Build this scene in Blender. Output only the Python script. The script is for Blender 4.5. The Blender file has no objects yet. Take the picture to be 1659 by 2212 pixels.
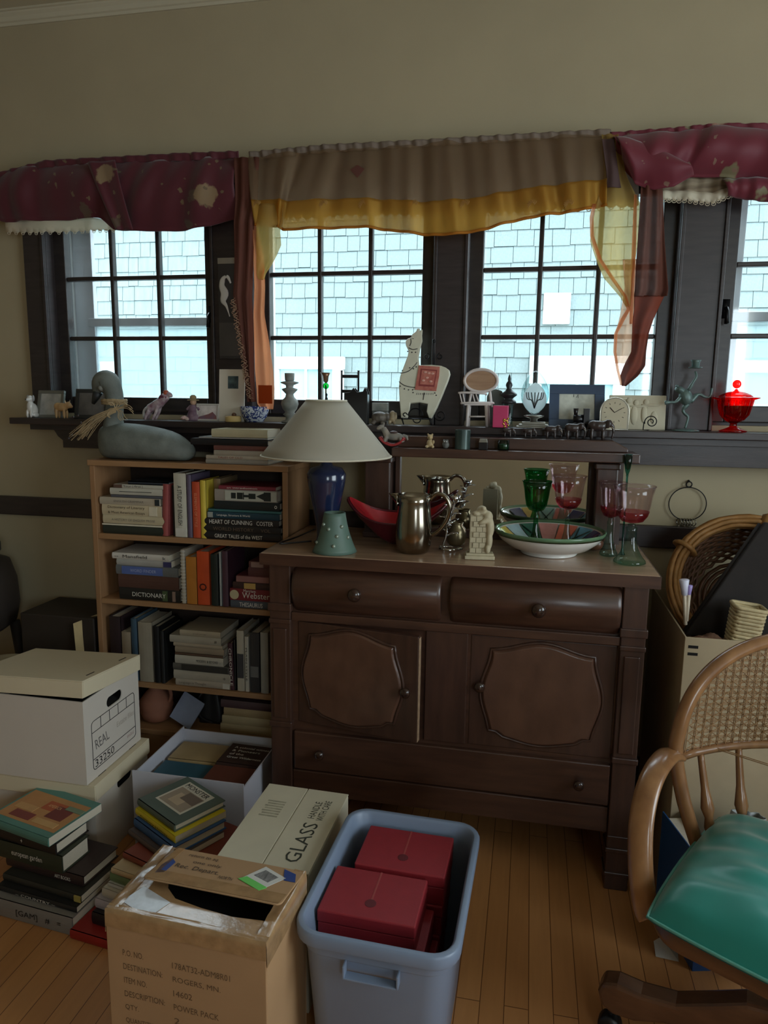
import bpy, math, random
from mathutils import Vector, Matrix, Euler
R_ = random.Random(7)
PI = math.pi
SC = bpy.context.scene
COL = SC.collection

# ---------------------------------------------------------------- camera
IW, IH, FPX = 1659.0, 2212.0, 1532.0
EYE = Vector((0, 0, 1.42))
_p, _y, _r = math.radians(-9.13), math.radians(11.5), math.radians(.76)
_F = Vector((-math.sin(_y)*math.cos(_p), math.cos(_y)*math.cos(_p), math.sin(_p)))
_rt = Vector((math.cos(_y), math.sin(_y), 0)); _up = _rt.cross(_F)
_R = _rt*math.cos(_r) + _up*math.sin(_r)
_U = -_rt*math.sin(_r) + _up*math.cos(_r)
cam = bpy.data.cameras.new('camera'); camo = bpy.data.objects.new('camera', cam); COL.objects.link(camo)
camo.matrix_world = Matrix(((_R.x, _U.x, -_F.x, EYE.x), (_R.y, _U.y, -_F.y, EYE.y), (_R.z, _U.z, -_F.z, EYE.z), (0, 0, 0, 1)))
cam.sensor_fit = 'HORIZONTAL'; cam.sensor_width = 36; cam.lens = FPX/IW*36; cam.clip_start = .02
SC.camera = camo

# ---------------------------------------------------------------- sky, daylight, exposure
SC.view_settings.view_transform = 'Standard'; SC.view_settings.look = 'None'
SC.view_settings.exposure = 2.08; SC.view_settings.gamma = 1; SC.view_settings.use_curve_mapping = False
SC.cycles.use_denoising = True
SC.cycles.max_bounces = 10; SC.cycles.transparent_max_bounces = 24; SC.cycles.sample_clamp_indirect = 6
world = bpy.data.worlds.new('overcast_sky'); SC.world = world; world.use_nodes = True
bg = world.node_tree.nodes['Background']; bg.inputs[0].default_value = (.80, .93, 1.0, 1); bg.inputs[1].default_value = 1.8
def daylight(loc, rot, sx, sy):      # sampling portals in the window openings: they only guide the sky's own light
    l = bpy.data.lights.new('window_portal', 'AREA'); l.shape = 'RECTANGLE'; l.size = sx; l.size_y = sy
    l.cycles.is_portal = True
    o = bpy.data.objects.new('window_portal', l); COL.objects.link(o); o.location = loc; o.rotation_euler = rot
REAR = (1.1, 2.1, 1.0, 2.35)         # x0 x1 z0 z1 of the large window behind the camera
SIDE = (-.5, 1.2, .85, 2.4)         # y0 y1 z0 z1 of the window in the right-hand wall
daylight(((REAR[0]+REAR[1])/2, -2.66, (REAR[2]+REAR[3])/2), (PI/2, 0, 0), REAR[1]-REAR[0], REAR[3]-REAR[2])
daylight((2.46, (SIDE[0]+SIDE[1])/2, (SIDE[2]+SIDE[3])/2), (PI/2, 0, PI/2), SIDE[1]-SIDE[0], SIDE[3]-SIDE[2])
WX = [(-1.792, -1.211), (-.957, -.394), (-.182, .392), (.627, 1.20)]    # glass of the four windows
for a, b in WX: daylight(((a+b)/2, 2.72, 1.75), (-PI/2, 0, 0), b-a+.08, .74)

def px_ray(px, py): return _F + _R*((px-IW/2)/FPX) - _U*((py-IH/2)/FPX)
def P(px, py, X=None, Y=None, Z=None):
    d = px_ray(px, py)
    t = (X-EYE.x)/d.x if X is not None else (Y-EYE.y)/d.y if Y is not None else (Z-EYE.z)/d.z
    return EYE + d*t
def bb(x0, x1, yt, Y, zb):           # pixel extent of a thing standing at depth Y on height zb -> centre x, width, height
    a = P(x0, yt, Y=Y); b = P(x1, yt, Y=Y)
    return (a.x+b.x)/2, b.x-a.x, (a.z+b.z)/2-zb

# ---------------------------------------------------------------- materials
def lin(c):
    c = c/255.0
    return c/12.92 if c <= .04045 else ((c+.055)/1.055)**2.4
def rgb(r, g, b): return (lin(r), lin(g), lin(b), 1)
_mc = {}
def nodes(m):
    m.use_nodes = True; nt = m.node_tree
    return nt, nt.nodes['Principled BSDF']
def mat(name, c, rough=.55, metal=0., var=.12, scale=14., bump=.0, bscale=120., stretch=(1, 1, 1), c2=None, coat=0., spec=.5, sheen=0., trans=0., emis=None):
    key = (name, c)
    if key in _mc: return _mc[key]
    m = bpy.data.materials.new(name); nt, b = nodes(m); N = nt.nodes.new; L = nt.links.new
    base = rgb(*c); b.inputs['Roughness'].default_value = rough; b.inputs['Metallic'].default_value = metal
    b.inputs['Specular IOR Level'].default_value = spec
    if coat: b.inputs['Coat Weight'].default_value = coat; b.inputs['Coat Roughness'].default_value = .15
    if sheen: b.inputs['Sheen Weight'].default_value = sheen
    if trans: b.inputs['Transmission Weight'].default_value = trans
    if var or c2:
        tc = N('ShaderNodeTexCoord'); mp = N('ShaderNodeMapping'); mp.inputs['Scale'].default_value = stretch
        nz = N('ShaderNodeTexNoise'); nz.inputs['Scale'].default_value = scale; nz.inputs['Detail'].default_value = 5
        L(tc.outputs['Object'], mp.inputs[0]); L(mp.outputs[0], nz.inputs['Vector'])
        cr = N('ShaderNodeValToRGB'); cr.color_ramp.elements[0].position = .3; cr.color_ramp.elements[1].position = .7
        hi = rgb(*c2) if c2 else tuple(min(1, v*(1+var)) for v in base[:3])+(1,)
        lo = base if c2 else tuple(v*(1-var) for v in base[:3])+(1,)
        cr.color_ramp.elements[0].color = lo; cr.color_ramp.elements[1].color = hi
        L(nz.outputs[0], cr.inputs[0]); L(cr.outputs[0], b.inputs['Base Color'])
        if bump:
            nb = N('ShaderNodeTexNoise'); nb.inputs['Scale'].default_value = bscale; nb.inputs['Detail'].default_value = 3
            L(mp.outputs[0], nb.inputs['Vector'])
            bp = N('ShaderNodeBump'); bp.inputs['Strength'].default_value = bump; bp.inputs['Distance'].default_value = .004
            L(nb.outputs[0], bp.inputs['Height']); L(bp.outputs[0], b.inputs['Normal'])
    else: b.inputs['Base Color'].default_value = base
    _mc[key] = m; return m
def wood(name, c, c2, rough=.4, grain=(1, 12, 12), scale=6., bump=.08, coat=0.):
    return mat(name, c, rough=rough, c2=c2, stretch=grain, scale=scale, bump=bump, bscale=40, coat=coat)
def glass(name, c, rough=.02, ior=1.45):
    key = (name, c)
    if key in _mc: return _mc[key]
    m = bpy.data.materials.new(name); nt, b = nodes(m)
    b.inputs['Base Color'].default_value = rgb(*c); b.inputs['Roughness'].default_value = rough
    b.inputs['Transmission Weight'].default_value = 1; b.inputs['IOR'].default_value = ior
    _mc[key] = m; return m
def clear_glass(name, c, dense=2.2, gloss=.06):       # thin walled glassware: tint deepens and mirrors towards the edges
    key = (name, c)
    if key in _mc: return _mc[key]
    m = bpy.data.materials.new(name); m.use_nodes = True; nt = m.node_tree; nt.nodes.clear(); N = nt.nodes.new; L = nt.links.new
    out = N('ShaderNodeOutputMaterial'); tr = N('ShaderNodeBsdfTransparent'); gl = N('ShaderNodeBsdfGlossy'); gl.inputs['Roughness'].default_value = gloss
    t = rgb(*c)[:3]; lw = N('ShaderNodeLayerWeight'); lw.inputs['Blend'].default_value = .35
    cr = N('ShaderNodeValToRGB'); cr.color_ramp.elements[0].color = t+(1,); cr.color_ramp.elements[1].color = tuple(v**dense for v in t)+(1,); cr.color_ramp.elements[0].position = .15
    L(lw.outputs['Facing'], cr.inputs[0]); L(cr.outputs[0], tr.inputs[0])
    pw = N('ShaderNodeMath'); pw.operation = 'POWER'; pw.inputs[1].default_value = 3.5; L(lw.outputs['Facing'], pw.inputs[0])
    ma = N('ShaderNodeMath'); ma.operation = 'MULTIPLY_ADD'; ma.inputs[1].default_value = .55; ma.inputs[2].default_value = .05; L(pw.outputs[0], ma.inputs[0])
    mx = N('ShaderNodeMixShader'); L(ma.outputs[0], mx.inputs[0]); L(tr.outputs[0], mx.inputs[1]); L(gl.outputs[0], mx.inputs[2])
    L(mx.outputs[0], out.inputs[0]); _mc[key] = m; return m
def thin_glass(name, tint=(.97, .99, 1, 1), haze=0., hazecol=(.8, .9, .92, 1), refl=.06):
    m = bpy.data.materials.new(name); m.use_nodes = True; nt = m.node_tree; nt.nodes.clear(); N = nt.nodes.new; L = nt.links.new
    out = N('ShaderNodeOutputMaterial'); tr = N('ShaderNodeBsdfTransparent'); tr.inputs[0].default_value = tint
    gl = N('ShaderNodeBsdfGlossy'); gl.inputs['Roughness'].default_value = .03
    mx = N('ShaderNodeMixShader'); mx.inputs[0].default_value = refl
    L(tr.outputs[0], mx.inputs[1]); L(gl.outputs[0], mx.inputs[2]); last = mx
    if haze:
        tl = N('ShaderNodeBsdfTranslucent'); tl.inputs[0].default_value = hazecol
        m2 = N('ShaderNodeMixShader'); m2.inputs[0].default_value = haze
        L(mx.outputs[0], m2.inputs[1]); L(tl.outputs[0], m2.inputs[2]); last = m2
    L(last.outputs[0], out.inputs[0]); return m
def sheer(name, c, alpha=.5, transl=.6, tint=.4):
    m = bpy.data.materials.new(name); m.use_nodes = True; nt = m.node_tree; nt.nodes.clear(); N = nt.nodes.new; L = nt.links.new
    out = N('ShaderNodeOutputMaterial'); tr = N('ShaderNodeBsdfTransparent')
    t = rgb(*c); tr.inputs[0].default_value = tuple(1-tint+tint*v for v in t[:3])+(1,)
    df = N('ShaderNodeBsdfDiffuse'); df.inputs[0].default_value = t
    tl = N('ShaderNodeBsdfTranslucent'); tl.inputs[0].default_value = t
    a = N('ShaderNodeMixShader'); a.inputs[0].default_value = transl
    L(df.outputs[0], a.inputs[1]); L(tl.outputs[0], a.inputs[2])
    g = N('ShaderNodeBsdfGlossy'); g.inputs['Roughness'].default_value = .45; g.inputs[0].default_value = t
    a2 = N('ShaderNodeMixShader'); a2.inputs[0].default_value = .08
    L(a.outputs[0], a2.inputs[1]); L(g.outputs[0], a2.inputs[2])
    b = N('ShaderNodeMixShader'); b.inputs[0].default_value = alpha
    L(tr.outputs[0], b.inputs[1]); L(a2.outputs[0], b.inputs[2]); L(b.outputs[0], out.inputs[0])
    return m

# ---------------------------------------------------------------- mesh building
class MB:
    def __init__(s): s.v = []; s.f = []
    def add(s, vs, fs, T=None):
        n = len(s.v)
        s.v += [tuple(T @ Vector(p)) if T is not None else tuple(p) for p in vs]
        s.f += [tuple(i+n for i in f) for f in fs]; return s
    def box(s, x0, x1, y0, y1, z0, z1, T=None):
        return s.add([(x0,y0,z0),(x1,y0,z0),(x1,y1,z0),(x0,y1,z0),(x0,y0,z1),(x1,y0,z1),(x1,y1,z1),(x0,y1,z1)],
                     [(0,3,2,1),(4,5,6,7),(0,1,5,4),(1,2,6,5),(2,3,7,6),(3,0,4,7)], T)
    def lathe(s, prof, seg=24, c=(0,0,0), sx=1, sy=1, T=None, close=False):
        vs = []; fs = []; n = len(prof)
        for r, z in prof:
            for k in range(seg):
                a = 2*PI*k/seg; vs.append((c[0]+max(r,1e-4)*sx*math.cos(a), c[1]+max(r,1e-4)*sy*math.sin(a), c[2]+z))
        m = n if close else n-1
        for i in range(m):
            j = (i+1) % n
            for k in range(seg):
                k2 = (k+1) % seg; fs.append((i*seg+k, i*seg+k2, j*seg+k2, j*seg+k))
        if not close:
            fs.append(tuple(range(seg-1, -1, -1))); fs.append(tuple((n-1)*seg+k for k in range(seg)))
        return s.add(vs, fs, T)
    def tube(s, path, r, seg=8, closed=False, flat=1., T=None, upv=None):
        pts = [Vector(p) for p in path]; n = len(pts); vs = []; fs = []
        rs = r if isinstance(r, (list, tuple)) else [r]*n; prev = None
        for i, p in enumerate(pts):
            a = pts[i-1] if (i or closed) else p; b = pts[(i+1) % n] if (i < n-1 or closed) else p
            t = (b-a); t = t.normalized() if t.length > 1e-9 else Vector((0,0,1))
            if upv is not None: u = Vector(upv)
            elif prev is not None: u = prev
            else: u = Vector((0,0,1)) if abs(t.z) < .9 else Vector((0,1,0))
            u = (u - t*u.dot(t)); u = u.normalized() if u.length > 1e-6 else t.orthogonal().normalized(); w = t.cross(u); prev = u
            for k in range(seg):
                an = 2*PI*k/seg; vs.append(p + u*(rs[i]*math.cos(an)) + w*(rs[i]*flat*math.sin(an)))
        m = n if closed else n-1
        for i in range(m):
            j = (i+1) % n
            for k in range(seg):
                k2 = (k+1) % seg; fs.append((i*seg+k, i*seg+k2, j*seg+k2, j*seg+k))
        if not closed: fs.append(tuple(range(seg-1,-1,-1))); fs.append(tuple((n-1)*seg+k for k in range(seg)))
        return s.add(vs, fs, T)
    def ell(s, c, r, seg=14, ring=9, rot=None):
        T = Matrix.Translation(c) @ (Euler(rot).to_matrix().to_4x4() if rot else Matrix())
        pr = [(math.sin(PI*i/ring), -math.cos(PI*i/ring)) for i in range(ring+1)]
        return s.lathe(pr, seg, T=T @ Matrix.Diagonal((r[0], r[1], r[2], 1)))
    def prism(s, poly, y0, y1, T=None, inset=0.):      # polygon in x,z extruded along y (front y0, optionally inset front)
        n = len(poly); cx = sum(p[0] for p in poly)/n; cz = sum(p[1] for p in poly)/n
        f = 1-inset
        vs = [(cx+(p[0]-cx)*f, y0, cz+(p[1]-cz)*f) for p in poly] + [(p[0], y1, p[1]) for p in poly]
        fs = [tuple(range(n)), tuple(range(2*n-1, n-1, -1))] + [(i, i+n, (i+1) % n+n, (i+1) % n) for i in range(n)]
        return s.add(vs, fs, T)
    def rings(s, rows, closed=True, caps=True, T=None):  # list of equal-length loops
        m = len(rows[0]); vs = [p for r in rows for p in r]; fs = []
        for i in range(len(rows)-1):
            for k in range(m if closed else m-1):
                k2 = (k+1) % m; fs.append((i*m+k, i*m+k2, (i+1)*m+k2, (i+1)*m+k))
        if caps and closed: fs.append(tuple(range(m-1,-1,-1))); fs.append(tuple((len(rows)-1)*m+k for k in range(m)))
        return s.add(vs, fs, T)
    def grid(s, fn, nu, nv, T=None):
        vs = [fn(i/nu, j/nv) for j in range(nv+1) for i in range(nu+1)]; w = nu+1
        return s.add(vs, [(j*w+i, j*w+i+1, (j+1)*w+i+1, (j+1)*w+i) for j in range(nv) for i in range(nu)], T)
def obj(name, mb, m, parent=None, loc=None, rot=None, smooth=False, bevel=0., solid=0., remesh=0., sub=0, recalc=True):
    me = bpy.data.meshes.new(name); me.from_pydata(mb.v, [], mb.f); me.update()
    o = bpy.data.objects.new(name, me); COL.objects.link(o); me.materials.append(m)
    if parent: o.parent = parent
    if loc is not None: o.location = loc
    if rot is not None: o.rotation_euler = rot
    if recalc:
        import bmesh
        bm = bmesh.new(); bm.from_mesh(me); bmesh.ops.recalc_face_normals(bm, faces=bm.faces); bm.to_mesh(me); bm.free()
    if smooth: me.shade_smooth() if hasattr(me, 'shade_smooth') else [setattr(p, 'use_smooth', True) for p in me.polygons]
    if remesh:
        r = o.modifiers.new('fuse', 'REMESH'); r.mode = 'VOXEL'; r.voxel_size = remesh; r.use_smooth_shade = True
        k = o.modifiers.new('soften', 'SMOOTH'); k.factor = .5; k.iterations = 3
    if bevel:
        b = o.modifiers.new('edge', 'BEVEL'); b.width = bevel; b.segments = 2; b.limit_method = 'ANGLE'; b.angle_limit = .6
    if sub: k = o.modifiers.new('sub', 'SUBSURF'); k.levels = sub; k.render_levels = sub
    if solid: k = o.modifiers.new('thick', 'SOLIDIFY'); k.thickness = solid; k.offset = 0
    return o
def tag(o, label=None, cat=None, group=None, kind=None):
    if label: o['label'] = label
    if cat: o['category'] = cat
    if group: o['group'] = group
    if kind: o['kind'] = kind
    return o
def thing(name, label, cat, loc=(0,0,0), rotz=0., group=None, rot=None):
    o = bpy.data.objects.new(name, None); COL.objects.link(o); o.empty_display_size = .05
    o.location = loc; o.rotation_euler = rot if rot else (0, 0, rotz)
    return tag(o, label, cat, group)
def struct(name, mb=None, m=None, parent=None, label=None, **k):
    if mb is None:
        o = bpy.data.objects.new(name, None); COL.objects.link(o)
        if parent: o.parent = parent
    else: o = obj(name, mb, m, parent, **k)
    if not parent: o['kind'] = 'structure'
    if label: o['label'] = label
    return o
def share(name, src, m, parent, loc, rot=None, scale=None):      # another object on the same mesh
    o = bpy.data.objects.new(name, src.data); COL.objects.link(o); o.parent = parent; o.location = loc
    if rot: o.rotation_euler = rot
    if scale: o.scale = scale
    return o
_tx = {}
def text_mesh(s):
    if s not in _tx:
        cu = bpy.data.curves.new('lettering', 'FONT'); cu.body = s; cu.resolution_u = 2
        t = bpy.data.objects.new('lettering', cu); me = bpy.data.meshes.new_from_object(t)
        v = [tuple(q.co) for q in me.vertices]; f = [tuple(q.vertices) for q in me.polygons]
        bpy.data.objects.remove(t); bpy.data.curves.remove(cu); bpy.data.meshes.remove(me)
        _tx[s] = (v, f)
    return _tx[s]
def lettering(parent, s, w, h, c, xd, yd, m, name='lettering', lift=.0006):
    v, f = text_mesh(s); xs = [p[0] for p in v]; ys = [p[1] for p in v]
    x0, x1, y0, y1 = min(xs), max(xs), min(ys), max(ys)
    xd = Vector(xd).normalized(); yd = Vector(yd).normalized(); n = xd.cross(yd); c = Vector(c)
    mb = MB(); mb.add([c + xd*((p[0]-x0)/(x1-x0)-.5)*w + yd*((p[1]-y0)/(y1-y0)-.5)*h + n*lift for p in v], f)
    return obj(name, mb, m, parent, recalc=False)
def rrect(x0, x1, z0, z1, r, n=5):
    pts = []
    for cx, cz, a0 in ((x1-r, z0+r, -PI/2), (x1-r, z1-r, 0), (x0+r, z1-r, PI/2), (x0+r, z0+r, PI)):
        for i in range(n+1): a = a0+PI/2*i/n; pts.append((cx+r*math.cos(a), cz+r*math.sin(a)))
    return pts
def smoothpath(pts, n=6):
    P_ = [Vector(p) for p in pts]; out = []
    for i in range(len(P_)-1):
        p0 = P_[max(i-1,0)]; p1 = P_[i]; p2 = P_[i+1]; p3 = P_[min(i+2, len(P_)-1)]
        for k in range(n):
            t = k/n; out.append(.5*((2*p1)+(p2-p0)*t+(2*p0-5*p1+4*p2-p3)*t*t+(3*p1-p0-3*p2+p3)*t**3))
    out.append(P_[-1]); return out
def lerp(a, b, t): return a+(b-a)*t
def interp(pts, t):                  # polyline at t in 0..1
    k = t*(len(pts)-1); i = min(int(k), len(pts)-2); f = k-i
    return tuple(lerp(pts[i][q], pts[i+1][q], f) for q in range(len(pts[0])))

# ================================================================ THE ROOM
YW, ZC, XL, XR, YR = 2.52, 2.795, -3.1, 2.4, -2.6
paint = mat('khaki_wall_paint', (168,155,126), rough=.85, var=.05, scale=3, bump=.05, bscale=300)
ceil_m = mat('ceiling_paint', (190,182,158), rough=.9, var=.03, scale=3)
darkwood = wood('dark_stained_trim', (44,38,38), (58,50,50), rough=.38, grain=(2,2,14), scale=5, bump=.05)
darkwoodh = wood('dark_stained_ledge', (44,36,36), (60,49,47), rough=.33, grain=(1.5,14,14), scale=5, bump=.05)
def floor_mat():
    m = bpy.data.materials.new('oak_strip_floor'); nt, b = nodes(m); N = nt.nodes.new; L = nt.links.new
    tc = N('ShaderNodeTexCoord'); mp = N('ShaderNodeMapping'); mp.inputs['Rotation'].default_value = (0, 0, PI/2)
    L(tc.outputs['Object'], mp.inputs[0])
    br = N('ShaderNodeTexBrick'); br.inputs['Scale'].default_value = 1; br.inputs['Brick Width'].default_value = 1.1; br.inputs['Row Height'].default_value = .057
    br.inputs['Mortar Size'].default_value = .0012; br.inputs['Mortar Smooth'].default_value = .3; br.offset = .37
    br.inputs['Color1'].default_value = rgb(190,134,82); br.inputs['Color2'].default_value = rgb(202,146,92); br.inputs['Mortar'].default_value = rgb(110,68,36)
    L(mp.outputs[0], br.inputs['Vector'])
    nz = N('ShaderNodeTexNoise'); nz.inputs['Scale'].default_value = 5; nz.inputs['Detail'].default_value = 8
    m2 = N('ShaderNodeMapping'); m2.inputs['Scale'].default_value = (14, 1.2, 1); L(tc.outputs['Object'], m2.inputs[0]); L(m2.outputs[0], nz.inputs['Vector'])
    mx = N('ShaderNodeMixRGB'); mx.blend_type = 'MULTIPLY'; mx.inputs[0].default_value = .45
    cr = N('ShaderNodeValToRGB'); cr.color_ramp.elements[0].color = (.55,.45,.4,1); cr.color_ramp.elements[1].color = (1.15,1.1,1.05,1)
    L(nz.outputs[0], cr.inputs[0]); L(br.outputs[0], mx.inputs[1]); L(cr.outputs[0], mx.inputs[2]); L(mx.outputs[0], b.inputs['Base Color'])
    b.inputs['Roughness'].default_value = .33
    return m
struct('floor', MB().box(XL-.2, XR+.2, YR-.2, 2.7, -.1, 0), floor_mat(), label='warm orange-brown oak strip floor')
struct('ceiling', MB().box(XL-.2, XR+.2, YR-.2, 2.75, ZC, ZC+.15), ceil_m, label='cream painted ceiling')
# window wall: boxes around the four openings
ZO0, ZO1 = 1.345, 2.14
mb = MB(); mb.box(XL-.2, XR+.2, YW, YW+.18, 0, ZO0); mb.box(XL-.2, XR+.2, YW, YW+.18, ZO1, ZC)
xs = [XL-.2] + [v for a, b in WX for v in (a-.055, b+.055)] + [XR+.2]
for i in range(0, len(xs), 2): mb.box(xs[i], xs[i+1], YW, YW+.18, ZO0, ZO1)
struct('wall_back', mb, paint, label='khaki painted wall with a row of windows')
struct('wall_left', MB().box(XL-.2, XL, YR, YW, 0, ZC), paint, label='khaki wall on the left')
a, b, c, d = SIDE
mb = MB(); mb.box(XR, XR+.2, YR, a, 0, ZC).box(XR, XR+.2, b, YW, 0, ZC).box(XR, XR+.2, a, b, 0, c).box(XR, XR+.2, a, b, d, ZC)
struct('wall_right', mb, paint, label='khaki wall on the right')
a, b, c, d = REAR
mb = MB(); mb.box(XL-.2, a, YR-.2, YR, 0, ZC).box(b, XR+.2, YR-.2, YR, 0, ZC).box(a, b, YR-.2, YR, 0, c).box(a, b, YR-.2, YR, d, ZC)
struct('wall_rear', mb, paint, label='khaki wall behind the viewer')
# crown moulding, chair rail, baseboard
mb = MB(); prof = [(0,-.045),(-.006,-.045),(-.008,-.036),(-.014,-.033),(-.018,-.02),(-.026,-.012),(-.028,-.008),(-.034,-.006),(-.034,0),(0,0)]
mb.rings([[(x, YW+p[0], ZC+p[1]) for p in prof] for x in (XL, XR)])
struct('trim_1', mb, ceil_m, label='cream crown moulding at the ceiling')
for n, (x0, x1) in enumerate(((XL, XR),)):
    struct('trim_2', MB().box(x0, x1, YW-.018, YW, .928, 1.005), darkwoodh, label='dark wooden chair rail along the wall', bevel=.004)
struct('baseboard_back', MB().box(XL, XR, YW-.02, YW, 0, .16), darkwoodh, label='dark wooden baseboard', bevel=.004)
# ledge below the windows
YL, ZL = 2.385, 1.328
ledge = struct('trim_3', MB().box(-1.951, 2.1, YL, YW+.06, ZL-.024, ZL), darkwoodh, label='long dark window ledge', bevel=.003)
mb = MB(); mb.box(-1.885, 2.1, YL+.03, YW, ZL-.045, ZL-.024)
cove = [(-1.885+.02, ZL-.045), (-1.80, ZL-.047), (-1.785, ZL-.07), (-1.765, ZL-.085), (-1.765, ZL-.113), (2.1, ZL-.113), (2.1, ZL-.045)]
mb.prism(cove, YL+.055, YW)
obj('apron', mb, darkwoodh, ledge, bevel=.003)
# dark casings between the windows
pil = [(-1.93, WX[0][0]-.048), (WX[0][1]+.048, WX[1][0]-.048), (WX[1][1]+.048, WX[2][0]-.048), (WX[2][1]+.048, WX[3][0]-.048), (WX[3][1]+.048, 1.34)]
for i, (a, b) in enumerate(pil):
    mb = MB(); mb.box(a, b, YW-.022, YW, ZL, 2.16)
    for e in ((b-.012, b),) if i == 0 else ((a, a+.012), (b-.012, b)): mb.box(e[0], e[1], YW-.03, YW-.022, ZL, 2.16)
    struct('trim_%d' % (i+4), mb, darkwood, label='dark stained window casing', bevel=.0025)
struct('trim_9', MB().box(-1.95, 1.36, YW-.03, YW, 2.16, 2.24), darkwoodh, label='dark head casing above the windows', bevel=.003)
# windows
pane_m = thin_glass('window_glass'); screen_m = thin_glass('storm_glass', haze=.40, hazecol=(.48,.60,.60,1))
jamb_m = mat('white_outer_jamb', (205,208,206), rough=.6, var=.08, scale=20)
alu_m = mat('storm_aluminium', (196,200,204), rough=.45, metal=.2, var=.06)
sashw = wood('dark_sash', (38,33,33), (54,47,44), rough=.35, grain=(3,3,10), scale=5, bump=.03)
iron = mat('black_wrought_iron', (18,18,20), rough=.4, metal=.6, var=.2)
ZG0, ZG1, PH = 1.41, 2.085, .0
PW_ = None
for i, (a, b) in enumerate(WX):
    w = struct('window_%d' % (i+1), label='dark divided casement window, number %s from the left' % ('one','two','three','four')[i])
    y0, y1 = 2.552, 2.592
    mb = MB()
    mb.box(a-.05, a, y0, y1, ZG0-.055, ZG1+.05); mb.box(b, b+.05, y0, y1, ZG0-.055, ZG1+.05)
    mb.box(a, b, y0, y1, ZG0-.055, ZG0); mb.box(a, b, y0, y1, ZG1, ZG1+.05)
    obj('sash', mb, sashw, w, bevel=.004)
    fr = MB(); fr.box(a-.0565, a-.046, YW-.012, 2.60, ZL, ZO1+.004).box(b+.046, b+.0565, YW-.012, 2.60, ZL, ZO1+.004).box(a-.046, b+.046, YW-.012, 2.60, ZO1-.012, ZO1+.004).box(a-.05, b+.05, YW+.055, 2.60, ZL-.01, ZG0-.05)
    obj('frame', fr, darkwood, w, bevel=.002)
    mj = MB(); mj.box(a-.055, a-.04, y1+.005, YW+.20, ZO0, ZO1).box(b+.04, b+.055, y1+.005, YW+.20, ZO0, ZO1).box(a-.04, b+.04, y1+.005, YW+.22, ZO0, ZO0+.03).box(a-.04, b+.04, y1+.005, YW+.2, ZO1-.02, ZO1)
    obj('jamb', mj, jamb_m, w, bevel=.002)
    for k in (1, 2):
        x = a+(b-a)*k/3
        obj('muntin', MB().box(-.008, .008, -.014, .014, ZG0, ZG1), sashw, w, loc=(x, 2.572, 0), bevel=.004)
        z = ZG0+(ZG1-ZG0)*k/3
        obj('muntin', MB().box(a, b, -.013, .013, -.008, .008), sashw, w, loc=(0, 2.572, z), bevel=.004)
    pm = None; cw, ch = (b-a)/3, (ZG1-ZG0)/3
    for r in range(3):
        for c in range(3):
            cxy = (a+cw*(c+.5), 2.574, ZG0+ch*(r+.5))
            if pm is None: pm = obj('pane', MB().box(-cw/2+.006, cw/2-.006, -.0015, .0015, -ch/2+.006, ch/2-.006), pane_m, w, loc=cxy)
            else: share('pane', pm, pane_m, w, cxy)
    if i in (0, 3):        # outer storm window with a mid rail
        f = MB(); ys = (2.66, 2.685)
        f.box(a-.04, a+.045, *ys, ZO0+.03, ZO1-.02).box(b-.015, b+.04, *ys, ZO0+.03, ZO1-.02).box(a+.045, b-.015, *ys, ZO0+.03, ZO0+.06)
        f.box(a+.02, b, 2.652, 2.69, 1.69, 1.722)
        st = obj('storm_frame', f, alu_m, w, bevel=.003)
        obj('storm_pane', MB().box(a+.045, b-.015, 2.668, 2.671, ZO0+.06, 1.69), screen_m, st)
    # casement latch
    if i in (0, 3):
        mb = MB(); mb.box(-.012, .012, -.006, 0, -.03, .03); mb.tube([(0,-.006,0), (0,-.022,0), (.0,-.03,-.01), (0,-.035,-.05)], [.006,.006,.006,.008], 8)
        obj('latch', mb, iron, w, loc=((a-.025) if i == 3 else (b+.025), 2.552, 1.72), smooth=True)

# ================================================================ OUTSIDE: the neighbouring house
struct('ground', MB().box(-9, 9, 2.8, 12, -.45, -.35), mat('grey_gravel', (150,150,146), rough=.95, var=.2, scale=30), label='gravel strip between the houses')
YE = 6.5
hs = thing('neighbour_house', 'pale blue-green shingled house seen through the windows', 'house', (0, YE, 0))
shm = mat('pale_shingle', (116,131,131), rough=.85, var=.07, scale=9, c2=(130,145,145), stretch=(3,3,.7))
backm = mat('shingle_backing', (66,88,92), rough=.9, var=.1)
whm = mat('white_house_trim', (220,222,220), rough=.6, var=.02)
obj('wall', MB().box(-7, 5, .015, .3, -.4, 3.5), backm, hs)
obj('roof', MB().add([(-7.2,-.35,3.42),(5.2,-.35,3.42),(5.2,3.2,5.6),(-7.2,3.2,5.6),(-7.2,-.35,3.5),(5.2,-.35,3.5),(5.2,3.2,5.7),(-7.2,3.2,5.7)], [(0,3,2,1),(4,5,6,7),(0,1,5,4),(1,2,6,5),(2,3,7,6),(3,0,4,7)]), mat('grey_roof', (110,108,106), rough=.9), hs)
hw = [(-2.44, -1.72, .6, 1.79, .115, 2), (-.02, .78, .7, 1.80, .24, 2), (1.62, 2.36, .6, 1.765, .10, 2), (-4.75, -4.05, .6, 1.74, .12, 2)]
winbox = [(x0, x1, z0, z1) for x0, x1, z0, z1, t, n in hw] + [(.063, .29, 2.07, 2.33)]
gl_m = mat('neighbour_window_glass', (150,190,196), rough=.15, var=.1, scale=4)
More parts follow.
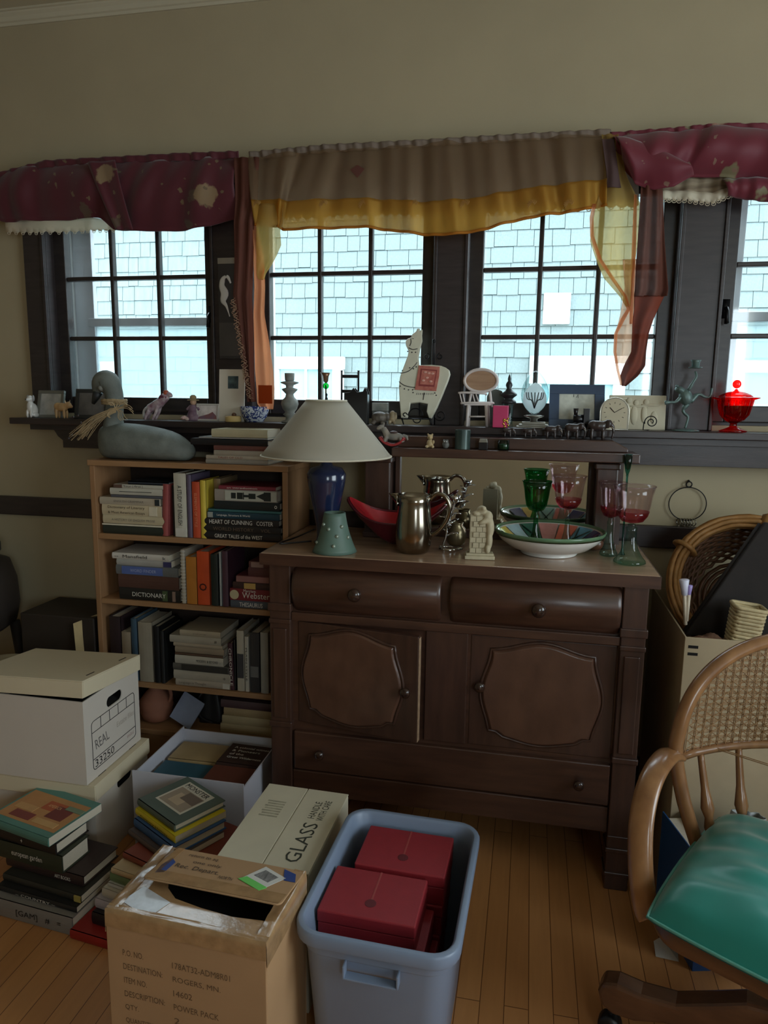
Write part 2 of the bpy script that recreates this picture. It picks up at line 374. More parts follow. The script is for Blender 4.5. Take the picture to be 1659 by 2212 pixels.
for x0, x1, z0, z1, t, n in hw:
    f = MB(); f.box(x0, x0+.10, -.05, .02, z0, z1-t).box(x1-.10, x1, -.05, .02, z0, z1-t).box(x0-.01, x1+.01, -.058, .02, z1-t, z1).box(x0-.03, x1+.03, -.06, .02, z0-.06, z0)
    wo = obj('window_trim', f, whm, hs, bevel=.006)
    obj('pane', MB().box(x0+.1, x1-.1, -.022, -.012, z0, z1-t), gl_m, wo)
    m_ = (x0+x1)/2; zz = (z0+z1-t)/2
    obj('glazing_bar', MB().box(m_-.012, m_+.012, -.034, -.022, z0, z1-t).box(x0+.1, x1-.1, -.034, -.022, zz-.015, zz+.015), whm, wo)
vb = MB(); vb.box(.063, .29, -.035, .02, 2.07, 2.33)
vt = obj('vent', vb, whm, hs, bevel=.006)
for k in range(5): obj('louvre', MB().box(.083, .27, -.043, -.034, 2.10+k*.044, 2.125+k*.044), whm, vt)
sh = []; rowh = .134; z = 1.12; row = 0
while z < 3.3:
    x = -5.4 + R_.random()*.1
    while x < 2.9:
        w = R_.uniform(.10, .20)
        if not any(x > q[0]+.0 and x+w < q[1] and z > q[2] and z+rowh < q[3] for q in winbox): sh.append((x, z+R_.uniform(-.004,.004), w, R_.uniform(.0,.006)))
        x += w
    z += rowh; row += 1
def seen(x, z):
    v = Vector((x, YE, z))-EYE; d = v.dot(_F); px = IW/2+FPX*v.dot(_R)/d; py = IH/2-FPX*v.dot(_U)/d
    return any(P(px, py, Y=2.57).x > a-.02 and P(px, py, Y=2.57).x < b+.02 for a, b in WX) and 425 < py < 875 and -40 < px < IW+40
vis = [s for s in sh if seen(s[0]+s[2]/2, s[1]+.06)]
R_.shuffle(vis); vis.sort(key=lambda s: abs(s[0]+s[2]/2-.2)); one = set(vis[:300])
wedge = MB().add([(0,-.014,0),(1,-.014,0),(1,0,0),(0,0,0),(0,-.002,1),(1,-.002,1),(1,0,1),(0,0,1)], [(0,3,2,1),(4,5,6,7),(0,1,5,4),(1,2,6,5),(2,3,7,6),(3,0,4,7)])
src = None; rest = MB(); gap = .0045
for s in sh:
    sz = (s[2]-gap, 1+s[3]*20, rowh+.004-gap)
    if s in one:
        if src is None: src = obj('shingle', wedge, shm, hs, loc=(s[0], .014, s[1])); src.scale = sz
        else: share('shingle', src, shm, hs, (s[0], .014, s[1]), scale=sz)
    else: rest.add(wedge.v, wedge.f, Matrix.Translation((s[0], .014, s[1])) @ Matrix.Diagonal(sz+(1,)))
tag(obj('shingles', rest, shm, hs), kind='stuff')

# ================================================================ SIDEBOARD
YF = 1.972; ZT = .955
sbw = wood('walnut_brown_sideboard', (60,38,29), (80,53,40), rough=.36, grain=(1.2,9,9), scale=5, bump=.05, coat=.25)
sbv = wood('walnut_brown_stiles', (57,37,29), (74,49,38), rough=.38, grain=(9,9,1.2), scale=5, bump=.05, coat=.2)
sbtop = wood('sheen_toned_top', (150,120,97), (176,144,117), rough=.24, grain=(1,8,8), scale=4, bump=.04, coat=.3)  # lightened: the window sheen on the top is put into the colour
sbp = wood('sideboard_door_panel', (78,52,40), (96,66,51), rough=.4, grain=(5,5,3), scale=4, bump=.05, coat=.25)
knobm = mat('dark_wood_knob', (52,34,27), rough=.22, var=.2, coat=.6)
sb = thing('sideboard', 'dark brown wooden sideboard with drawers, two panelled doors and mirror back', 'sideboard', (-.21, 2.2, 0))
def sbo(name, mb, m, parent=sb, loc=(0,0,0), **k): 
    return obj(name, mb, m, parent, loc=(loc[0]+.21, loc[1]-2.2, loc[2]) if parent is sb else loc, **k)
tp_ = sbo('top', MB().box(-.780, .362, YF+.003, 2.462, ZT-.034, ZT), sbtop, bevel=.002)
obj('top_edge_strip', MB().box(-.783, .365, YF, YF+.003, ZT-.036, ZT-.0015).box(-.783, -.78, YF+.003, 2.462, ZT-.036, ZT-.0015).box(.362, .365, YF+.003, 2.462, ZT-.036, ZT-.0015), sbw, tp_)  # added strip keeps the body tone, free of the top's painted sheen
c = MB(); c.box(-.735, .32, YF+.03, 2.45, .175, ZT-.036)
sbo('carcass', c, sbw, bevel=.003)
for x0, x1 in ((-.757, -.69), (.272, .338)):      # corner pilasters with blocks
    m_ = MB(); m_.box(x0, x1, YF+.012, YF+.09, .17, ZT-.036); m_.box(x0-.004, x1+.004, YF+.004, YF+.09, .775, .80); m_.box(x0-.002, x1+.002, YF+.006, YF+.09, .735, .75)
    m_.box(x0+.012, x1-.012, YF+.006, YF+.012, .43, .72); m_.box(x0-.003, x1+.003, YF+.005, YF+.09, .40, .418)
    sbo('corner_post', m_, sbv, bevel=.003)
for x0 in (-.757, .272):
    for y0 in (YF+.012, 2.38):
        m_ = MB(); m_.box(x0, x0+.066, y0, y0+.066, .0, .172); m_.box(x0-.004, x0+.07, y0-.004, y0+.07, .12, .135); m_.box(x0-.004, x0+.07, y0-.004, y0+.07, .045, .058)
        sbo('foot', m_, sbv, bevel=.003)
def knob(parent, x, y, z, r=.018):
    T = Matrix.Translation((x, y, z)) @ Matrix.Rotation(PI/2, 4, 'X')
    pr = [(r*.45,0),(r*.42,r*.5),(r*.6,r*.75),(r,r*1.1),(r*1.02,r*1.4),(r*.7,r*1.75),(.0005,r*1.85)]
    return obj('knob', MB().lathe(pr, 18, T=T), knobm, parent, smooth=True)
# bowed top drawers
for x0, x1, kx, kz in ((-.683, -.232, -.48, .852), (-.205, .268, .045, .845)):
    prof = []; za, zb = .775, .912
    for i in range(13):
        t = i/12; prof.append((YF+.028-.045*math.sin(PI*min(1, t*1.02))**.75*(.55+.45*t), lerp(za, zb, t)))
    d = MB(); loop = [(p[0], p[1]) for p in prof] + [(YF+.05, zb), (YF+.05, za)]
    xx = [x0, x0+.012, x1-.012, x1]
    d.rings([[(x, (q[0] if 0 < k < 3 else q[0]+.006) if q[0] < YF+.04 else q[0], q[1]) for q in loop] for k, x in enumerate(xx)])
    dr = sbo('drawer', d, sbw, smooth=True, bevel=.002)
    knob(dr, kx, YF-.005, kz, .02)
sbo('rail', MB().box(-.69, .272, YF+.016, YF+.06, .745, .772), sbw, bevel=.003)
def door(x0, x1, z0, z1, ajar, hinge_left, kx, kz):
    d = MB(); w = x1-x0; h = z1-z0
    s = 1 if hinge_left else -1
    px = x0 if hinge_left else x1
    loc = (px, YF+.028, z0)
    fr = MB(); sx = 0 if hinge_left else -w
    fr.box(sx, sx+w, -.0, .02, 0, h)
    o = sbo('door', fr, sbv, loc=loc, bevel=.003); o.rotation_euler = (0, 0, -ajar*s)
    cx, cz, a, b = sx+w*.5, h*.5, w*.355, h*.385
    if hinge_left: cx -= w*.04
    pts = []
    n = 14
    for i in range(n+1):                                   # bottom, left to right: cusp-and-swell outline
        t = i/n*2-1; pts.append((cx+a*t, cz-b-.022*(math.cos(t*PI)*.5+.5)+.012*(abs(t) > .8)))
    for i in range(1, n):
        t = i/n*2-1; pts.append((cx+a+.028*(math.cos(t*PI)*.5+.5), cz+b*t))
    for i in range(n+1):
        t = 1-i/n*2; pts.append((cx+a*t, cz+b+.03*(math.cos(t*PI)*.5+.5)))
    for i in range(1, n):
        t = 1-i/n*2; pts.append((cx-a-.028*(math.cos(t*PI)*.5+.5), cz+b*t))
    obj('raised_panel', MB().prism(pts, -.010, .002, inset=.06), sbp, o, bevel=.002)
    rim = MB(); rim.tube([(p[0], -.001, p[1]) for p in pts], .005, 6, closed=True); obj('panel_moulding', rim, sbv, o, smooth=True)
    knob(o, kx-px, -.0, kz-z0, .016)
    if ajar: obj('door_edge', MB().box(w+.0002, w+.0016, .001, .019, .004, h-.004), wood('lit_door_edge', (150,122,96), (176,148,120), rough=.6), o)  # lighter strip paints the side light caught by the door's free edge
    return o
door(-.672, -.282, .415, .742, .16, True, -.315, .575)
door(-.142, .268, .40, .742, 0, False, -.112, .59)
sbo('centre_panel', MB().box(-.275, -.15, YF+.022, YF+.05, .40, .745), sbv, bevel=.003)
bd = sbo('drawer', MB().box(-.683, .268, YF+.014, YF+.05, .262, .388), sbw, bevel=.004)
knob(bd, -.595+.0, YF+.014, .325, .015); knob(bd, .182, YF+.014, .325, .015)
sbo('base_rail', MB().box(-.69, .272, YF+.02, YF+.06, .175, .255), sbw, bevel=.004)
# mirror back with gallery shelf
mir = bpy.data.materials.new('mirror_glass'); nt, b_ = nodes(mir); b_.inputs['Metallic'].default_value = 1; b_.inputs['Roughness'].default_value = .02; b_.inputs['Base Color'].default_value = (.82,.83,.82,1)
YG = 2.245; ZG = 1.262
sbo('back_panel', MB().box(-.535, .30, 2.385, 2.40, ZT, ZG-.03), sbv)
sbo('mirror', MB().box(-.425, .19, 2.374, 2.384, ZT+.03, ZG-.035), mir)
fm = MB(); fm.box(-.444, -.425, 2.362, 2.39, ZT, ZG-.03).box(.19, .225, 2.362, 2.39, ZT, ZG-.03).box(-.425, .19, 2.366, 2.39, ZT, ZT+.03)
sbo('mirror_frame', fm, sbv, bevel=.003)
sbo('gallery_shelf', MB().box(-.435, .328, YG, 2.382, ZG-.028, ZG), sbw, bevel=.003)
sbo('gallery_plinth', MB().prism([(-.425, ZG), (.30, ZG), (.30, ZG+.012), (.255, ZG+.036), (-.425, ZG+.036)], 2.305, 2.382), sbw, bevel=.003)
for x0, x1 in ((-.535, -.45), (.21, .275)):
    sbo('gallery_post', MB().box(x0, x1, 2.30, 2.36, ZT, ZG-.034).box(x0-.006, x1+.006, 2.294, 2.366, ZT, ZT+.02).box(x0-.006, x1+.006, 2.294, 2.366, ZG-.054, ZG-.034), sbv, bevel=.004)

# ================================================================ BOOKCASE
bkw = wood('honey_brown_bookcase', (150,112,76), (170,130,92), rough=.5, grain=(1,8,8), scale=5, bump=.04)
bkv = wood('honey_brown_bookcase_side', (146,108,73), (164,124,88), rough=.5, grain=(8,8,1), scale=5, bump=.04)
BX0, BX1, BY0, BY1, BZ = -1.532, -.79, 2.255, 2.495, 1.190
SHZ = [.925, .683, .372, .19]                             # upper faces of the shelves
bc = thing('bookcase', 'light brown wooden bookcase crammed with books', 'bookcase', ((BX0+BX1)/2, (BY0+BY1)/2, 0))
ox, oy = -(BX0+BX1)/2, -(BY0+BY1)/2
def bco(n, mb, m): return obj(n, mb, m, bc, loc=(ox, oy, 0), bevel=.002)
bco('side', MB().box(BX0, BX0+.02, BY0, BY1, 0, BZ-.02), bkv); bco('side', MB().box(BX1-.02, BX1, BY0, BY1, 0, BZ-.02), bkv)
bco('top', MB().box(BX0-.004, BX1+.004, BY0-.006, BY1, BZ-.02, BZ), bkw)
bco('back', MB().box(BX0+.02, BX1-.02, BY1-.008, BY1, 0, BZ-.02), mat('dark_bookcase_back', (58,44,36), rough=.8))
for z in SHZ: bco('shelf', MB().box(BX0+.02, BX1-.02, BY0+.002, BY1-.008, z-.02, z), bkw)
bco('plinth', MB().box(BX0+.02, BX1-.02, BY0+.012, BY0+.028, 0, SHZ[3]-.02), bkw)

# ================================================================ BOOKS
paper = mat('book_pages', (214,204,184), rough=.9, var=.06, scale=90, stretch=(1,1,14))
ink = mat('black_ink', (22,20,20), rough=.7, var=0); inkw = mat('white_print', (226,222,212), rough=.7, var=0)
inkg = mat('grey_print', (120,112,102), rough=.8, var=0); inkgold = mat('tan_print', (168,138,92), rough=.6, var=0)
def cov(c): return mat('cover_%d_%d_%d' % c, c, rough=.5, var=.07, scale=18)
def book(label, L, D, T, c, loc, rot=(0,0,0), title=None, tm=None, tw=.7, th=.5, tx=0., hard=True, band=None, name='book', group=None, spiral=False, cover_art=None):
    """local: x along the spine, y from spine (0) to fore edge, z thickness"""
    o = thing(name, label, 'book', loc, rot=rot, group=group)
    b = .003 if hard else .0012; m = cov(c); ov = .004 if hard else 0.
    mb = MB(); mb.box(0, L, 0, D, 0, b); mb.box(0, L, 0, D, T-b, T); n = 5
    sp = [[(x, y, z) for (y, z) in [(0, 0)] + [(-.003*math.sin(PI*i/n) if T > .012 else 0, T*i/n) for i in range(1, n)] + [(0, T), (b, T), (b, 0)]] for x in (0, L)]
    mb.rings(sp); obj('cover', mb, m, o)
    obj('pages', MB().box(ov, L-ov, b, D-ov*1.2, b, T-b), paper, o)
    if band:
        for (t0, t1, bc_) in band: obj('label', MB().box(L*t0, L*t1, -.0042, -.0005, T*.08, T*.92), cov(bc_), o)
    if title:
        ts = title if isinstance(title, list) else [title]
        for k, s in enumerate(ts):
            zz = T*((len(ts)-k-.5)/len(ts))
            lettering(o, s, L*tw, T*th/len(ts), (L*(.5+tx), -.0046, zz), (1,0,0), (0,0,1), tm or ink)
    if spiral:
        s_ = MB()
        for k in range(int(L/.012)): s_.tube([(.006+k*.012, .004*math.cos(a), T/2+ (T*.62)*math.sin(a)) for a in [2*PI*q/10 for q in range(10)]], .0014, 5, closed=True)
        tag(obj('spiral_wire', s_, mat('white_wire', (210,210,205), rough=.4), o), kind='stuff')
    if cover_art:
        for q_, (x0, x1, y0, y1, cc) in enumerate(cover_art): obj('cover_print', MB().box(L*x0, L*x1, D*y0, D*y1, T, T+.0005+.0003*q_), cov(cc), o)
    return o
YB = BY0+.012
def X(px, py=1100, Y=None): return P(px, py, Y=Y if Y else YB).x
def pile(items, z):
    z += .0008                        # bottom to top: (label, x0px, x1px, thickness, colour, kwargs)
    for lab, a, b, t, c, k in items:
        k = dict(k); dy = k.pop('dy', 0.); D = k.pop('D', .16); tilt = k.pop('tilt', 0.)
        x0 = X(a, k.pop('py', 1100)); x1 = X(b, 1100)
        book(lab, x1-x0, D, t, c, (x0, YB+dy, z), rot=(0, 0, tilt), **k); z += t+.0004
    return z
def row(items, z):
    z += .001                         # standing: (label, x0px, x1px, height, colour, kwargs)
    for lab, a, b, h, c, k in items:
        k = dict(k); dy = k.pop('dy', 0.); D = k.pop('D', .15); py = k.pop('py', 1100); lean = k.pop('lean', 0.)
        x0 = X(a, py); x1 = X(b, py)
        book(lab, h, D, max(.004, x1-x0-.001), c, (x0, YB+dy, z+h*math.cos(lean)+max(0., math.sin(lean))*0+abs(math.sin(lean))*(x1-x0)), rot=(0, PI/2+lean, 0), **k)
# ---- top shelf
pile([
 ('dark green hardback lying lowest in the left pile on the top shelf', 221, 352, .028, (40,46,38), {'D':.17}),
 ('cream edged thin book above the dark green one, top shelf', 219, 356, .008, (214,206,182), {'hard':False}),
 ('plain beige paperback, second thick one up in the left top-shelf pile', 222, 356, .030, (192,178,146), {'title':'A HISTORY OF ENGLISH PROSE','tm':inkg,'tw':.7,'th':.28,'hard':False}),
 ('beige paperback with two lines of brown title on its spine', 221, 349, .038, (196,180,148), {'title':['Dictionary of Literary','& Most American Essays'],'tm':mat('brown_ink',(60,44,32),var=0),'tw':.62,'th':.62,'tx':-.08,'hard':False,'band':[(.80,.93,(210,200,176))]}),
 ('pale worn paperback with dark end, middle of the left top-shelf pile', 217, 345, .026, (178,166,146), {'title':'ENGLISH GRAMMAR','tm':inkg,'tw':.5,'th':.3,'hard':False,'band':[(.93,1.0,(40,48,50))]}),
 ('thin slate grey book in the left top-shelf pile', 241, 352, .010, (86,88,96), {'hard':False}),
 ('white paperback with one black line across its spine', 240, 352, .023, (190,186,172), {'title':'_______','tm':ink,'tw':.62,'th':.08,'hard':False}),
 ('white paperback with brown end and small black title, top shelf', 249, 354, .014, (192,188,174), {'title':'Your | first |','tm':ink,'tw':.4,'th':.7,'tx':-.1,'hard':False,'band':[(0,.17,(96,72,62))]}),
 ('dark navy book on top of the left top-shelf pile', 279, 366, .012, (44,52,62), {'D':.14}),
], SHZ[0])
row([
 ('thin dusty red book leaning beside the left top-shelf pile', 354, 367, .186, (150,74,72), {'lean':.055}),
 ('dark green-black book standing behind the white one', 368, 377, .18, (30,36,34), {'dy':.015}),
 ('white book with a vertical black title standing on the top shelf', 377, 404, .226, (196,192,176), {'title':'A STUDY OF ENGLISH','tm':ink,'tw':.62,'th':.35,'band':[(.86,.99,(206,202,190))]}),
 ('thin purple-grey book standing right of the white one', 404.5, 415, .222, (96,86,108), {}),
 ('orange-red book standing on the top shelf', 416, 433, .198, (196,78,46), {'title':'ELEMENTS OF STYLE','tm':mat('pale_orange_print',(226,150,112),var=0),'tw':.6,'th':.35}),
 ('yellow book standing on the top shelf beside the right pile', 433.5, 446, .204, (214,190,70), {}),
 ('tan book standing behind the right-hand top-shelf pile', 447, 462, .205, (150,126,92), {'dy':.06}),
], SHZ[0])
pile([
 ('black hardback lying lowest in the right top-shelf pile', 439, 606, .026, (26,24,26), {'title':'GREAT TALES of the WEST','tm':inkw,'tw':.62,'th':.5,'tx':-.04,'D':.2}),
 ('black hardback with faded brown title, second from bottom at right', 440, 606, .024, (30,28,28), {'title':'WORLD HISTORY     VOL','tm':mat('faded_brown_print',(110,92,76),var=0),'tw':.75,'th':.5,'D':.19}),
 ('black hardback lettered COSTER in the right top-shelf pile', 442, 602, .024, (34,30,30), {'title':'HEART OF CUNNING   COSTER','tm':inkw,'tw':.86,'th':.62,'D':.19}),
 ('deep blue-teal paperback with white lettering, right top-shelf pile', 448, 604, .022, (28,62,76), {'title':'Language, Structure & World','tm':inkw,'tw':.46,'th':.4,'tx':-.13,'hard':False,'band':[(.01,.08,(150,156,150))]}),
 ('thin teal book with pale edges in the right top-shelf pile', 450, 607, .010, (58,104,104), {'hard':False}),
 ('black book with a round white emblem at its end', 463, 604, .028, (26,34,36), {'title':'o','tm':inkw,'tw':.04,'th':.4,'tx':.45}),
 ('grey-white book with bold black bars and wedge printed on spine', 465, 600, .040, (150,140,130), {'band':[(.17,.985,(178,178,164))]}),
 ('thin maroon book on top of the right top-shelf pile', 474, 596, .013, (128,48,60), {'title':'an introduction      .','tm':inkw,'tw':.7,'th':.4,'hard':False}),
], SHZ[0])
bk = [o for o in COL.objects if o.get('label', '').startswith('grey-white book')][0]
w_ = X(600)-X(465)
gm = MB()
for x0, x1, z0, z1 in ((.27,.345,.25,.75),(.365,.455,.22,.78),(.46,.475,.2,.8),(.475,.55,.40,.6),(.55,.66,.27,.73),(.79,.90,.12,.88)): gm.box(w_*x0, w_*x1, -.005, -.004, .04*z0, .04*z1)
gm.prism([(w_*.67,.0205),(w_*.79,.008),(w_*.79,.032)], -.005, -.004)
obj('cover_print', gm, mat('black_green_print', (26,34,32), var=0), bk)
# ---- second shelf
pile([
 ('thick black book lettered DICTIONARY on the second shelf', 250, 383, .044, (32,30,28), {'title':'DICTIONARY','tm':inkw,'tw':.55,'th':.36,'D':.2,'band':[(.72,.80,(74,90,58)),(.88,.93,(140,116,104))]}),
 ('thick plain brown book above the dictionary', 249, 381, .048, (84,56,48), {'D':.18}),
 ('grey book with a bright blue label on its spine', 245, 380, .034, (104,106,106), {'band':[(.10,.76,(84,104,164))],'title':'WORD FINDER','tm':mat('pale_blue_print',(176,186,214),var=0),'tw':.42,'th':.32,'tx':-.05}),
 ('light grey book with a navy end on the second shelf', 247, 366, .022, (168,166,160), {'band':[(.86,1.,(52,52,96))],'hard':False}),
 ('white paperback on top of the second-shelf left pile', 238, 362, .022, (206,200,190), {'title':'--  Mansfield        k','tm':ink,'tw':.9,'th':.5,'hard':False}),
], SHZ[1])
row([
 ('white spiral bound notebook standing on the second shelf', 387, 396, .196, (188,180,164), {'spiral':True,'hard':False}),
 ('ochre orange book standing beside the white spiral notebook', 398, 421, .172, (196,128,48), {}),
 ('bright orange book with a dark round spot on its spine', 422, 449, .194, (214,84,40), {'title':'o','tm':mat('maroon_dot',(70,22,24),var=0),'tw':.14,'th':.62,'tx':.16}),
 ('black-green book standing on the second shelf', 452, 468, .186, (26,40,38), {}),
 ('thin white spined booklet standing on the second shelf', 470, 476, .196, (176,184,188), {'hard':False}),
 ('plum book standing left of the red dictionary', 477, 490, .200, (82,52,68), {}),
], SHZ[1])
pile([
 ('blue-grey book lettered THESAURUS low on the second shelf', 494, 576, .026, (78,86,98), {'title':'THESAURUS','tm':inkw,'tw':.62,'th':.6,'tx':.06,'D':.18}),
 ('red dictionary lettered Webster with a cream round seal', 493, 590, .042, (124,32,42), {'title':'Webster','tm':inkw,'tw':.62,'th':.5,'tx':.10,'D':.2}),
 ('dark brown book with a small yellow label above the red dictionary', 500, 590, .024, (66,40,38), {'band':[(.28,.56,(196,160,92))]}),
 ('maroon book with a pale pink stripe, right second-shelf pile', 508, 588, .024, (104,46,52), {'band':[(.0,.9,(150,104,100))]}),
 ('small dark maroon book below the topmost, second shelf right', 534, 590, .030, (88,48,48), {'D':.12}),
 ('topmost small maroon book of the second shelf right pile', 536, 590, .022, (96,54,52), {'band':[(.1,.6,(150,120,112))],'D':.12}),
], SHZ[1])
bk = [o for o in COL.objects if o.get('label', '').startswith('red dictionary')][0]
T_ = Matrix.Translation((.012+.006, -.0045, .021)) @ Matrix.Rotation(PI/2, 4, 'X')
obj('seal', MB().lathe([(.017,0),(.017,.0008)], 24, T=T_), mat('cream_seal', (208,196,160), var=.05), bk)
lettering(bk, 'Merriam', .045, .010, (.075, -.0046, .037), (1,0,0), (0,0,1), inkw)
# ---- third shelf
Y3 = 1420
row([
 ('dark maroon book at the far left of the third shelf', 240, 264, .24, (48,34,36), {'py':Y3}),
 ('beige book standing half behind the file box, third shelf', 265, 285, .185, (150,134,112), {'py':Y3}),
 ('slate blue book standing on the third shelf', 286, 299, .238, (62,86,104), {'py':Y3}),
 ('cream book with a torn label standing on the third shelf', 301, 331, .228, (156,146,128), {'py':Y3}),
 ('black book standing left of the pale pile, third shelf', 333, 346, .215, (24,24,26), {'py':Y3}),
 ('second black book tight against the pale third-shelf pile', 346.5, 356, .20, (32,33,33), {'py':Y3}),
], SHZ[2])
pile([
 ('cream paperback with boxed brown title, lowest of the third-shelf pile', 367, 489, .024, (176,164,148), {'title':'Language in Thought','tm':inkg,'tw':.5,'th':.5,'tx':-.18,'hard':False,'band':[(.87,.99,(206,200,188))]}),
 ('thick off-white book with a small black emblem at its right end', 363, 490, .033, (176,168,152), {'title':'*','tm':ink,'tw':.05,'th':.3,'tx':.4}),
 ('grey and black book in the middle of the third-shelf pile', 362, 487, .026, (92,90,84), {'band':[(.16,.98,(52,50,46))],'hard':False}),
 ('white book with bold black numerals in the third-shelf pile', 367, 475, .031, (188,182,168), {'title':'MODERN  & BEYOND  .-','tm':ink,'tw':.5,'th':.3,'tx':.2,'hard':False}),
 ('brown streaked thin book in the third-shelf pile', 367, 474, .010, (98,74,58), {'hard':False}),
 ('tan paperback above the brown streaked one', 368, 477, .022, (152,136,116), {'hard':False}),
 ('thin cream book, third from the top of the third-shelf pile', 365, 474, .014, (170,156,136), {'hard':False}),
 ('white book with a small black dot near its right end', 357, 471, .027, (172,164,148), {'title':'#','tm':ink,'tw':.05,'th':.36,'tx':.4}),
 ('topmost cream book of the third-shelf pile', 380, 470, .022, (176,164,142), {'title':'anthology','tm':inkg,'tw':.34,'th':.25,'hard':False}),
], SHZ[2])
row([
 ('slim maroon book leaning right with white title, third shelf', 493, 503, .175, (76,40,48), {'py':Y3,'lean':-.03,'title':'CHRONICLE           ','tm':inkw,'tw':.8,'th':.6}),
 ('black book standing behind the leaning maroon one', 504, 511, .19, (30,30,34), {'py':Y3}),
 ('tall cream book with dark middle standing on the third shelf', 512, 528, .226, (186,178,160), {'py':Y3,'band':[(.38,.78,(62,62,66))]}),
 ('narrow white book with vertical black title, third shelf right', 529, 538, .206, (192,186,172), {'py':Y3,'title':'PLAIN STYLE','tm':ink,'tw':.6,'th':.4}),
 ('charcoal book standing near the right end, third shelf', 540, 561, .222, (50,48,48), {'py':Y3,'band':[(.56,.74,(110,110,108))]}),
 ('pale grey book last at the right end of the third shelf', 563, 580, .226, (158,156,148), {'py':Y3}),
], SHZ[2])
# ---- bottom shelf
Y4 = 1570
def x4(px): return P(px, Y4, Y=BY0+.05).x
z = SHZ[3]+.0008
for k, (lab, a, b, t, c) in enumerate((('cream hardback lowest in the bottom-shelf pile', 478, 588, .034, (170,152,116)), ('cream ribbed book second in the bottom-shelf pile', 482, 588, .032, (178,162,126)), ('tan book with brown patch third in the bottom-shelf pile', 486, 588, .030, (164,142,104)), ('dusty purple-brown book on top of the bottom-shelf pile', 480, 588, .03, (84,62,64)))):
    book(lab, x4(b)-x4(a), .15, t, c, (x4(a), BY0+.045, z)); z += t+.0004

# ================================================================ FLOOR: file boxes, stacks, cartons, tote
card = mat('brown_cardboard', (172,136,98), rough=.8, var=.06, scale=6, bump=.03, bscale=200)
cardd = mat('shadowed_cardboard_inside', (120,92,64), rough=.9, var=.1)
wcard = mat('white_file_box_card', (208,198,186), rough=.75, var=.03, scale=5)
lidm = mat('cream_lid_card', (214,200,170), rough=.75, var=.03, scale=5)
ccard = mat('cream_carton_card', (208,200,176), rough=.8, var=.06, scale=7)
blk = mat('void_and_print_black', (20,17,15), rough=.95, var=0)  # flat black: painted darkness inside boxes and slots, and printed bars
def slot_panel(y0, y1, z0, z1, sy, sz, sw, sh, x0, x1, n=24):     # panel in the y-z plane with a capsule hand hole
    mb = MB(); inn = []; out = []
    for i in range(n):
        a = 2*PI*i/n; cy = sy+(sw/2-sh/2)*(1 if math.cos(a) > 0 else -1); inn.append((cy+sh/2*math.cos(a), sz+sh/2*math.sin(a)))
        dy, dz = math.cos(a), math.sin(a)
        t = min(((y1-sy)/dy if dy > 1e-6 else (y0-sy)/dy if dy < -1e-6 else 9), ((z1-sz)/dz if dz > 1e-6 else (z0-sz)/dz if dz < -1e-6 else 9))
        out.append((sy+dy*t, sz+dz*t))
    for cy, cz in ((y0,z0),(y1,z0),(y1,z1),(y0,z1)):
        k = min(range(n), key=lambda i: (out[i][0]-cy)**2+(out[i][1]-cz)**2); out[k] = (cy, cz)
    mb.rings([[(x1,)+p for p in inn], [(x1,)+p for p in out], [(x0,)+p for p in out], [(x0,)+p for p in inn], [(x1,)+p for p in inn]], caps=False)
    return mb
def file_box(label, x0, x1, y0, y1, z0, h, front, lid_dz=0., lid_rot=(0,0,0)):
    o = thing('file_box', label, 'box', ((x0+x1)/2, (y0+y1)/2, z0)); a, b = (x1-x0)/2, (y1-y0)/2; t = .004
    body = MB(); body.box(-a, a, -b, b, 0, t).box(-a, a, -b, -b+t, t, h).box(-a, a, b-t, b, t, h).box(-a, -a+t, -b+t, b-t, t, h)
    obj('body', body, wcard, o)
    obj('end_panel', slot_panel(-b+t, b-t, t, h, .01, h*.79, .085, .034, a-t, a), wcard, o)
    obj('dark_filler', MB().box(-a+.01, a-.012, -b+.01, b-.01, .006, h*.72), blk, o)  # black block put in as the darkness behind the hand hole
    l = MB(); lh = .052; e = .006
    l.box(-a-e, a+e, -b-e, b+e, lh-.004, lh).box(-a-e, a+e, -b-e, -b-e+.004, 0, lh-.004).box(-a-e, a+e, b+e-.004, b+e, 0, lh-.004).box(-a-e, -a-e+.004, -b, b, 0, lh-.004).box(a+e-.004, a+e, -b, b, 0, lh-.004)
    ld = obj('lid', l, lidm, o, loc=(0, 0, h-lh+.012+lid_dz), rot=lid_rot, bevel=.0015)
    s = MB()
    for yy in (-b*.55, b*.6): s.box(a-.02, a-.016, yy-.02, yy+.02, lh, lh+.0006)
    obj('lid_slot', s, blk, ld)
    return o, a, b, h
fb2, a, b, h = file_box('lower white cardboard file box under the labelled one', -1.625, -1.232, 1.755, 2.055, 0, .252, True)
fb1, a, b, h = file_box('upper white cardboard file box with tilted lid and number 33250', -1.632, -1.248, 1.745, 2.045, .2665, .262, True, lid_dz=.033, lid_rot=(-.10, -.03, .0))
pr = MB(); lw = .0012
def ln(y0, z0, y1, z1): pr.tube([(a+.0004, y0, z0), (a+.0004, y1, z1)], lw, 4)
rr = rrect(-b+.035, b-.03, .028, .182, .012)
pr.tube([(a+.0004,)+p for p in rr], lw, 4, closed=True)
ln(-b+.035, .147, b-.03, .147); ln(-b+.035, .062, b-.03, .062)
for k in range(1, 5): y = -b+.035+(2*b-.065)*k/5; ln(y, .147, y, .182)
obj('printed_form', pr, ink, fb1)
lettering(fb1, '33250', .10, .024, (a, -b+.095, .045), (0,1,0), (0,0,1), ink)
lettering(fb1, 'REAL', .07, .032, (a, -b+.085, .105), (0,1,.05), (0,-.2,1), mat('pencil', (110,106,102), var=0), name='handwriting')
lettering(fb1, 'Estate files', .10, .018, (a, b-.085, .115), (0,1,0), (0,0,1), mat('faint_pencil', (172,160,146), var=0), name='handwriting')
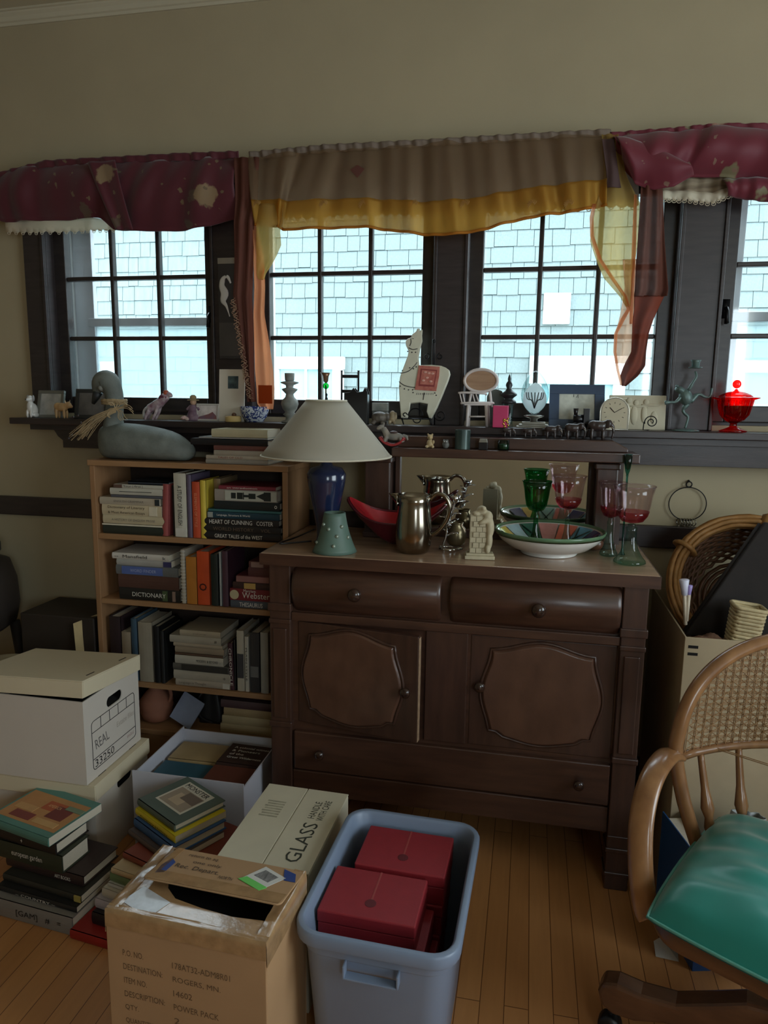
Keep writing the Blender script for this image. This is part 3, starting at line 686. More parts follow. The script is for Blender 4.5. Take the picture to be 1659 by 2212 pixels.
lettering(fb1, 'misc', .04, .012, (a, b-.06, .048), (0,1,0), (0,0,1), mat('faint_red_pencil', (160,126,120), var=0), name='handwriting')

# ---- dim corner behind the file boxes
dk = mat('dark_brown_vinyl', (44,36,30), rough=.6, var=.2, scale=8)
t_ = thing('tub', 'round cream plastic tub behind the file box at the left edge', 'tub', (-1.83, 2.11, 0))
obj('body', MB().lathe([(.10,0),(.112,.40),(.112,.42)], 24), mat('cream_plastic', (150,138,112), rough=.5), t_, smooth=True)
obj('lid', MB().lathe([(.118,0),(.12,.01),(.12,.026),(.108,.034),(.104,.028),(.001,.028)], 24), mat('cream_plastic_lid', (160,148,120), rough=.45), t_, loc=(0,0,.421), smooth=True)
c_ = thing('carton', 'dark brown carton with one cream flap open beside the bookcase', 'box', (-1.70, 2.36, 0))
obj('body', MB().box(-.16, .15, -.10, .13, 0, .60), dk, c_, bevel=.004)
f0 = P(158, 1347, Y=2.24); f1 = P(214, 1325, Y=2.30); f2 = P(220, 1428, Y=2.30); f3 = P(166, 1428, Y=2.24); off = Vector((-1.70, 2.36, 0))
fl = MB(); q = [f0-off, f1-off, f2-off, f3-off]; fl.add([tuple(v) for v in q]+[tuple(v+Vector((0,.004,0))) for v in q], [(0,1,2,3),(7,6,5,4),(0,4,5,1),(1,5,6,2),(2,6,7,3),(3,7,4,0)])
obj('flap', fl, mat('cream_flap', (178,156,112), rough=.8), c_)
s_ = thing('ottoman', 'dark round upholstered stool in the shadow at the left edge', 'stool', (-2.13, 2.29, 0))
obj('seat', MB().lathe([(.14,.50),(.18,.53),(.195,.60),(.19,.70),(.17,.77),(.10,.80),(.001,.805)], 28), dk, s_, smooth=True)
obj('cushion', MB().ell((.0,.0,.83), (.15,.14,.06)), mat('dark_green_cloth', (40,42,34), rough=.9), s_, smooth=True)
for sx in (-1,1):
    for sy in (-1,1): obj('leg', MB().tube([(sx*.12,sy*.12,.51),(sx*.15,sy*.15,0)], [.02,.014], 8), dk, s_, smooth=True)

# ---- stack at the front left
def stacked(lab, cx, cy, px, py, z, L, D, T, c, ang, **k):      # front-right lower corner given by a pixel at height z
    p = P(px, py, Z=z); r = Matrix.Rotation(ang, 3, 'Z'); o = p - r @ Vector((L, 0, 0))
    return book(lab, L, D, T, c, (o.x, o.y, z), rot=(0, 0, ang), **k)
st1 = [
 ('thick pale grey book at the very bottom of the front left stack', 158, 2022, .052, .27, .14, (134,128,122), -.10, {'title':'[GAM]   #   =','tm':ink,'tw':.55,'th':.4,'tx':.1}),
 ('black glossy magazine above the grey book, front left stack', 166, 1972, .016, .27, .14, (34,33,33), -.12, {'hard':False,'title':'~ COUNTRY ~','tm':inkw,'tw':.5,'th':.5}),
 ('dark magazine with a yellow spine end, front left stack', 176, 1950, .020, .27, .14, (48,46,40), -.13, {'hard':False,'band':[(.92,1.,(176,158,84))]}),
 ('large dark book with pale page edges, front left stack', 181, 1916, .030, .27, .14, (56,40,38), -.13, {'title':'ART BOOKS','tm':inkw,'tw':.2,'th':.35,'tx':.25}),
 ('thick dark green book with white lettering, front left stack', 136, 1888, .052, .24, .105, (50,56,42), -.13, {'title':'european garden','tm':inkw,'tw':.45,'th':.4,'tx':.0}),
 ('black and tan book just under the picture book, front left', 122, 1848, .034, .24, .12, (38,34,32), -.16, {'title':'+','tm':inkw,'tw':.03,'th':.3}),
]
z = .0008
for lab, px, py, T, L, D, c, ang, k in st1:
    stacked(lab, 0, 0, px, py, z, L, D, T, c, ang, **k); z += T+.0005
tb = stacked('picture book with teal border and orange map cover on front left stack', 0, 0, 106, 1830, z, .24, .185, .026, (86,134,124), -.22, hard=False,
  cover_art=[(.03,.97,.12,.84,(186,134,84)),(.42,.72,.50,.72,(178,88,54)),(.60,.86,.36,.66,(118,50,46)),(.18,.50,.18,.34,(130,60,54)),(.10,.40,.36,.50,(196,150,98)),(.55,.90,.18,.30,(200,158,104)),(.72,.97,.62,.72,(120,138,112))])
lettering(tb, 'AMERICA', .05, .012, (.24*.57, .185*.61, .0268), (1,0,0), (0,1,0), mat('cream_map_print', (226,176,128), var=0))
# ---- second stack, between the file boxes and the cartons
def laid(lab, cx, cy, z, L, D, T, c, ang, **k):
    r = Matrix.Rotation(ang, 3, 'Z'); o = Vector((cx, cy, z)) - r @ Vector((L/2, D/2, 0))
    return book(lab, L, D, T, c, (o.x, o.y, z), rot=(0, 0, ang), **k)
st2 = [
 ('large red book flat on the floor under the middle stack', -.965, 1.58, .30, .25, .026, (150,34,28), -.12, {}),
 ('black book directly on the big red book', -.93, 1.595, .28, .22, .034, (30,24,26), -.14, {}),
 ('lavender grey book low in the middle stack', -.935, 1.60, .27, .20, .028, (168,158,160), -.16, {'hard':False}),
 ('pale grey ribbed book in the middle stack', -.925, 1.605, .25, .20, .026, (186,178,160), -.2, {'hard':False}),
 ('thin white booklet in the middle stack', -.915, 1.61, .25, .19, .010, (200,196,188), -.2, {'hard':False}),
 ('green and white paperback in the middle stack', -.915, 1.615, .24, .19, .024, (104,126,88), -.22, {'hard':False}),
 ('cream curled magazine in the middle stack', -.905, 1.62, .25, .20, .016, (196,172,136), -.2, {'hard':False}),
 ('large reddish-brown folder sticking out to the right, middle stack', -.87, 1.665, .27, .25, .018, (138,66,52), -.32, {}),
 ('grey-brown book under the blue one, middle stack', -.93, 1.685, .21, .17, .018, (92,80,78), -.5, {'hard':False}),
 ('blue covered book with white pages, third from the top', -.925, 1.70, .20, .17, .026, (58,98,156), -.52, {}),
 ('bright yellow book second from the top of the middle stack', -.93, 1.715, .20, .165, .020, (226,206,44), -.52, {'title':'Country Homes','tm':ink,'tw':.7,'th':.45,'hard':False}),
]
z = .0008
for lab, cx, cy, L, D, T, c, ang, k in st2:
    laid(lab, cx, cy, z, L, D, T, c, ang, **k); z += T+.0005
gb = laid('grey-green book with a framed white picture atop the middle stack', -.935, 1.73, z, .19, .165, .020, (92,106,98), -.52, cover_art=[(.17,.83,.22,.92,(214,208,192)),(.21,.79,.26,.74,(168,152,134)),(.34,.60,.34,.62,(196,176,150)),(.45,.78,.5,.72,(122,108,98))])
lettering(gb, 'MONSTER', .105, .018, (.19*.5, .165*.83, .0207), (1,0,0), (0,1,0), ink)

# ---- white carton of books in front of the bookcase
ct = thing('carton', 'white sided carton of books standing before the bookcase', 'box', (-.985, 2.03, 0))
cw = MB(); cw.box(-.185, .185, -.17, -.166, 0, .262).box(-.185, .185, .166, .17, 0, .24).box(-.185, -.181, -.166, .166, 0, .25).box(.181, .185, -.166, .166, 0, .25).box(-.181, .181, -.166, .166, 0, .004)
obj('body', cw, mat('white_carton_card', (196,196,206), rough=.75, var=.03), ct)
book('manila coloured book lying in the white sided carton', .17, .12, .03, (164,140,98), (-1.15, 2.045, .18), rot=(0,0,.02), title='notes', tm=inkg, tw=.3, th=.3)
book('teal book lying at the front of the white sided carton', .18, .13, .03, (44,86,102), (-1.15, 1.90, .18), rot=(0,0,0))
wb = book('dark brown book with white handwritten title in the white sided carton', .153, .13, .05, (60,40,34), (-.965, 2.025, .18), rot=(0,0,-.02))
for k, (s, w) in enumerate((('A colonial witness', .13), ('& Pioneers', .10), ('of the', .05), ('Great Wilderness', .12))): lettering(wb, s, w, .012, (.02+w/2, .105-k*.022, .0505), (1,0,0), (0,1,0), inkw)
book('russet brown book at the right front of the white sided carton', .153, .14, .045, (98,52,40), (-.965, 1.875, .18), rot=(0,0,.0))
for sx, sz, lab in ((-1.13, .004, 'stack of brown files filling the left of the white sided carton'), (-.955, .004, 'stack of brown files filling the right of the white sided carton')):
    f_ = thing('file_stack', lab, 'files', (sx, 2.03, sz+.001)); 
    for k in range(5): obj('folder', MB().box(-.03 if sx < -1.1 else -.015, .115 if sx > -1.1 else .14, -.15+.003*k, .155-.002*k, .034*k, .034*k+.03), mat('kraft_folder', (150,112,74), rough=.85), f_)
# ---- cream GLASS carton
p0 = Vector((-.67, 1.385, 0)); gw, gd, gh = .228, .335, .36
gbx = thing('carton', 'cream carton stencilled GLASS handle with care', 'box', (-.555, 1.555, 0), rotz=-.02)
obj('body', MB().box(-gw/2, gw/2, -gd/2, gd/2, 0, gh-.004), ccard, gbx, bevel=.003)
for s in (-1, 1): obj('flap', MB().box(min(s*.0012, s*gw/2), max(s*.0012, s*gw/2), -gd/2-.001, gd/2+.001, gh-.004, gh), ccard, gbx, bevel=.001)
stm = mat('stencil_green_black', (62,64,54), rough=.8, var=0)
lettering(gbx, 'GLASS', .155, .038, (.060, -.06, gh), (0,1,0), (-1,0,0), stm)
lettering(gbx, 'HANDLE', .075, .018, (.050, .075, gh), (0,1,0), (-1,0,0), stm); lettering(gbx, 'WITH CARE', .09, .018, (.074, .077, gh), (0,1,0), (-1,0,0), stm)
sm = MB(); 
for k in range(7): sm.box(-.085+.004*(k % 2), -.035, .02+k*.011, .026+k*.011, gh, gh+.0004)
obj('faded_stamp', sm, mat('faded_ink', (164,158,136), rough=.85, var=.2, scale=60), gbx)
# ---- taped brown carton
bb_ = thing('carton', 'taped brown cardboard carton with blue tape and shipping labels', 'box', (-.590, 1.192, 0), rotz=-.05)
bw, bd_, bh = .335, .205, .44; x0, x1, y0, y1 = -bw/2, bw/2, -bd_/2, bd_/2; t = .004
tape = mat('clear_tape_over_card', (164,130,92), rough=.18, var=.18, scale=40, coat=.6, bump=.25, bscale=55)
body = MB(); body.box(x0, x1, y0, y0+t, 0, bh).box(x0, x1, y1-t, y1, 0, bh).box(x0, x0+t, y0+t, y1-t, 0, bh).box(x1-t, x1, y0+t, y1-t, 0, bh).box(x0+t, x1-t, y0+t, y1-t, 0, t)
obj('body', body, card, bb_, bevel=.003)
obj('dark_filler', MB().box(x0+.008, x1-.008, y0+.008, y1-.008, .005, bh-.05), blk, bb_)  # black block put in as the darkness under the torn flap
# torn front flap
tp = [(x0, y0), (x1, y0), (x1, y0+.050), (x1-.03, y0+.052), (x1-.09, y0+.046), (x1-.16, y0+.052), (x1-.22, y0+.062), (x0+.085, y0+.085), (x0+.075, y0+.105), (x0+.05, y0+.12), (x0+.03, y1), (x0, y1)]
fl = MB(); n = len(tp); fl.add([(p[0], p[1], bh-.003) for p in tp]+[(p[0], p[1], bh) for p in tp], [tuple(range(n-1,-1,-1)), tuple(range(n, 2*n))]+[(i, (i+1) % n, (i+1) % n+n, i+n) for i in range(n)])
obj('torn_flap', fl, tape, bb_)
lp = rrect(x0+.035, x1-.002, -.135, 0, .012)                 # raised back flap: outline in x and (distance from the back edge)
rf = MB(); ang = .17
rf.add([(p[0], y1+p[1]*math.cos(ang), bh+.001-p[1]*math.sin(ang)) for p in lp]+[(p[0], y1+p[1]*math.cos(ang), bh-.003-p[1]*math.sin(ang)) for p in lp], [tuple(range(len(lp))), tuple(range(2*len(lp)-1, len(lp)-1, -1))]+[(i, i+len(lp), (i+1) % len(lp)+len(lp), (i+1) % len(lp)) for i in range(len(lp))])
flap = obj('raised_flap', rf, card, bb_, bevel=.0015)
up_ = (0, math.cos(ang), -math.sin(ang)); nz = Vector((0, math.sin(ang), math.cos(ang)))
def onflap(x, d): return Vector((x, y1-d*math.cos(ang), bh+.001+d*math.sin(ang)))+nz*.0006
def patch(name, pts, m, par=flap, h=.0006):
    v = [onflap(*p) for p in pts]; k = len(v); mb = MB()
    mb.add([tuple(q) for q in v]+[tuple(q+nz*h) for q in v], [tuple(range(k-1,-1,-1)), tuple(range(k, 2*k))]+[(i, (i+1) % k, (i+1) % k+k, i+k) for i in range(k)])
    return obj(name, mb, m, par)
blue = mat('blue_painters_tape', (42,66,132), rough=.6, var=.08)
patch('blue_tape', [(x0+.05,.045),(x0+.066,.060),(x0+.066,.105),(x0+.05,.113),(x0+.045,.08)], blue)
patch('blue_tape', [(x1-.045,.008),(x1-.015,.02),(x1-.005,.05),(x1-.03,.05)], blue)
lb = patch('shipping_label', [(x1-.085,.012),(x1-.028,.042),(x1-.058,.098),(x1-.115,.075)], mat('white_label', (214,212,206), rough=.6, var=.04))
patch('green_strip', [(x1-.105,.062),(x1-.050,.088),(x1-.060,.104),(x1-.118,.076)], mat('lime_green_print', (112,204,96), rough=.6, var=.03), h=.001)
patch('barcode', [(x1-.079,.026),(x1-.043,.045),(x1-.056,.070),(x1-.094,.053)], mat('grey_barcode', (122,120,118), rough=.7, var=.5, scale=260, stretch=(1,.05,1)), h=.001)
patch('tape_strip', [(x0+.037,.098),(x1-.004,.098),(x1-.006,.132),(x0+.045,.134)], tape)
patch('tape_strip', [(x0+.04,.002),(x0+.055,.002),(x0+.055,.098),(x0+.04,.098)], tape)
for s, w, hh, cx_, d in (('return to sq.', .07, .013, -.055, .024), ('one only', .065, .014, -.035, .047), ('Rec. Depart.', .10, .020, -.045, .072), ('NORTH', .03, .012, .025, .083)):
    lettering(flap, s, w, hh, onflap(cx_, d), (1,0,0), up_, mat('marker_scrawl', (74,56,40), var=0), name='handwriting')
obj('sticker', MB().box(-.04, .04, -.026, .026, 0, .0006), mat('white_sticker', (206,210,216), rough=.25, var=.1, scale=60), bb_, loc=(x0+.065, y0+.038, bh+.0004), rot=(0,0,-.35))
et = MB()                                                    # crinkled clear tape wrapped over the edges
for (xa, ya), (xb, yb) in (((x0, y0), (x0, y1)), ((x1, y0), (x1, y1)), ((x0, y0), (x1, y0))):
    hor = ya == yb; nseg = 16
    def ef(u, v, xa=xa, ya=ya, xb=xb, yb=yb, hor=hor):
        p = lerp(xa, xb, u); q = lerp(ya, yb, u); k = R_.uniform(-.0012,.0012); sg = -1 if (xa < 0) else 1
        if hor: return (p, q-.0016-k*.4 if v < .5 else q+(v-.5)*.03, bh+.0018+k if v >= .5 else bh-.035*(.5-v)*2)
        return (p+sg*(.0016+k*.4) if v < .5 else p-sg*(v-.5)*.05, q, bh+.0018+k if v >= .5 else bh-.05*(.5-v)*2)
    et.grid(ef, nseg, 8)
obj('edge_tape', et, tape, bb_, smooth=True)
stamp = mat('brown_stamp_ink', (108,82,56), rough=.85, var=0)
for k, (l_, r2) in enumerate((('P.O. NO.', '178AT32-ADM8R01'), ('DESTINATION:', 'ROGERS, MN.'), ('ITEM NO.', '14602'), ('DESCRIPTION:', 'POWER PACK'), ('QTY.', '2'), ('QUANTITY', ''))):
    zz = bh-.085-k*.030; wl = {0:.045,1:.085,2:.05,3:.088,4:.03,5:.06}[k]
    lettering(bb_, l_, wl, .013, (x0+.035+wl/2, y0, zz), (1,0,0), (0,0,1), stamp)
    if r2: wr = {0:.12,1:.10,2:.04,3:.095,4:.012}[k]; lettering(bb_, r2, wr, .013, (x0+.142+wr/2, y0, zz-.004), (1,0,0), (0,0,1), stamp)
# ---- grey-blue plastic tote with red boxes
tm_ = mat('grey_blue_plastic', (122,136,158), rough=.38, var=.04, scale=5)
to = thing('storage_tote', 'open grey-blue plastic storage tote holding red boxes', 'tote', (-.245, 1.39, 0), rotz=-.03)
tw2, td2, th2 = .165, .222, .395
def lp_(hx, hy, z, r): return [(p[0], p[1], z) for p in rrect(-hx, hx, -hy, hy, r, 6)]
mb = MB(); mb.rings([lp_(tw2-.045, td2-.045, 0, .04), lp_(tw2-.038, td2-.038, .012, .045), lp_(tw2-.016, td2-.016, th2-.055, .05), lp_(tw2-.012, td2-.012, th2-.052, .052), lp_(tw2-.011, td2-.011, th2-.030, .052),
   lp_(tw2, td2, th2-.028, .055), lp_(tw2+.001, td2+.001, th2-.006, .055), lp_(tw2-.002, td2-.002, th2, .053), lp_(tw2-.012, td2-.012, th2, .046), lp_(tw2-.016, td2-.016, th2-.006, .044), lp_(tw2-.02, td2-.02, th2-.05, .046), lp_(tw2-.044, td2-.044, .016, .04), lp_(tw2-.06, td2-.06, .008, .03)])
obj('tub', mb, tm_, to, smooth=True, bevel=.0015)
for s in (-1, 1):
    hd = MB(); y = s*(td2-.013)
    hd.box(-.055, .055, min(y, y+s*.020), max(y, y+s*.020), th2-.078, th2-.074).box(-.055, -.051, min(y, y+s*.020), max(y, y+s*.020), th2-.078, th2-.05).box(.051, .055, min(y, y+s*.020), max(y, y+s*.020), th2-.078, th2-.05)
    obj('handle', hd, tm_, to, bevel=.001)
red = mat('dark_red_leatherette', (142,34,42), rough=.55, var=.06, scale=30, bump=.08, bscale=300)
def red_box(label, cx, cy, z, w, d, h, ang):
    o = thing('keepsake_box', label, 'box', (cx, cy, z), rotz=ang, group='red boxes in the storage tote')
    obj('base', MB().box(-w/2, w/2, -d/2, d/2, 0, h*.6), red, o, bevel=.002)
    obj('lid', MB().box(-w/2-.0015, w/2+.0015, -d/2-.0015, d/2+.0015, h*.6+.0008, h), red, o, bevel=.003)
    obj('crease', MB().box(-.002, .002, -d*.12, d*.5, h, h+.0005), mat('rubbed_red_line', (156,66,62), var=.1), o)
    obj('emblem', MB().lathe([(.012,0),(.012,.0006),(.009,.0008)], 18, c=(0,-d*.2,h)), mat('dark_emblem', (96,26,32), var=.1), o)
    return o
zt_, hb = .372, .0715
for k in range(5):
    nm = ('top', 'second', 'third', 'fourth', 'lowest')[k]; z = zt_-hb*(k+1)-.0004*k
    red_box('dark red box, %s of the front pile in the tote' % nm, (-.283, -.264, -.25, -.246, -.245)[k], 1.338-.003*(k > 1)+.004*k, z, .205-.006*k, .144-.006*k, hb, -.03)
    red_box('dark red box, %s of the back pile in the tote' % nm, (-.243, -.243, -.244, -.245, -.245)[k], 1.502-.006*k, z, .205-.006*k, .148-.007*k, hb, -.03)

# ================================================================ RIGHT: chair, carton of baskets, wall hoop
# ---- bentwood office chair
chw = wood('honey_oak_chair', (126,86,54), (156,112,72), rough=.28, grain=(6,6,2), scale=5, bump=.04, coat=.5)
chd = wood('brown_oak_chair_base', (86,56,38), (110,74,50), rough=.35, grain=(2,7,7), scale=5, bump=.05, coat=.3)
ch = thing('desk_chair', 'bentwood cane-back swivel chair with green satin cushion', 'chair', (.575, 1.385, 0), rotz=-PI/6)
hx, hy = .235, .225
def sq(hx, hy, z, r=.07): return [(p[0], p[1], z) for p in rrect(-hx, hx, -hy, hy, r, 6)]
obj('seat', MB().rings([sq(hx-.03, hy-.03, .385), sq(hx, hy, .395), sq(hx+.004, hy+.004, .41), sq(hx, hy, .43), sq(hx-.02, hy-.02, .435)]), chd, ch, smooth=True, bevel=.002)
green = mat('teal_green_satin', (34,136,124), rough=.34, var=.12, scale=5, sheen=.3, bump=.12, bscale=9)
def cush(u, v):
    a = u*2-1; b = v*2-1; k = (1-abs(a)**4)*(1-abs(b)**4)
    z = .437+.006+.082*max(0, k)**.5
    z += (.004*math.sin(a*9+b*4)+.0045*math.sin(b*14+a*3)+.003*math.sin(b*23-a*6))*k
    s = 1-.05*(a*a*b*b)
    return (a*(hx+.004)*s, b*(hy+.006)*s-.012, z)
cm = MB(); cm.grid(cush, 28, 28)
cm.grid(lambda u, v: (cush(1-u, v)[0], cush(1-u, v)[1], .438), 28, 28)
cu = obj('cushion', cm, green, ch, smooth=True, sub=1)
edge = [cush(i/20, 0) for i in range(20)]+[cush(1, i/20) for i in range(20)]+[cush(1-i/20, 1) for i in range(20)]+[cush(0, 1-i/20) for i in range(20)]
obj('piping', MB().tube([(e[0]*1.004, e[1]*1.004, e[2]+.002) for e in edge], .0035, 6, closed=True), mat('pale_green_piping', (92,160,146), rough=.35, var=.05), cu, smooth=True)
# barrel back: the hoop wraps round from arm to arm
bx, by = .300, .245
def bk_y(x, z): return .075+.205*(1-(x/bx)**2)+(z-.60)*.14
hoop = []
for i in range(33):
    t = i/32; a = PI*(1-t); x = bx*math.copysign(abs(math.cos(a))**.62, math.cos(a)); zz = .635+.27*abs(math.sin(a))**.75
    hoop.append((x, bk_y(x, zz), zz))
hoop = [(-.235, .085, .425), (-.272, .075, .53)] + hoop + [(.272, .075, .53), (.235, .085, .425)]
obj('back_hoop', MB().tube(smoothpath(hoop, 3), .013, 10, flat=1.25), chw, ch, smooth=True)
zlow = lambda x: .622+.035*(1-(x/bx)**2)**.7
lowr = [(x, bk_y(x, zlow(x)), zlow(x)) for x in [bx*(i/10-1) for i in range(21)]]
obj('lower_rail', MB().tube(lowr, .010, 8), chw, ch, smooth=True)
# cane panel: woven strands, too fine to pick apart
cane = mat('cane_strands', (150,112,72), rough=.45, var=.15, scale=60)
def ztop(x): 
    c = min(1, abs(x)/bx)**(1/.62); return .635+.27*max(0, math.sin(math.acos(min(1, c))))**.75
cn = MB(); r = .0011; st = .0125; i = 0
x = -bx+.012
while x < bx-.01:
    z0, z1 = zlow(x), ztop(x)
    for dx in (0, .0035): cn.tube([(x+dx, bk_y(x, z0+(z1-z0)*k/4)-.001, z0+(z1-z0)*k/4) for k in range(5)], r, 4)
    x += st
z = .64
while z < .90:
    xs_ = [bx*(q/16-1) for q in range(33)]; xs_ = [q for q in xs_ if zlow(q) < z < ztop(q)]
    if len(xs_) > 1:
        for dz in (0, .0035): cn.tube([(q, bk_y(q, z)+.001, z+dz) for q in xs_], r, 4)
    z += st
for sgn in (1, -1):
    d = -.6
    while d < 1.6:
        pts = []
        for k in range(40):
            x = -bx+2*bx*k/39; z = d+sgn*x+.0
            if zlow(x)+.004 < z < ztop(x)-.004: pts.append((x, bk_y(x, z), z))
        if len(pts) > 1: cn.tube([pts[0], pts[len(pts)//2], pts[-1]] if len(pts) > 2 else pts, r*.9, 4)
        d += st*1.42
tag(obj('cane_weave', cn, cane, ch), kind='stuff')
# spindles under the back
for x in (-.262, -.20, -.115, 0, .115, .20, .262):
    y = bk_y(x, zlow(x)); xs0 = x*.80; y0 = min(.205, .06+.17*(1-(x/bx)**2))
    pts = [(lerp(xs0, x, k/10), lerp(y0, y, k/10), lerp(.432, zlow(x), k/10)) for k in range(11)]
    rr = [.010,.008,.013,.009,.015,.012,.009,.0085,.008,.0075,.007]
    obj('spindle', MB().tube(pts, rr, 10), chw, ch, smooth=True)
# bent arms
for s in (-1, 1):
    arm = smoothpath([(s*.298, bk_y(.298, .64)-.004, .632), (s*.304, .04, .642), (s*.306, -.02, .632), (s*.303, -.075, .60), (s*.295, -.115, .545), (s*.280, -.14, .47), (s*.262, -.15, .405), (s*.252, -.15, .385)], 5)
    obj('arm', MB().tube(arm, .010, 10, flat=2.6, upv=(0,-.5,.9)), chw, ch, smooth=True)
# pedestal and four shaped legs on casters
ped = obj('pedestal', MB().lathe([(.035,.10),(.05,.12),(.05,.19),(.032,.22),(.026,.30),(.06,.37),(.085,.386)], 20), chd, ch, smooth=True)
ang0 = math.atan2(1.49-1.385, .215-.575)+PI/6
for k in range(4):
    a = ang0+k*PI/2
    prof = [(.03,.105),(.10,.095),(.17,.105),(.24,.098),(.30,.075),(.345,.072),(.372,.085),(.380,.115),(.372,.138),(.34,.148),(.29,.144),(.22,.152),(.15,.185),(.09,.215),(.03,.222)]
    T = Matrix.Rotation(a, 4, 'Z')
    mbx = MB(); mbx.prism(prof, -.026, .026, T=T)
    lg = obj('leg', mbx, chd, ch, bevel=.008)
    w_ = MB(); p = T @ Vector((.352, 0, 0)); Tr = Matrix.Translation((p.x, p.y, .026)) @ Matrix.Rotation(a+PI/2, 4, 'Z') @ Matrix.Rotation(PI/2, 4, 'Y')
    w_.lathe([(.010,-.017),(.024,-.015),(.0258,-.009),(.0258,.009),(.024,.015),(.010,.017)], 18, T=Tr); w_.tube([(p.x, p.y, .04), (p.x, p.y, .076)], .007, 8)
    obj('caster', w_, mat('black_caster', (24,22,22), rough=.4), lg, smooth=True)

# ---- carton of baskets beside the sideboard
RX0, RX1, RY0, RY1, RZ = .43, .98, 1.945, 2.47, .80
rc = thing('carton', 'tall cream carton of baskets standing right of the sideboard', 'box', ((RX0+RX1)/2, (RY0+RY1)/2, 0))
a, b = (RX1-RX0)/2, (RY1-RY0)/2
mb = MB(); mb.box(-a, a, -b, -b+.005, 0, RZ).box(-a, a, b-.005, b, 0, RZ).box(-a, -a+.005, -b+.005, b-.005, 0, RZ).box(a-.005, a, -b+.005, b-.005, 0, RZ).box(-a+.005, a-.005, -b+.005, b-.005, 0, .005)
obj('body', mb, mat('tan_cream_carton', (176,158,128), rough=.8, var=.05), rc, bevel=.0015)
obj('printed_bars', MB().box(-a+.01, -a+.035, -b-.0006, -b, RZ-.03, RZ-.022).box(-a+.01, -a+.035, -b-.0006, -b, RZ-.05, RZ-.042), blk, rc)
pk = thing('packing', 'crumpled dark packing paper filling the cream carton', 'packing paper', ((RX0+RX1)/2, (RY0+RY1)/2, .0065))
def pf(u, v): 
    x, y = (u*2-1)*(a-.012), (v*2-1)*(b-.012)
    return (x, y, .44+.05*math.sin(u*11)*math.cos(v*9)+.03*math.sin(u*23+v*17))
g = MB(); g.grid(pf, 18, 18); g.box(-a+.012, a-.012, -b+.012, b-.012, 0, .38); obj('heap', g, mat('brown_packing_paper', (96,76,58), rough=.9, var=.2), pk)
# big wicker basket with an arched rim
wk = mat('honey_wicker', (168,122,70), rough=.45, var=.18, scale=40); wkd = mat('brown_wicker', (112,74,48), rough=.45, var=.2, scale=40)
wb_ = thing('wicker_basket', 'large honey wicker basket with thick arched rim in the carton', 'basket', (.665, 2.30, .835), rot=(1.05, 0, -.15))
R0 = .205
rim = MB()
for k in range(7):
    dr, dz = .016*math.cos(k*.9), .016*math.sin(k*.9)
    rim.tube([((R0+dr)*math.cos(q*2*PI/48), (R0+dr)*math.sin(q*2*PI/48), .10+dz+.003*math.sin(q*1.7+k)) for q in range(48)], .0075, 6, closed=True)
obj('rim', rim, wk, wb_, smooth=True)
wv = MB()
def brad(z): return .125+.08*(max(0,z+.066)/.17)**.6
for k in range(14):
    z = -.058+k*.0115
    wv.tube([((brad(z)+.004*(1 if (q+k) % 2 else -1))*math.cos(q*2*PI/44), (brad(z)+.004*(1 if (q+k) % 2 else -1))*math.sin(q*2*PI/44), z) for q in range(44)], .0058, 5, closed=True)
for k in range(8):
    r = .015+k*.015
    wv.tube([(r*math.cos(q*2*PI/36), r*math.sin(q*2*PI/36), -.066+.004*(1 if (q+k) % 2 else -1)) for q in range(36)], .0065, 5, closed=True)
tag(obj('weave', wv, wkd, wb_, smooth=True), kind='stuff')
for an in (1.35, 2.6, .3): obj('binding', MB().tube([((R0+.026*math.cos(q*2*PI/12))*math.cos(an), (R0+.026*math.cos(q*2*PI/12))*math.sin(an), .10+.026*math.sin(q*2*PI/12)) for q in range(12)], .008, 6, closed=True, flat=2.2), wk, wb_, smooth=True)
# dark board leaning across the carton
q0, q1, q2 = P(1480, 1372, Y=2.05), P(1652, 1128, Y=2.10), P(1700, 1320, Y=1.98)
bdm = wood('black_brown_board', (26,20,17), (36,28,24), rough=.85, grain=(3,3,3), scale=5)
e1 = (q1-q0); e2 = Vector((.34, -.0, -.02)); nrm = e1.cross(e2).normalized()*.018
lb_ = MB(); corners = [q0, q0+e2, q1+e2, q1]; org = (q0+q1+e2)/2
lb_.add([tuple(c-org) for c in corners]+[tuple(c-org+nrm) for c in corners], [(0,1,2,3),(7,6,5,4),(0,4,5,1),(1,5,6,2),(2,6,7,3),(3,7,4,0)])
bdo = thing('board', 'dark brown wooden board leaning diagonally in the cream carton', 'board', tuple(org))
obj('panel', lb_, bdm, bdo, bevel=.004)
lip = MB(); lip.tube([tuple(q0+e1*.02-org+nrm*1.1), tuple(q0+e1*.98-org+nrm*1.1)], .008, 8); obj('edge_strip', lip, bdm, bdo, smooth=True)
# small pale basket
sbk = thing('small_basket', 'small pale seagrass basket tilted at the front of the carton', 'basket', (.0, 0, 0)); c0 = P(1603, 1350, Y=1.99); sbk.location = c0-Vector((0,0,.055)); sbk.rotation_euler = (.0, .12, .0)
sg = mat('pale_seagrass', (186,168,128), rough=.7, var=.2, scale=50)
wv = MB()
for k in range(11):
    z = k*.0098; wv.tube([(p[0]*(.92+.08*z/.1), p[1]*(.92+.08*z/.1), z+.002*math.sin(i*2+k*PI)) for i, p in enumerate(rrect(-.036, .036, -.03, .03, .012, 4))], .0062, 5, closed=True)
for k in range(14):
    an = k*2*PI/14; 
tag(obj('weave', wv, sg, sbk, smooth=True), kind='stuff')
obj('base', MB().box(-.032, .032, -.026, .026, -.006, 0), sg, sbk, bevel=.002)
obj('rim', MB().tube([(p[0], p[1], .107) for p in rrect(-.039, .039, -.033, .033, .012, 4)], .0055, 6, closed=True), sg, sbk, smooth=True)
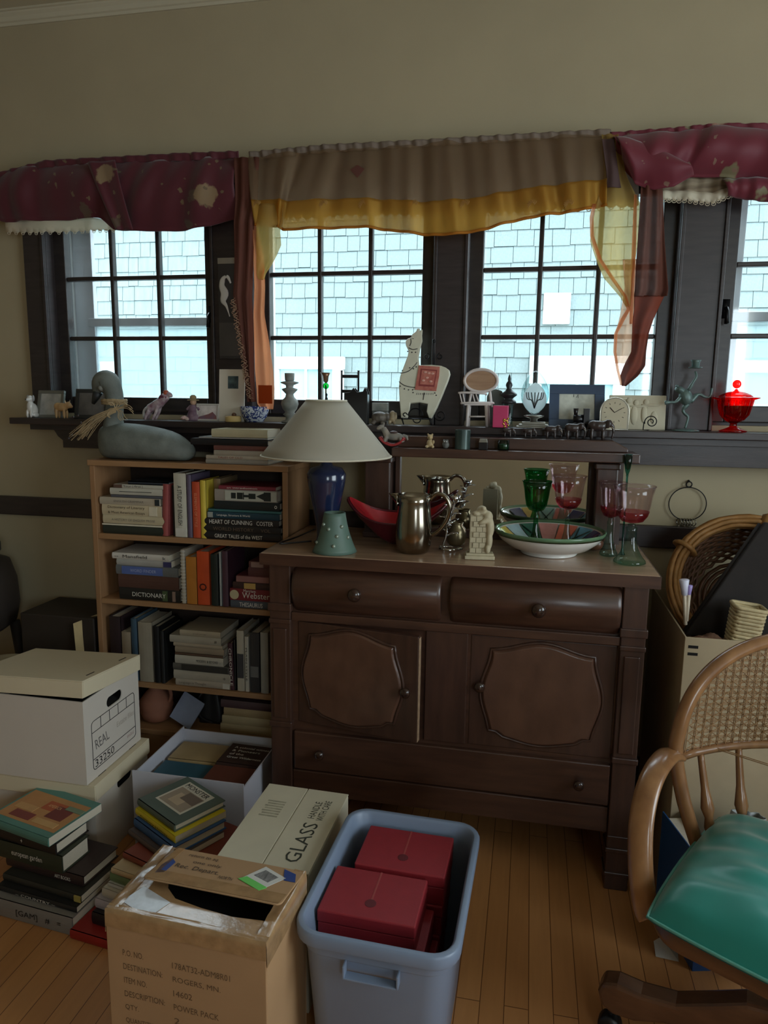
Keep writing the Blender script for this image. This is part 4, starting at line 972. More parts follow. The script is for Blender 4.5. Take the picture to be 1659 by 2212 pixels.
# two handled brushes
for k, (px, py, px2, py2, cc, rr_, lab) in enumerate(((1478, 1253, 1480, 1330, (206,206,222), .0135, 'white headed stick standing in the carton by the basket rim'), (1490, 1265, 1484, 1326, (150,134,190), .008, 'purple capped stick beside the white headed one'))):
    top = P(px, py, Y=2.0); bot = P(px2, py2, Y=2.0); d = bot-top
    o = thing('stick', lab, 'stick', tuple(bot+d*.25))
    o_ = bot+d*.25
    obj('shaft', MB().tube([(0,0,0), tuple(top+d*.2-o_)], .0052, 10), mat('pale_stick_wood', (196,182,160), rough=.6, var=.1), o, smooth=True)
    obj('head', MB().tube([tuple(top+d*.42-o_), tuple(top+d*.2-o_), tuple(top-o_), tuple(top-d*.02-o_)], [rr_*.55, rr_*.75, rr_, rr_*.8], 12), mat('stick_head', cc, rough=.35, var=.03), o, smooth=True)
# spotted cloth inside the carton
sp = thing('cloth', 'brown spotted cloth bundled low in the carton front', 'cloth', tuple(P(1535, 1372, Y=1.985)-Vector((0,0,.03))))
obj('bundle', MB().grid(lambda u, v: ((u-.5)*.12, (v-.5)*.05, .03*math.sin(PI*u)*math.sin(PI*v)+.006*math.sin(u*17+v*9)), 16, 12), mat('spotted_cloth', (126,92,68), rough=.9, c2=(60,36,28), scale=25), sp, smooth=True, solid=.004)

# ---- things on the floor behind the chair
bf = thing('binder', 'blue binder standing behind the chair', 'binder', (.46, 1.83, 0), rotz=.25)
obj('cover', MB().box(-.028, -.024, -.11, .11, 0, .30).box(.024, .028, -.11, .11, 0, .30).box(-.028, .028, -.114, -.11, 0, .30), mat('blue_vinyl', (34,82,140), rough=.35, var=.05), bf, bevel=.001)
obj('pages', MB().box(-.022, .022, -.108, .10, .004, .285), paper, bf)
bgm = mat('grey_bag_plastic', (150,154,154), rough=.45, var=.12, scale=12)
bg_ = thing('bag', 'crumpled grey-white bag on the floor behind the chair', 'bag', (.60, 1.855, 0))
def bagf(u, v):
    a = u*2*PI; r = (.075+.012*math.sin(3*a+1)+.012*math.sin(7*a+v*9))*(1-.55*v*v)
    return (r*math.cos(a), r*.8*math.sin(a), .36*v)
g = MB(); g.grid(bagf, 40, 14); obj('body', g, bgm, bg_, smooth=True, solid=.002)
obj('tie', MB().tube([(.05*math.cos(k*PI/8), .04*math.sin(k*PI/8), .335) for k in range(16)], .006, 6, closed=True), bgm, bg_, smooth=True)
db = thing('carton', 'black open carton on the floor behind the chair', 'box', (.86, 1.82, 0))
obj('body', MB().box(-.11, .11, -.10, .10, 0, .30), mat('black_card', (34,34,34), rough=.7), db, bevel=.003)
obj('flap', MB().box(-.11, .11, -.02, .10, .302, .306), mat('black_card', (34,34,34)), db)
pc = thing('paper_scrap', 'folded scrap of white paper on the floor by the chair', 'paper', tuple(P(1440, 2058, Z=.0008)))
obj('sheet', MB().add([(-.03,-.02,0),(.025,-.025,0),(.03,.02,.002),(-.01,.03,.02),(-.03,.02,.012)], [(0,1,2,3,4)]), mat('white_paper', (206,202,194), rough=.8), pc, solid=.001)
# ---- wire hoop with clips on the wall
hp = thing('wire_hoop', 'black wire hoop with silver clip rings hanging on the wall', 'hoop', (.527, YW-.012, 1.083))
obj('hoop', MB().tube([(.059*math.cos(k*PI/24), 0, .056*math.sin(k*PI/24)) for k in range(48)], .0018, 6, closed=True), iron, hp, smooth=True)
obj('hook', MB().tube([(.009*math.cos(k*PI/8), .0, .066+.009*math.sin(k*PI/8)) for k in range(16)], .0022, 6, closed=True).tube([(0,.0,.075),(0,.0122,.078)], .003, 6), iron, hp, smooth=True)
silver = mat('dull_silver', (176,174,166), rough=.25, metal=.9, var=.1)
for k in range(6):
    x = -.022+k*.009; o = obj('clip_ring', MB().tube([(x+.012*math.cos(q*PI/8)*.5, .012*math.cos(q*PI/8)*-.9, -.062+.012*math.sin(q*PI/8)) for q in range(16)], .0016, 6, closed=True), silver, hp, smooth=True)
    if k % 2 == 0: obj('clip', MB().box(x-.003, x+.003, -.004, -.0005, -.100, -.074), silver, o, bevel=.0008)

# ================================================================ CURTAINS
YC = 2.44
def w3(p, Y): return P(p[0], p[1], Y=Y)
def cloth_fn(A, B, Y, nf, amp, puff=0., ph=0., taper=1., jit=0.):
    A = [tuple(w3(p, Y)) for p in A]; B = [tuple(w3(p, Y)) for p in B]
    def fn(u, v):
        a = Vector(interp(A, u)); b = Vector(interp(B, u)); p = a.lerp(b, v)
        f = math.sin(u*nf*2*PI+ph+1.3*math.sin(u*5+ph))*.6+.4*math.sin(u*nf*3.7*PI+ph*2+v*1.5)
        p.y += -amp*f*(taper+(1-taper)*v) - puff*math.sin(PI*min(1, v*1.05))**.8
        return tuple(p)
    return fn
def floral(name, base, petal, leaf):
    m = bpy.data.materials.new(name); nt, b = nodes(m); N = nt.nodes.new; L = nt.links.new
    tc = N('ShaderNodeTexCoord')
    def layer(scale, rad, col, prev, off):
        mp = N('ShaderNodeMapping'); mp.inputs['Location'].default_value = off; mp.inputs['Scale'].default_value = (1, .01, 1); L(tc.outputs['Object'], mp.inputs[0])
        nz = N('ShaderNodeTexNoise'); nz.inputs['Scale'].default_value = 38; L(mp.outputs[0], nz.inputs['Vector'])
        mx0 = N('ShaderNodeMixRGB'); mx0.inputs[0].default_value = .035; L(mp.outputs[0], mx0.inputs[1]); L(nz.outputs['Color'], mx0.inputs[2])
        vo = N('ShaderNodeTexVoronoi'); vo.inputs['Scale'].default_value = scale; L(mx0.outputs[0], vo.inputs['Vector'])
        cr = N('ShaderNodeValToRGB'); cr.color_ramp.elements[0].position = rad; cr.color_ramp.elements[1].position = rad+.03
        cr.color_ramp.elements[0].color = (1,1,1,1); cr.color_ramp.elements[1].color = (0,0,0,1); L(vo.outputs['Distance'], cr.inputs[0])
        mx = N('ShaderNodeMixRGB'); L(cr.outputs[0], mx.inputs[0]); mx.inputs[2].default_value = rgb(*col)
        if prev is None: mx.inputs[1].default_value = rgb(*base)
        else: L(prev, mx.inputs[1])
        return mx.outputs[0]
    o = layer(7.5, .17, leaf, None, (.3, 0, .1)); o = layer(6, .20, petal, o, (0, 0, .25)); o = layer(22, .12, tuple(int(c*.8) for c in petal), o, (.1, 0, 0))
    L(o, b.inputs['Base Color']); b.inputs['Roughness'].default_value = .6; b.inputs['Sheen Weight'].default_value = .3
    ts = N('ShaderNodeBsdfTranslucent'); L(o, ts.inputs[0]); mix = N('ShaderNodeMixShader'); mix.inputs[0].default_value = .22
    out = nt.nodes['Material Output']; L(b.outputs[0], mix.inputs[1]); L(ts.outputs[0], mix.inputs[2]); L(mix.outputs[0], out.inputs[0])
    return m
flor = floral('burgundy_floral_cotton', (92,30,42), (150,124,92), (96,74,58))
florr = floral('crimson_floral_cotton', (116,34,50), (176,134,114), (128,118,86))
lacem = sheer('white_lace', (236,226,206), .72, .5)
def lace_band(name, A, B, Y, parent, nf=3, amp=.006, m=lacem, scal=14):
    """strip with a scalloped, pierced lower edge"""
    f = cloth_fn(A, B, Y, nf, amp)
    g = MB(); nu = scal*10
    def fn(u, v):
        p = Vector(f(u, v)); 
        if v > .99: p.z -= .007*abs(math.sin(u*scal*PI))
        return tuple(p)
    g.grid(fn, nu, 3)
    o = obj(name, g, m, parent, smooth=True, solid=.0015)
    h = MB()
    for k in range(scal):                                      # looped picot edge
        c = Vector(f((k+.5)/scal, 1)); r = .006
        h.tube([(c.x+r*math.cos(q*PI/6), c.y-.001, c.z-.007+r*.8*math.sin(q*PI/6)) for q in range(12)], .0012, 4, closed=True)
    tag(obj('picot_edge', h, m, o), kind='stuff')
    return o
# ---- left burgundy valance
lv = thing('valance', 'burgundy floral gathered valance over the leftmost window', 'curtain', tuple(P(250, 345, Y=2.47)))
ol = -Vector(lv.location)
def part(nm, mb, m, par, **k):
    return obj(nm, mb, m, par, loc=tuple(-Vector(par.location)) if par.parent is None else None, **k)
TL = [(-12,388),(12,370),(45,362),(90,358),(150,356),(220,352),(290,342),(330,350),(380,344),(430,340),(470,342),(513,338)]
BL = [(-14,474),(12,480),(45,478),(90,476),(150,476),(215,470),(245,496),(290,500),(340,500),(400,498),(455,488),(516,470)]
g = MB(); g.grid(cloth_fn(TL, BL, YC, 5, .012, puff=.042, ph=.4), 120, 26); part('fabric', g, flor, lv, smooth=True, solid=.003)
g = MB()                                                        # slanting overlapping swag fold
g.grid(cloth_fn([(190,352),(205,350),(225,349),(250,347)], [(252,496),(262,497),(275,497),(290,498)], YC-.045, .6, .010, puff=.006), 24, 26); part('swag_fold', g, flor, lv, smooth=True, solid=.003)
hd = MB(); hd.grid(cloth_fn([(-10,392),(100,362),(250,352),(400,348),(515,342)], [(-10,374),(100,346),(250,338),(400,330),(515,326)], YC-.008, 13, .006), 120, 4); part('ruffle_heading', hd, flor, lv, smooth=True, solid=.003)
x_ = lace_band('lace_hem', [(10,470),(90,470),(180,468),(252,478)], [(14,500),(90,500),(180,497),(250,494)], YC+.012, lv, scal=16); x_.location = -Vector(lv.location)
# ---- right crimson valance with knot
rv = thing('valance', 'crimson floral valance knotted up over the right windows', 'curtain', tuple(P(1500, 290, Y=2.47)))
TR = [(1322,300),(1350,292),(1400,288),(1450,286),(1500,278),(1540,272),(1600,276),(1659,278),(1720,276)]
BR = [(1330,330),(1352,370),(1378,396),(1412,406),(1450,402),(1490,384),(1560,384),(1620,390),(1720,392)]
g = MB(); g.grid(cloth_fn(TR, BR, YC-.01, 3.2, .013, puff=.05, ph=1.2), 100, 26); part('fabric', g, florr, rv, smooth=True, solid=.003)
g = MB(); g.grid(cloth_fn([(1330,296),(1360,300),(1400,310),(1440,330),(1480,352)], [(1345,345),(1372,398),(1412,410),(1455,404),(1500,376)], YC-.05, .8, .010, puff=.03), 40, 20); part('knot_swag', g, florr, rv, smooth=True, solid=.003)
g = MB(); g.grid(cloth_fn([(1560,388),(1600,384),(1640,384),(1720,384)], [(1572,424),(1605,430),(1640,436),(1720,440)], YC-.012, 2, .008, puff=.02), 40, 10); part('lower_swag', g, florr, rv, smooth=True, solid=.003)
g = MB(); g.grid(cloth_fn([(1425,396),(1480,382),(1540,380),(1600,386)], [(1428,416),(1480,416),(1540,420),(1585,418)], YC+.006, 3, .008), 60, 6); part('lining', g, mat('brown_striped_lining', (104,88,70), rough=.8, c2=(150,136,112), scale=9, stretch=(1,1,9)), rv, smooth=True, solid=.002)
x_ = lace_band('lace_hem', [(1428,412),(1480,412),(1540,416),(1596,398)], [(1430,428),(1480,430),(1540,436),(1588,414)], YC, rv, scal=14); x_.location = -Vector(rv.location)
hd = MB(); hd.grid(cloth_fn([(1320,304),(1450,292),(1550,280),(1720,284)], [(1318,286),(1450,276),(1550,266),(1720,266)], YC-.008, 10, .006), 80, 4); part('ruffle_heading', hd, florr, rv, smooth=True, solid=.003)
# ---- gold sheer centre valance
gold = sheer('gold_sheer', (196,172,140), .34, .8, .15); gold_lit = sheer('backlit_gold_sheer', (242,204,110), .55, .9); orange = sheer('orange_sheer', (240,182,140), .55, .85); rose = sheer('rose_brown_sheer', (128,84,72), .80, .5); palegold = sheer('pale_gold_sheer', (224,200,130), .42, .7)  # upper gold greyed for haze, second gold brightened for backlight, both painted in
sv = thing('sheer_valance', 'gold sheer valance swagged across the two middle windows', 'curtain', tuple(P(900, 318, Y=2.47)))
TS = [(540,342),(600,330),(660,328),(720,322),(780,322),(840,316),(900,314),(960,304),(1020,308),(1090,302),(1150,300),(1220,292),(1310,290)]
BS = [(552,486),(600,488),(612,496),(700,492),(790,490),(850,498),(915,506),(980,506),(1050,494),(1120,474),(1190,462),(1250,454),(1310,442)]
g = MB(); g.grid(cloth_fn(TS, BS, YC-.03, 9, .013, puff=.015, ph=.7, taper=1), 220, 30); part('fabric', g, gold, sv, smooth=True, solid=.001)
bs_ = MB(); f0_ = cloth_fn(TS, BS, YC-.032, 9, .013, puff=.015, ph=.7); bs_.grid(lambda u, v: f0_(u, .64+.36*v), 220, 10); part('backlit_band', bs_, gold_lit, sv, smooth=True, solid=.001)  # added band: lower valance coloured as if glowing against the window
hm = MB(); f = cloth_fn(TS, BS, YC-.03, 9, .013, puff=.015, ph=.7); hm.tube([f(k/160, 1) for k in range(161)], .0045, 6); part('hem', hm, sheer('gold_hem', (206,140,60), .9, .5), sv, smooth=True)
TI = [(548,344),(640,330),(760,322),(880,314),(1000,306),(1120,300),(1230,292),(1380,296)]
BI = [(556,452),(640,460),(760,452),(880,452),(1000,452),(1120,446),(1230,440),(1380,432)]
linm = sheer('tan_lining', (166,150,138), .82, .5, .1)
g = MB(); g.grid(cloth_fn(TI, BI, YC+.005, 8, .008, ph=2.), 160, 14); part('lining', g, linm, sv, smooth=True, solid=.001)
gl = sheer('gold_lace', (206,170,108), .8, .5)
x_ = lace_band('lace_edge', [(p[0], p[1]-4) for p in BI], [(p[0], p[1]+10) for p in BI], YC+.004, sv, nf=8, amp=.008, m=gl, scal=44); x_.location = -Vector(sv.location)
for px in (515, 660, 745, 855, 965, 1110, 1190):
    fl = MB(); c = P(px+40, 442, Y=YC-.052)
    for q in range(9): fl.tube([(c.x+.017*math.cos(q*PI/8+k*.2)*(.3+.7*k/4), c.y, c.z+.017*math.sin(q*PI/8+k*.2)*(.3+.6*k/4)) for k in range(5)], .0012, 4)
    part('embroidered_shell', fl, gl, sv)
dm = P(772, 366, Y=YC-.05); fl = MB()
fl.prism([(dm.x-.024, dm.z), (dm.x, dm.z-.026), (dm.x+.024, dm.z), (dm.x, dm.z+.014)], dm.y-.001, dm.y+.0005); part('brown_motif', fl, sheer('brown_motif', (112,74,66), .9, .2), sv)
hd = MB(); hd.grid(cloth_fn([(540,346),(700,330),(900,318),(1100,306),(1320,292)], [(538,328),(700,312),(900,302),(1100,290),(1320,278)], YC-.012, 24, .007), 200, 4); part('ruffle_heading', hd, linm, sv, smooth=True, solid=.002)
# ---- left tail
lt = thing('sheer_tail', 'orange and rose sheer scarf tail hanging left of the second window', 'curtain', tuple(P(545, 345, Y=2.46)))
def strip(nm, rows, Y, m, par, nf=2, amp=.008, ph=0., solid=.0012):
    A = [w3((r[1], r[0]), Y) for r in rows]; B = [w3((r[2], r[0]), Y) for r in rows]
    def fn(u, v):
        a = Vector(interp([tuple(q) for q in A], v)); b = Vector(interp([tuple(q) for q in B], v)); p = a.lerp(b, u)
        p.y += amp*math.sin(u*nf*2*PI+ph+v*2.5)*(0.6+.4*v); return tuple(p)
    g = MB(); g.grid(fn, 26, 44); return part(nm, g, m, par, smooth=True, solid=solid)
strip('rose_panel', [(340,505,560),(430,508,556),(480,504,548),(560,505,546),(640,502,543),(700,512,545),(760,522,546),(820,528,548),(868,534,552)], YC-.035, rose, lt, 2, .010)
strip('orange_panel', [(480,538,556),(560,546,572),(620,548,574),(680,546,572),(740,548,582),(800,550,590),(840,554,592),(872,556,590),(884,566,588)], YC-.028, orange, lt, 1.6, .010, 1.)
strip('gold_fold', [(440,552,612),(480,552,612),(500,553,606),(530,553,609),(552,555,600),(575,555,588),(592,556,576),(604,560,572)], YC-.042, palegold, lt, 1.2, .010, 2.)
p0, p1 = P(558, 832, Y=YC-.04), P(588, 872, Y=YC-.04)
part('embroidered_corner', MB().box(p0.x, p1.x, p0.y-.0008, p0.y+.0008, p1.z, p0.z), sheer('russet_embroidery', (176,78,36), .92, .5), lt)
fr = MB()
for k in range(46):
    v = k/45; y = 650+210*v; x = lerp(503, 541, v)+3*math.sin(k*2.3); c = P(x, y, Y=YC-.045)
    fr.tube([(c.x+.006*math.cos(q*1.3+k), c.y+.006*math.sin(q*1.7+k), c.z-.004*q+.01) for q in range(6)], .0014, 4)
tag(part('fringe', fr, mat('tan_fringe', (150,116,92), rough=.9), lt), kind='stuff')
# ---- right tails
rt_ = thing('sheer_tail', 'rust and gold sheer scarf tail hanging over the third window', 'curtain', tuple(P(1370, 300, Y=2.46)))
strip('gold_tail', [(290,1300,1335),(380,1305,1352),(440,1288,1382),(480,1279,1380),(520,1275,1378),(560,1288,1372),(600,1305,1366),(640,1340,1364),(662,1352,1362)], YC-.03, palegold, rt_, 1.6, .010)
strip('rust_border', [(440,1280,1288),(470,1274,1282),(510,1275,1283),(560,1292,1300),(600,1318,1326),(640,1346,1354),(668,1354,1362),(690,1340,1350),(720,1327,1334),(760,1325,1331),(800,1332,1337),(832,1340,1345)], YC-.036, orange, rt_, .5, .003)
strip('pale_tail', [(560,1345,1376),(620,1350,1374),(680,1340,1370),(720,1330,1368),(760,1328,1366),(785,1330,1352)], YC-.03, sheer('pale_peach_sheer', (226,190,160), .45, .7), rt_, 1, .006)
strip('rust_sash', [(400,1385,1432),(460,1382,1434),(520,1378,1436),(580,1374,1440),(625,1372,1443),(640,1370,1440)], YC-.045, rose, rt_, 2.2, .010, .5)
strip('rust_sash_lower', [(638,1370,1436),(668,1370,1422),(690,1367,1412),(720,1366,1402),(760,1364,1396),(790,1348,1394),(812,1340,1378),(834,1344,1352)], YC-.04, sheer('russet_brocade', (138,74,58), .85, .45), rt_, 1.2, .008)
strip('brown_tab', [(300,1300,1326),(370,1310,1336),(405,1312,1342)], YC-.048, mat('brown_tab_cloth', (74,52,50), rough=.8), rt_, 1, .004)
strip('orange_ribbon', [(420,1370,1376),(520,1366,1374),(620,1362,1370),(700,1360,1366)], YC-.04, orange, rt_, .6, .004)
# ---- curtain rod
rod = thing('curtain_rod', 'thin dark curtain rod carrying the valances', 'curtain rod', (-.6, 2.478, 2.215))
obj('rod', MB().tube([(-1.34,0,0),(1.5,0,0)], .008, 10), iron, rod, smooth=True)
for x in (-1.3, -.42, .85): obj('bracket', MB().box(x-.006, x+.006, 0, .0122, -.012, .012), iron, rod)

# ================================================================ GOOSE AND BOOKS ON THE BOOKCASE
YGo = 2.318
gs = thing('goose_decoy', 'grey-green goose decoy with raffia bow on the bookcase', 'decoy', (P(330, 985, Y=YGo).x, YGo, BZ+.001))
def G(px, py): p = P(px, py, Y=YGo); return (p.x-gs.location.x, 0, p.z-BZ-.001)
gm_ = mat('weathered_grey_green_paint', (112,118,112), rough=.7, var=.22, scale=22, bump=.25, bscale=150)
pts = [(218,945,.018),(226,948,.05),(250,950,.066),(290,952,.074),(330,953,.076),(370,958,.070),(392,964,.056),(408,970,.036),(422,975,.012)]
mb = MB(); rows = []
for px, py, ry in pts:
    c = G(px, py); zt2 = G(px, {218:925,226:918,250:912,290:914,330:920,370:930,392:942,408:956,422:966}[px])[2]; zb = .0 if 226 <= px <= 408 else .02
    rows.append([(c[0], ry*math.cos(a), (zt2+zb)/2+(zt2-zb)/2*math.copysign(abs(math.sin(a))**.8, math.sin(a))) for a in [2*PI*k/20 for k in range(20)]])
mb.rings(rows); obj('body', mb, gm_, gs, smooth=True, sub=1)
nk = smoothpath([G(246,935), G(246,905), G(248,875), G(246,850), G(238,828), G(226,822), G(214,832), G(208,850)], 4)
nr = [.036,.034,.032,.030,.028,.0275,.027,.027,.027,.027,.027,.027,.0275,.028,.029,.030,.031,.032,.032,.032,.031,.03,.029,.027,.024,.02,.016,.012,.008]
obj('neck', MB().tube(nk, [q*1.16 for q in (nr+[.006]*9)[:len(nk)]], 16), gm_, gs, smooth=True)
bill = MB(); b0, b1 = Vector(G(212,846)), Vector(G(201,872)); bill.tube([b0, b0.lerp(b1,.5), b1], [.018,.013,.006], 12, flat=.9); obj('bill', bill, mat('dark_bill', (38,42,42), rough=.5), gs, smooth=True)
ck = MB(); ck.ell(G(226,838), (.016,.034,.016)); obj('cheek_patch', ck, mat('pale_cheek', (128,128,120), rough=.75), gs, smooth=True)
raf = MB(); cN = Vector(G(247,868))
for k in range(26):
    r = .040+R_.uniform(0,.005); z0 = cN.z+R_.uniform(-.008,.008); raf.tube([(cN.x+r*math.cos(q*PI/8), r*math.sin(q*PI/8), z0+.002*math.sin(q+k)) for q in range(16)], .0012, 4, closed=True)
kn = Vector(G(266,884)); 
for k in range(34):
    e = Vector(G(R_.uniform(180,215), R_.uniform(925,950))); e.y = -R_.uniform(.05,.10); m_ = kn.lerp(e, .5)+Vector((0, -.03, .012+R_.uniform(-.008,.008)))
    raf.tube(smoothpath([(kn.x, -.045, kn.z+R_.uniform(-.01,.01)), tuple(m_), tuple(e)], 4), .001, 4)
for k in range(22):
    a = R_.uniform(0, 2*PI); e = kn+Vector((.045*math.cos(a)+.01, -.05+R_.uniform(-.015,.015), .028*math.sin(a)))
    raf.tube(smoothpath([(kn.x, -.046, kn.z), tuple(kn.lerp(e,.6)+Vector((0,-.012,.008))), tuple(e), tuple(e+Vector((.008,.003,-.01)))], 3), .0013, 4)
tag(obj('raffia_bow', raf, mat('raffia', (170,148,112), rough=.8, var=.15), gs), kind='stuff')
bd = MB()
for px, py in ((190,900),(200,897),(206,912),(196,925),(186,938),(180,945)): c = G(px, py); bd.ell((c[0], -.085, c[2]), (.0045,.0045,.0045), 8, 6)
tag(obj('seed_beads', bd, mat('dark_seed', (48,36,34), rough=.4), gs, smooth=True), kind='stuff')
zz = BZ+.001
for lab, a_, b_, t, c, k in (
 ('pale grey book lowest in the pile on top of the bookcase', 444, 604, .015, (150,144,134), {}),
 ('cream book with red title second in the pile on the bookcase', 445, 606, .013, (176,166,150), {'title':'TALES OF OLD','tm':mat('rust_print',(130,60,50),var=0),'tw':.4,'th':.5,'tx':-.1}),
 ('off-white book in the middle of the pile on the bookcase', 462, 606, .017, (164,156,142), {}),
 ('dull red book in the pile on the bookcase', 462, 604, .016, (112,70,66), {}),
 ('wide black glossy album jutting out of the bookcase-top pile', 412, 590, .021, (26,28,34), {'D':.19}),
 ('thin white booklet on the black album', 430, 592, .006, (170,172,172), {'hard':False}),
 ('thick cream paged book topping the pile on the bookcase', 458, 602, .027, (196,190,160), {'hard':False})):
    k = dict(k); D = k.pop('D', .15); x0 = P(a_, 960, Y=2.262).x; x1 = min(P(b_, 960, Y=2.262).x, -.862)
    book(lab, x1-x0, D if t != .027 else .13, t, c, (x0, 2.262 if 'black' not in lab else 2.262, zz), **k); zz += t+.0005

# ================================================================ ORNAMENTS ON THE WINDOW LEDGE
def on_ledge(name, label, cat, x0, x1, yt, Y=2.435, rotz=0., z=None, group=None):
    zb = (ZL if z is None else z)+.0006; cx, w, h = bb(x0, x1, yt, Y, zb)
    return thing(name, label, cat, (cx, Y, zb), rotz, group), w, h
porc = mat('white_porcelain', (208,206,200), rough=.25, var=.05, coat=.4); tan = mat('tan_ceramic', (186,150,104), rough=.45, var=.12, scale=30)
black = mat('black_lacquer', (26,24,26), rough=.3, var=.1)
def fuse(name, parts, m, par, vox): 
    mb = MB()
    for c, r, *ro in parts: mb.ell(c, r, 14, 10, ro[0] if ro else None)
    return obj(name, mb, m, par, remesh=vox)
# sitting white dog
o, w, h = on_ledge('dog_figurine', 'small white porcelain dog sitting at the left end of the ledge', 'figurine', 52, 82, 848, 2.42)
s = h/.075
fuse('body', [((0,.004*s,.022*s),(.014*s,.016*s,.022*s)), ((0,-.006*s,.032*s),(.011*s,.012*s,.02*s)), ((0,-.006*s,.056*s),(.010*s,.011*s,.011*s)), ((0,-.017*s,.053*s),(.0055*s,.008*s,.005*s)), ((-.006*s,-.014*s,.012*s),(.0045*s,.0045*s,.013*s)), ((.006*s,-.014*s,.012*s),(.0045*s,.0045*s,.013*s)), ((.012*s,.0,.008*s),(.006*s,.013*s,.008*s)), ((-.012*s,0,.008*s),(.006*s,.013*s,.008*s)), ((-.016*s,.012*s,.008*s),(.01*s,.005*s,.004*s))], porc, o, .0022)
for q in (-1,1): obj('ear', MB().ell((q*.0095*s, -.004*s, .058*s), (.0035*s,.005*s,.0095*s)), mat('grey_porcelain', (150,150,148), rough=.3), o, smooth=True)
obj('nose', MB().ell((0,-.0255*s,.0545*s),(.002*s,.002*s,.002*s)), black, o, smooth=True)
def frame(label, x0, x1, yt, Y, fw, mcol, picol, lean=.2, rotz=0., name='framed_photo', extra=None):
    o, w, h = on_ledge(name, label, 'picture frame', x0, x1, yt, Y, rotz); L_ = h/math.cos(lean)
    T = Matrix.Rotation(-lean, 4, 'X'); fm = mat('frame_%d_%d_%d' % mcol, mcol, rough=.4, var=.08, scale=12)
    mb = MB(); a = w/2
    mb.box(-a, a, 0, .012, 0, fw, T).box(-a, a, 0, .012, L_-fw, L_, T).box(-a, -a+fw, 0, .012, fw, L_-fw, T).box(a-fw, a, 0, .012, fw, L_-fw, T)
    obj('frame', mb, fm, o, bevel=.0015)
    obj('picture', MB().box(-a+fw, a-fw, .004, .010, fw, L_-fw, T), mat('print_%d_%d_%d' % picol, picol, rough=.4, c2=tuple(min(255, int(c*1.35)) for c in picol), scale=22), o)
    obj('easel_leg', MB().box(-.008, .008, .012, .015, 0, L_*.55, Matrix.Translation((0, 0.008, .001)) @ Matrix.Rotation(-lean*.4, 4, 'X')), fm, o)
    return o, w, L_, T
frame('grey framed photograph behind the white dog', 74, 130, 843, 2.428, .012, (112,112,104), (150,150,146), .22)
frame('dark framed photograph behind the goose head', 156, 228, 840, 2.44, .014, (52,54,54), (92,90,88), .2)
# tan cow figurine
def quadruped(o, s, m, trunk=False, tusks=False, head_up=0., flip=1, vox=.002, name='body', tail=True):
    f = flip
    P_ = [((0,0,.62*s),(.42*s,.24*s,.25*s)), ((-.22*s*f,0,.66*s),(.24*s,.22*s,.22*s)), ((.44*s*f,0,(.74+head_up)*s),(.19*s,.16*s,.19*s)), ((.3*s*f,0,.70*s),(.2*s,.17*s,.17*s))]
    for lx in (-.27, .23):
        for ly in (-.13, .13): P_.append(((lx*s*f, ly*s, .24*s), (.085*s,.08*s,.28*s)))
    mb = MB()
    for c, r in P_: mb.ell(c, r, 12, 9)
    if trunk: mb.tube(smoothpath([(.56*s*f,0,.72*s),(.66*s*f,0,.56*s),(.68*s*f,0,.32*s),(.64*s*f,0,.10*s),(.60*s*f,0,.05*s)], 4), [.085*s]*4+[.07*s]*4+[.055*s]*4+[.045*s]*5, 8)
    else: mb.ell((.60*s*f,0,(.66+head_up)*s),(.12*s,.09*s,.09*s))
    if tail: mb.tube([(-.42*s*f,0,.68*s),(-.47*s*f,0,.5*s),(-.46*s*f,0,.32*s)], [.03*s,.025*s,.03*s], 6)
    b = obj(name, mb, m, o, remesh=vox)
    for q in (-1, 1):
        e = MB()
        if trunk: e.ell((.40*s*f, q*.17*s, .72*s), (.13*s,.03*s,.19*s), 12, 8, (0,0,q*.3*f))
        else: e.ell((.36*s*f, q*.13*s, (.88+head_up)*s), (.05*s,.03*s,.07*s))
        obj('ear', e, m, o, smooth=True)
        if tusks: obj('tusk', MB().tube([(.58*s*f, q*.08*s, .60*s), (.66*s*f, q*.09*s, .50*s), (.74*s*f, q*.09*s, .50*s)], [.02*s,.016*s,.004*s], 6), mat('ivory_bone', (196,184,160), rough=.35), o, smooth=True)
    return b
o, w, h = on_ledge('bull_figurine', 'tan carved bull figurine standing on the ledge', 'figurine', 115, 150, 868, 2.415); quadruped(o, h/.92, tan, flip=1, vox=.002)
for q in (-1, 1): obj('horn', MB().tube([(h*.4, q*h*.12, h*.9), (h*.42, q*h*.22, h*.98), (h*.44, q*h*.24, h*1.12)], [.0025,.002,.0006], 6), mat('pale_horn', (220,200,170)), o, smooth=True)
# rearing dappled horse with a rider
o, w, h = on_ledge('horse_figurine', 'rearing white and purple horse figurine with red haired rider', 'figurine', 302, 378, 838, 2.43)
wp = mat('white_purple_glaze', (202,190,190), rough=.4, c2=(116,58,84), scale=38); s = h/.075
mb = MB(); mb.tube(smoothpath([(-.022*s,0,.026*s),(-.006*s,0,.034*s),(.010*s,0,.044*s),(.024*s,0,.058*s)], 4), [.011*s]*4+[.0115*s]*4+[.010*s]*4+[.007*s], 10)
for q in (-1,1):
    mb.tube([(-.020*s,q*.006*s,.022*s),(-.028*s,q*.007*s,.010*s),(-.032*s,q*.007*s,0)], [.006*s,.004*s,.003*s], 8); mb.tube([(.004*s,q*.006*s,.036*s),(-.002*s,q*.007*s,.018*s),(-.012*s,q*.007*s,.0)], [.005*s,.004*s,.003*s], 8)
mb.ell((.030*s,0,.060*s),(.010*s,.006*s,.006*s), 10, 8, (0,.6,0)); obj('body', mb, wp, o, remesh=.002)
rd = MB(); rd.ell((.022*s,0,.064*s),(.007*s,.007*s,.007*s)); obj('rider_head', rd, mat('red_brown_clay', (168,84,58), rough=.5), o, smooth=True)
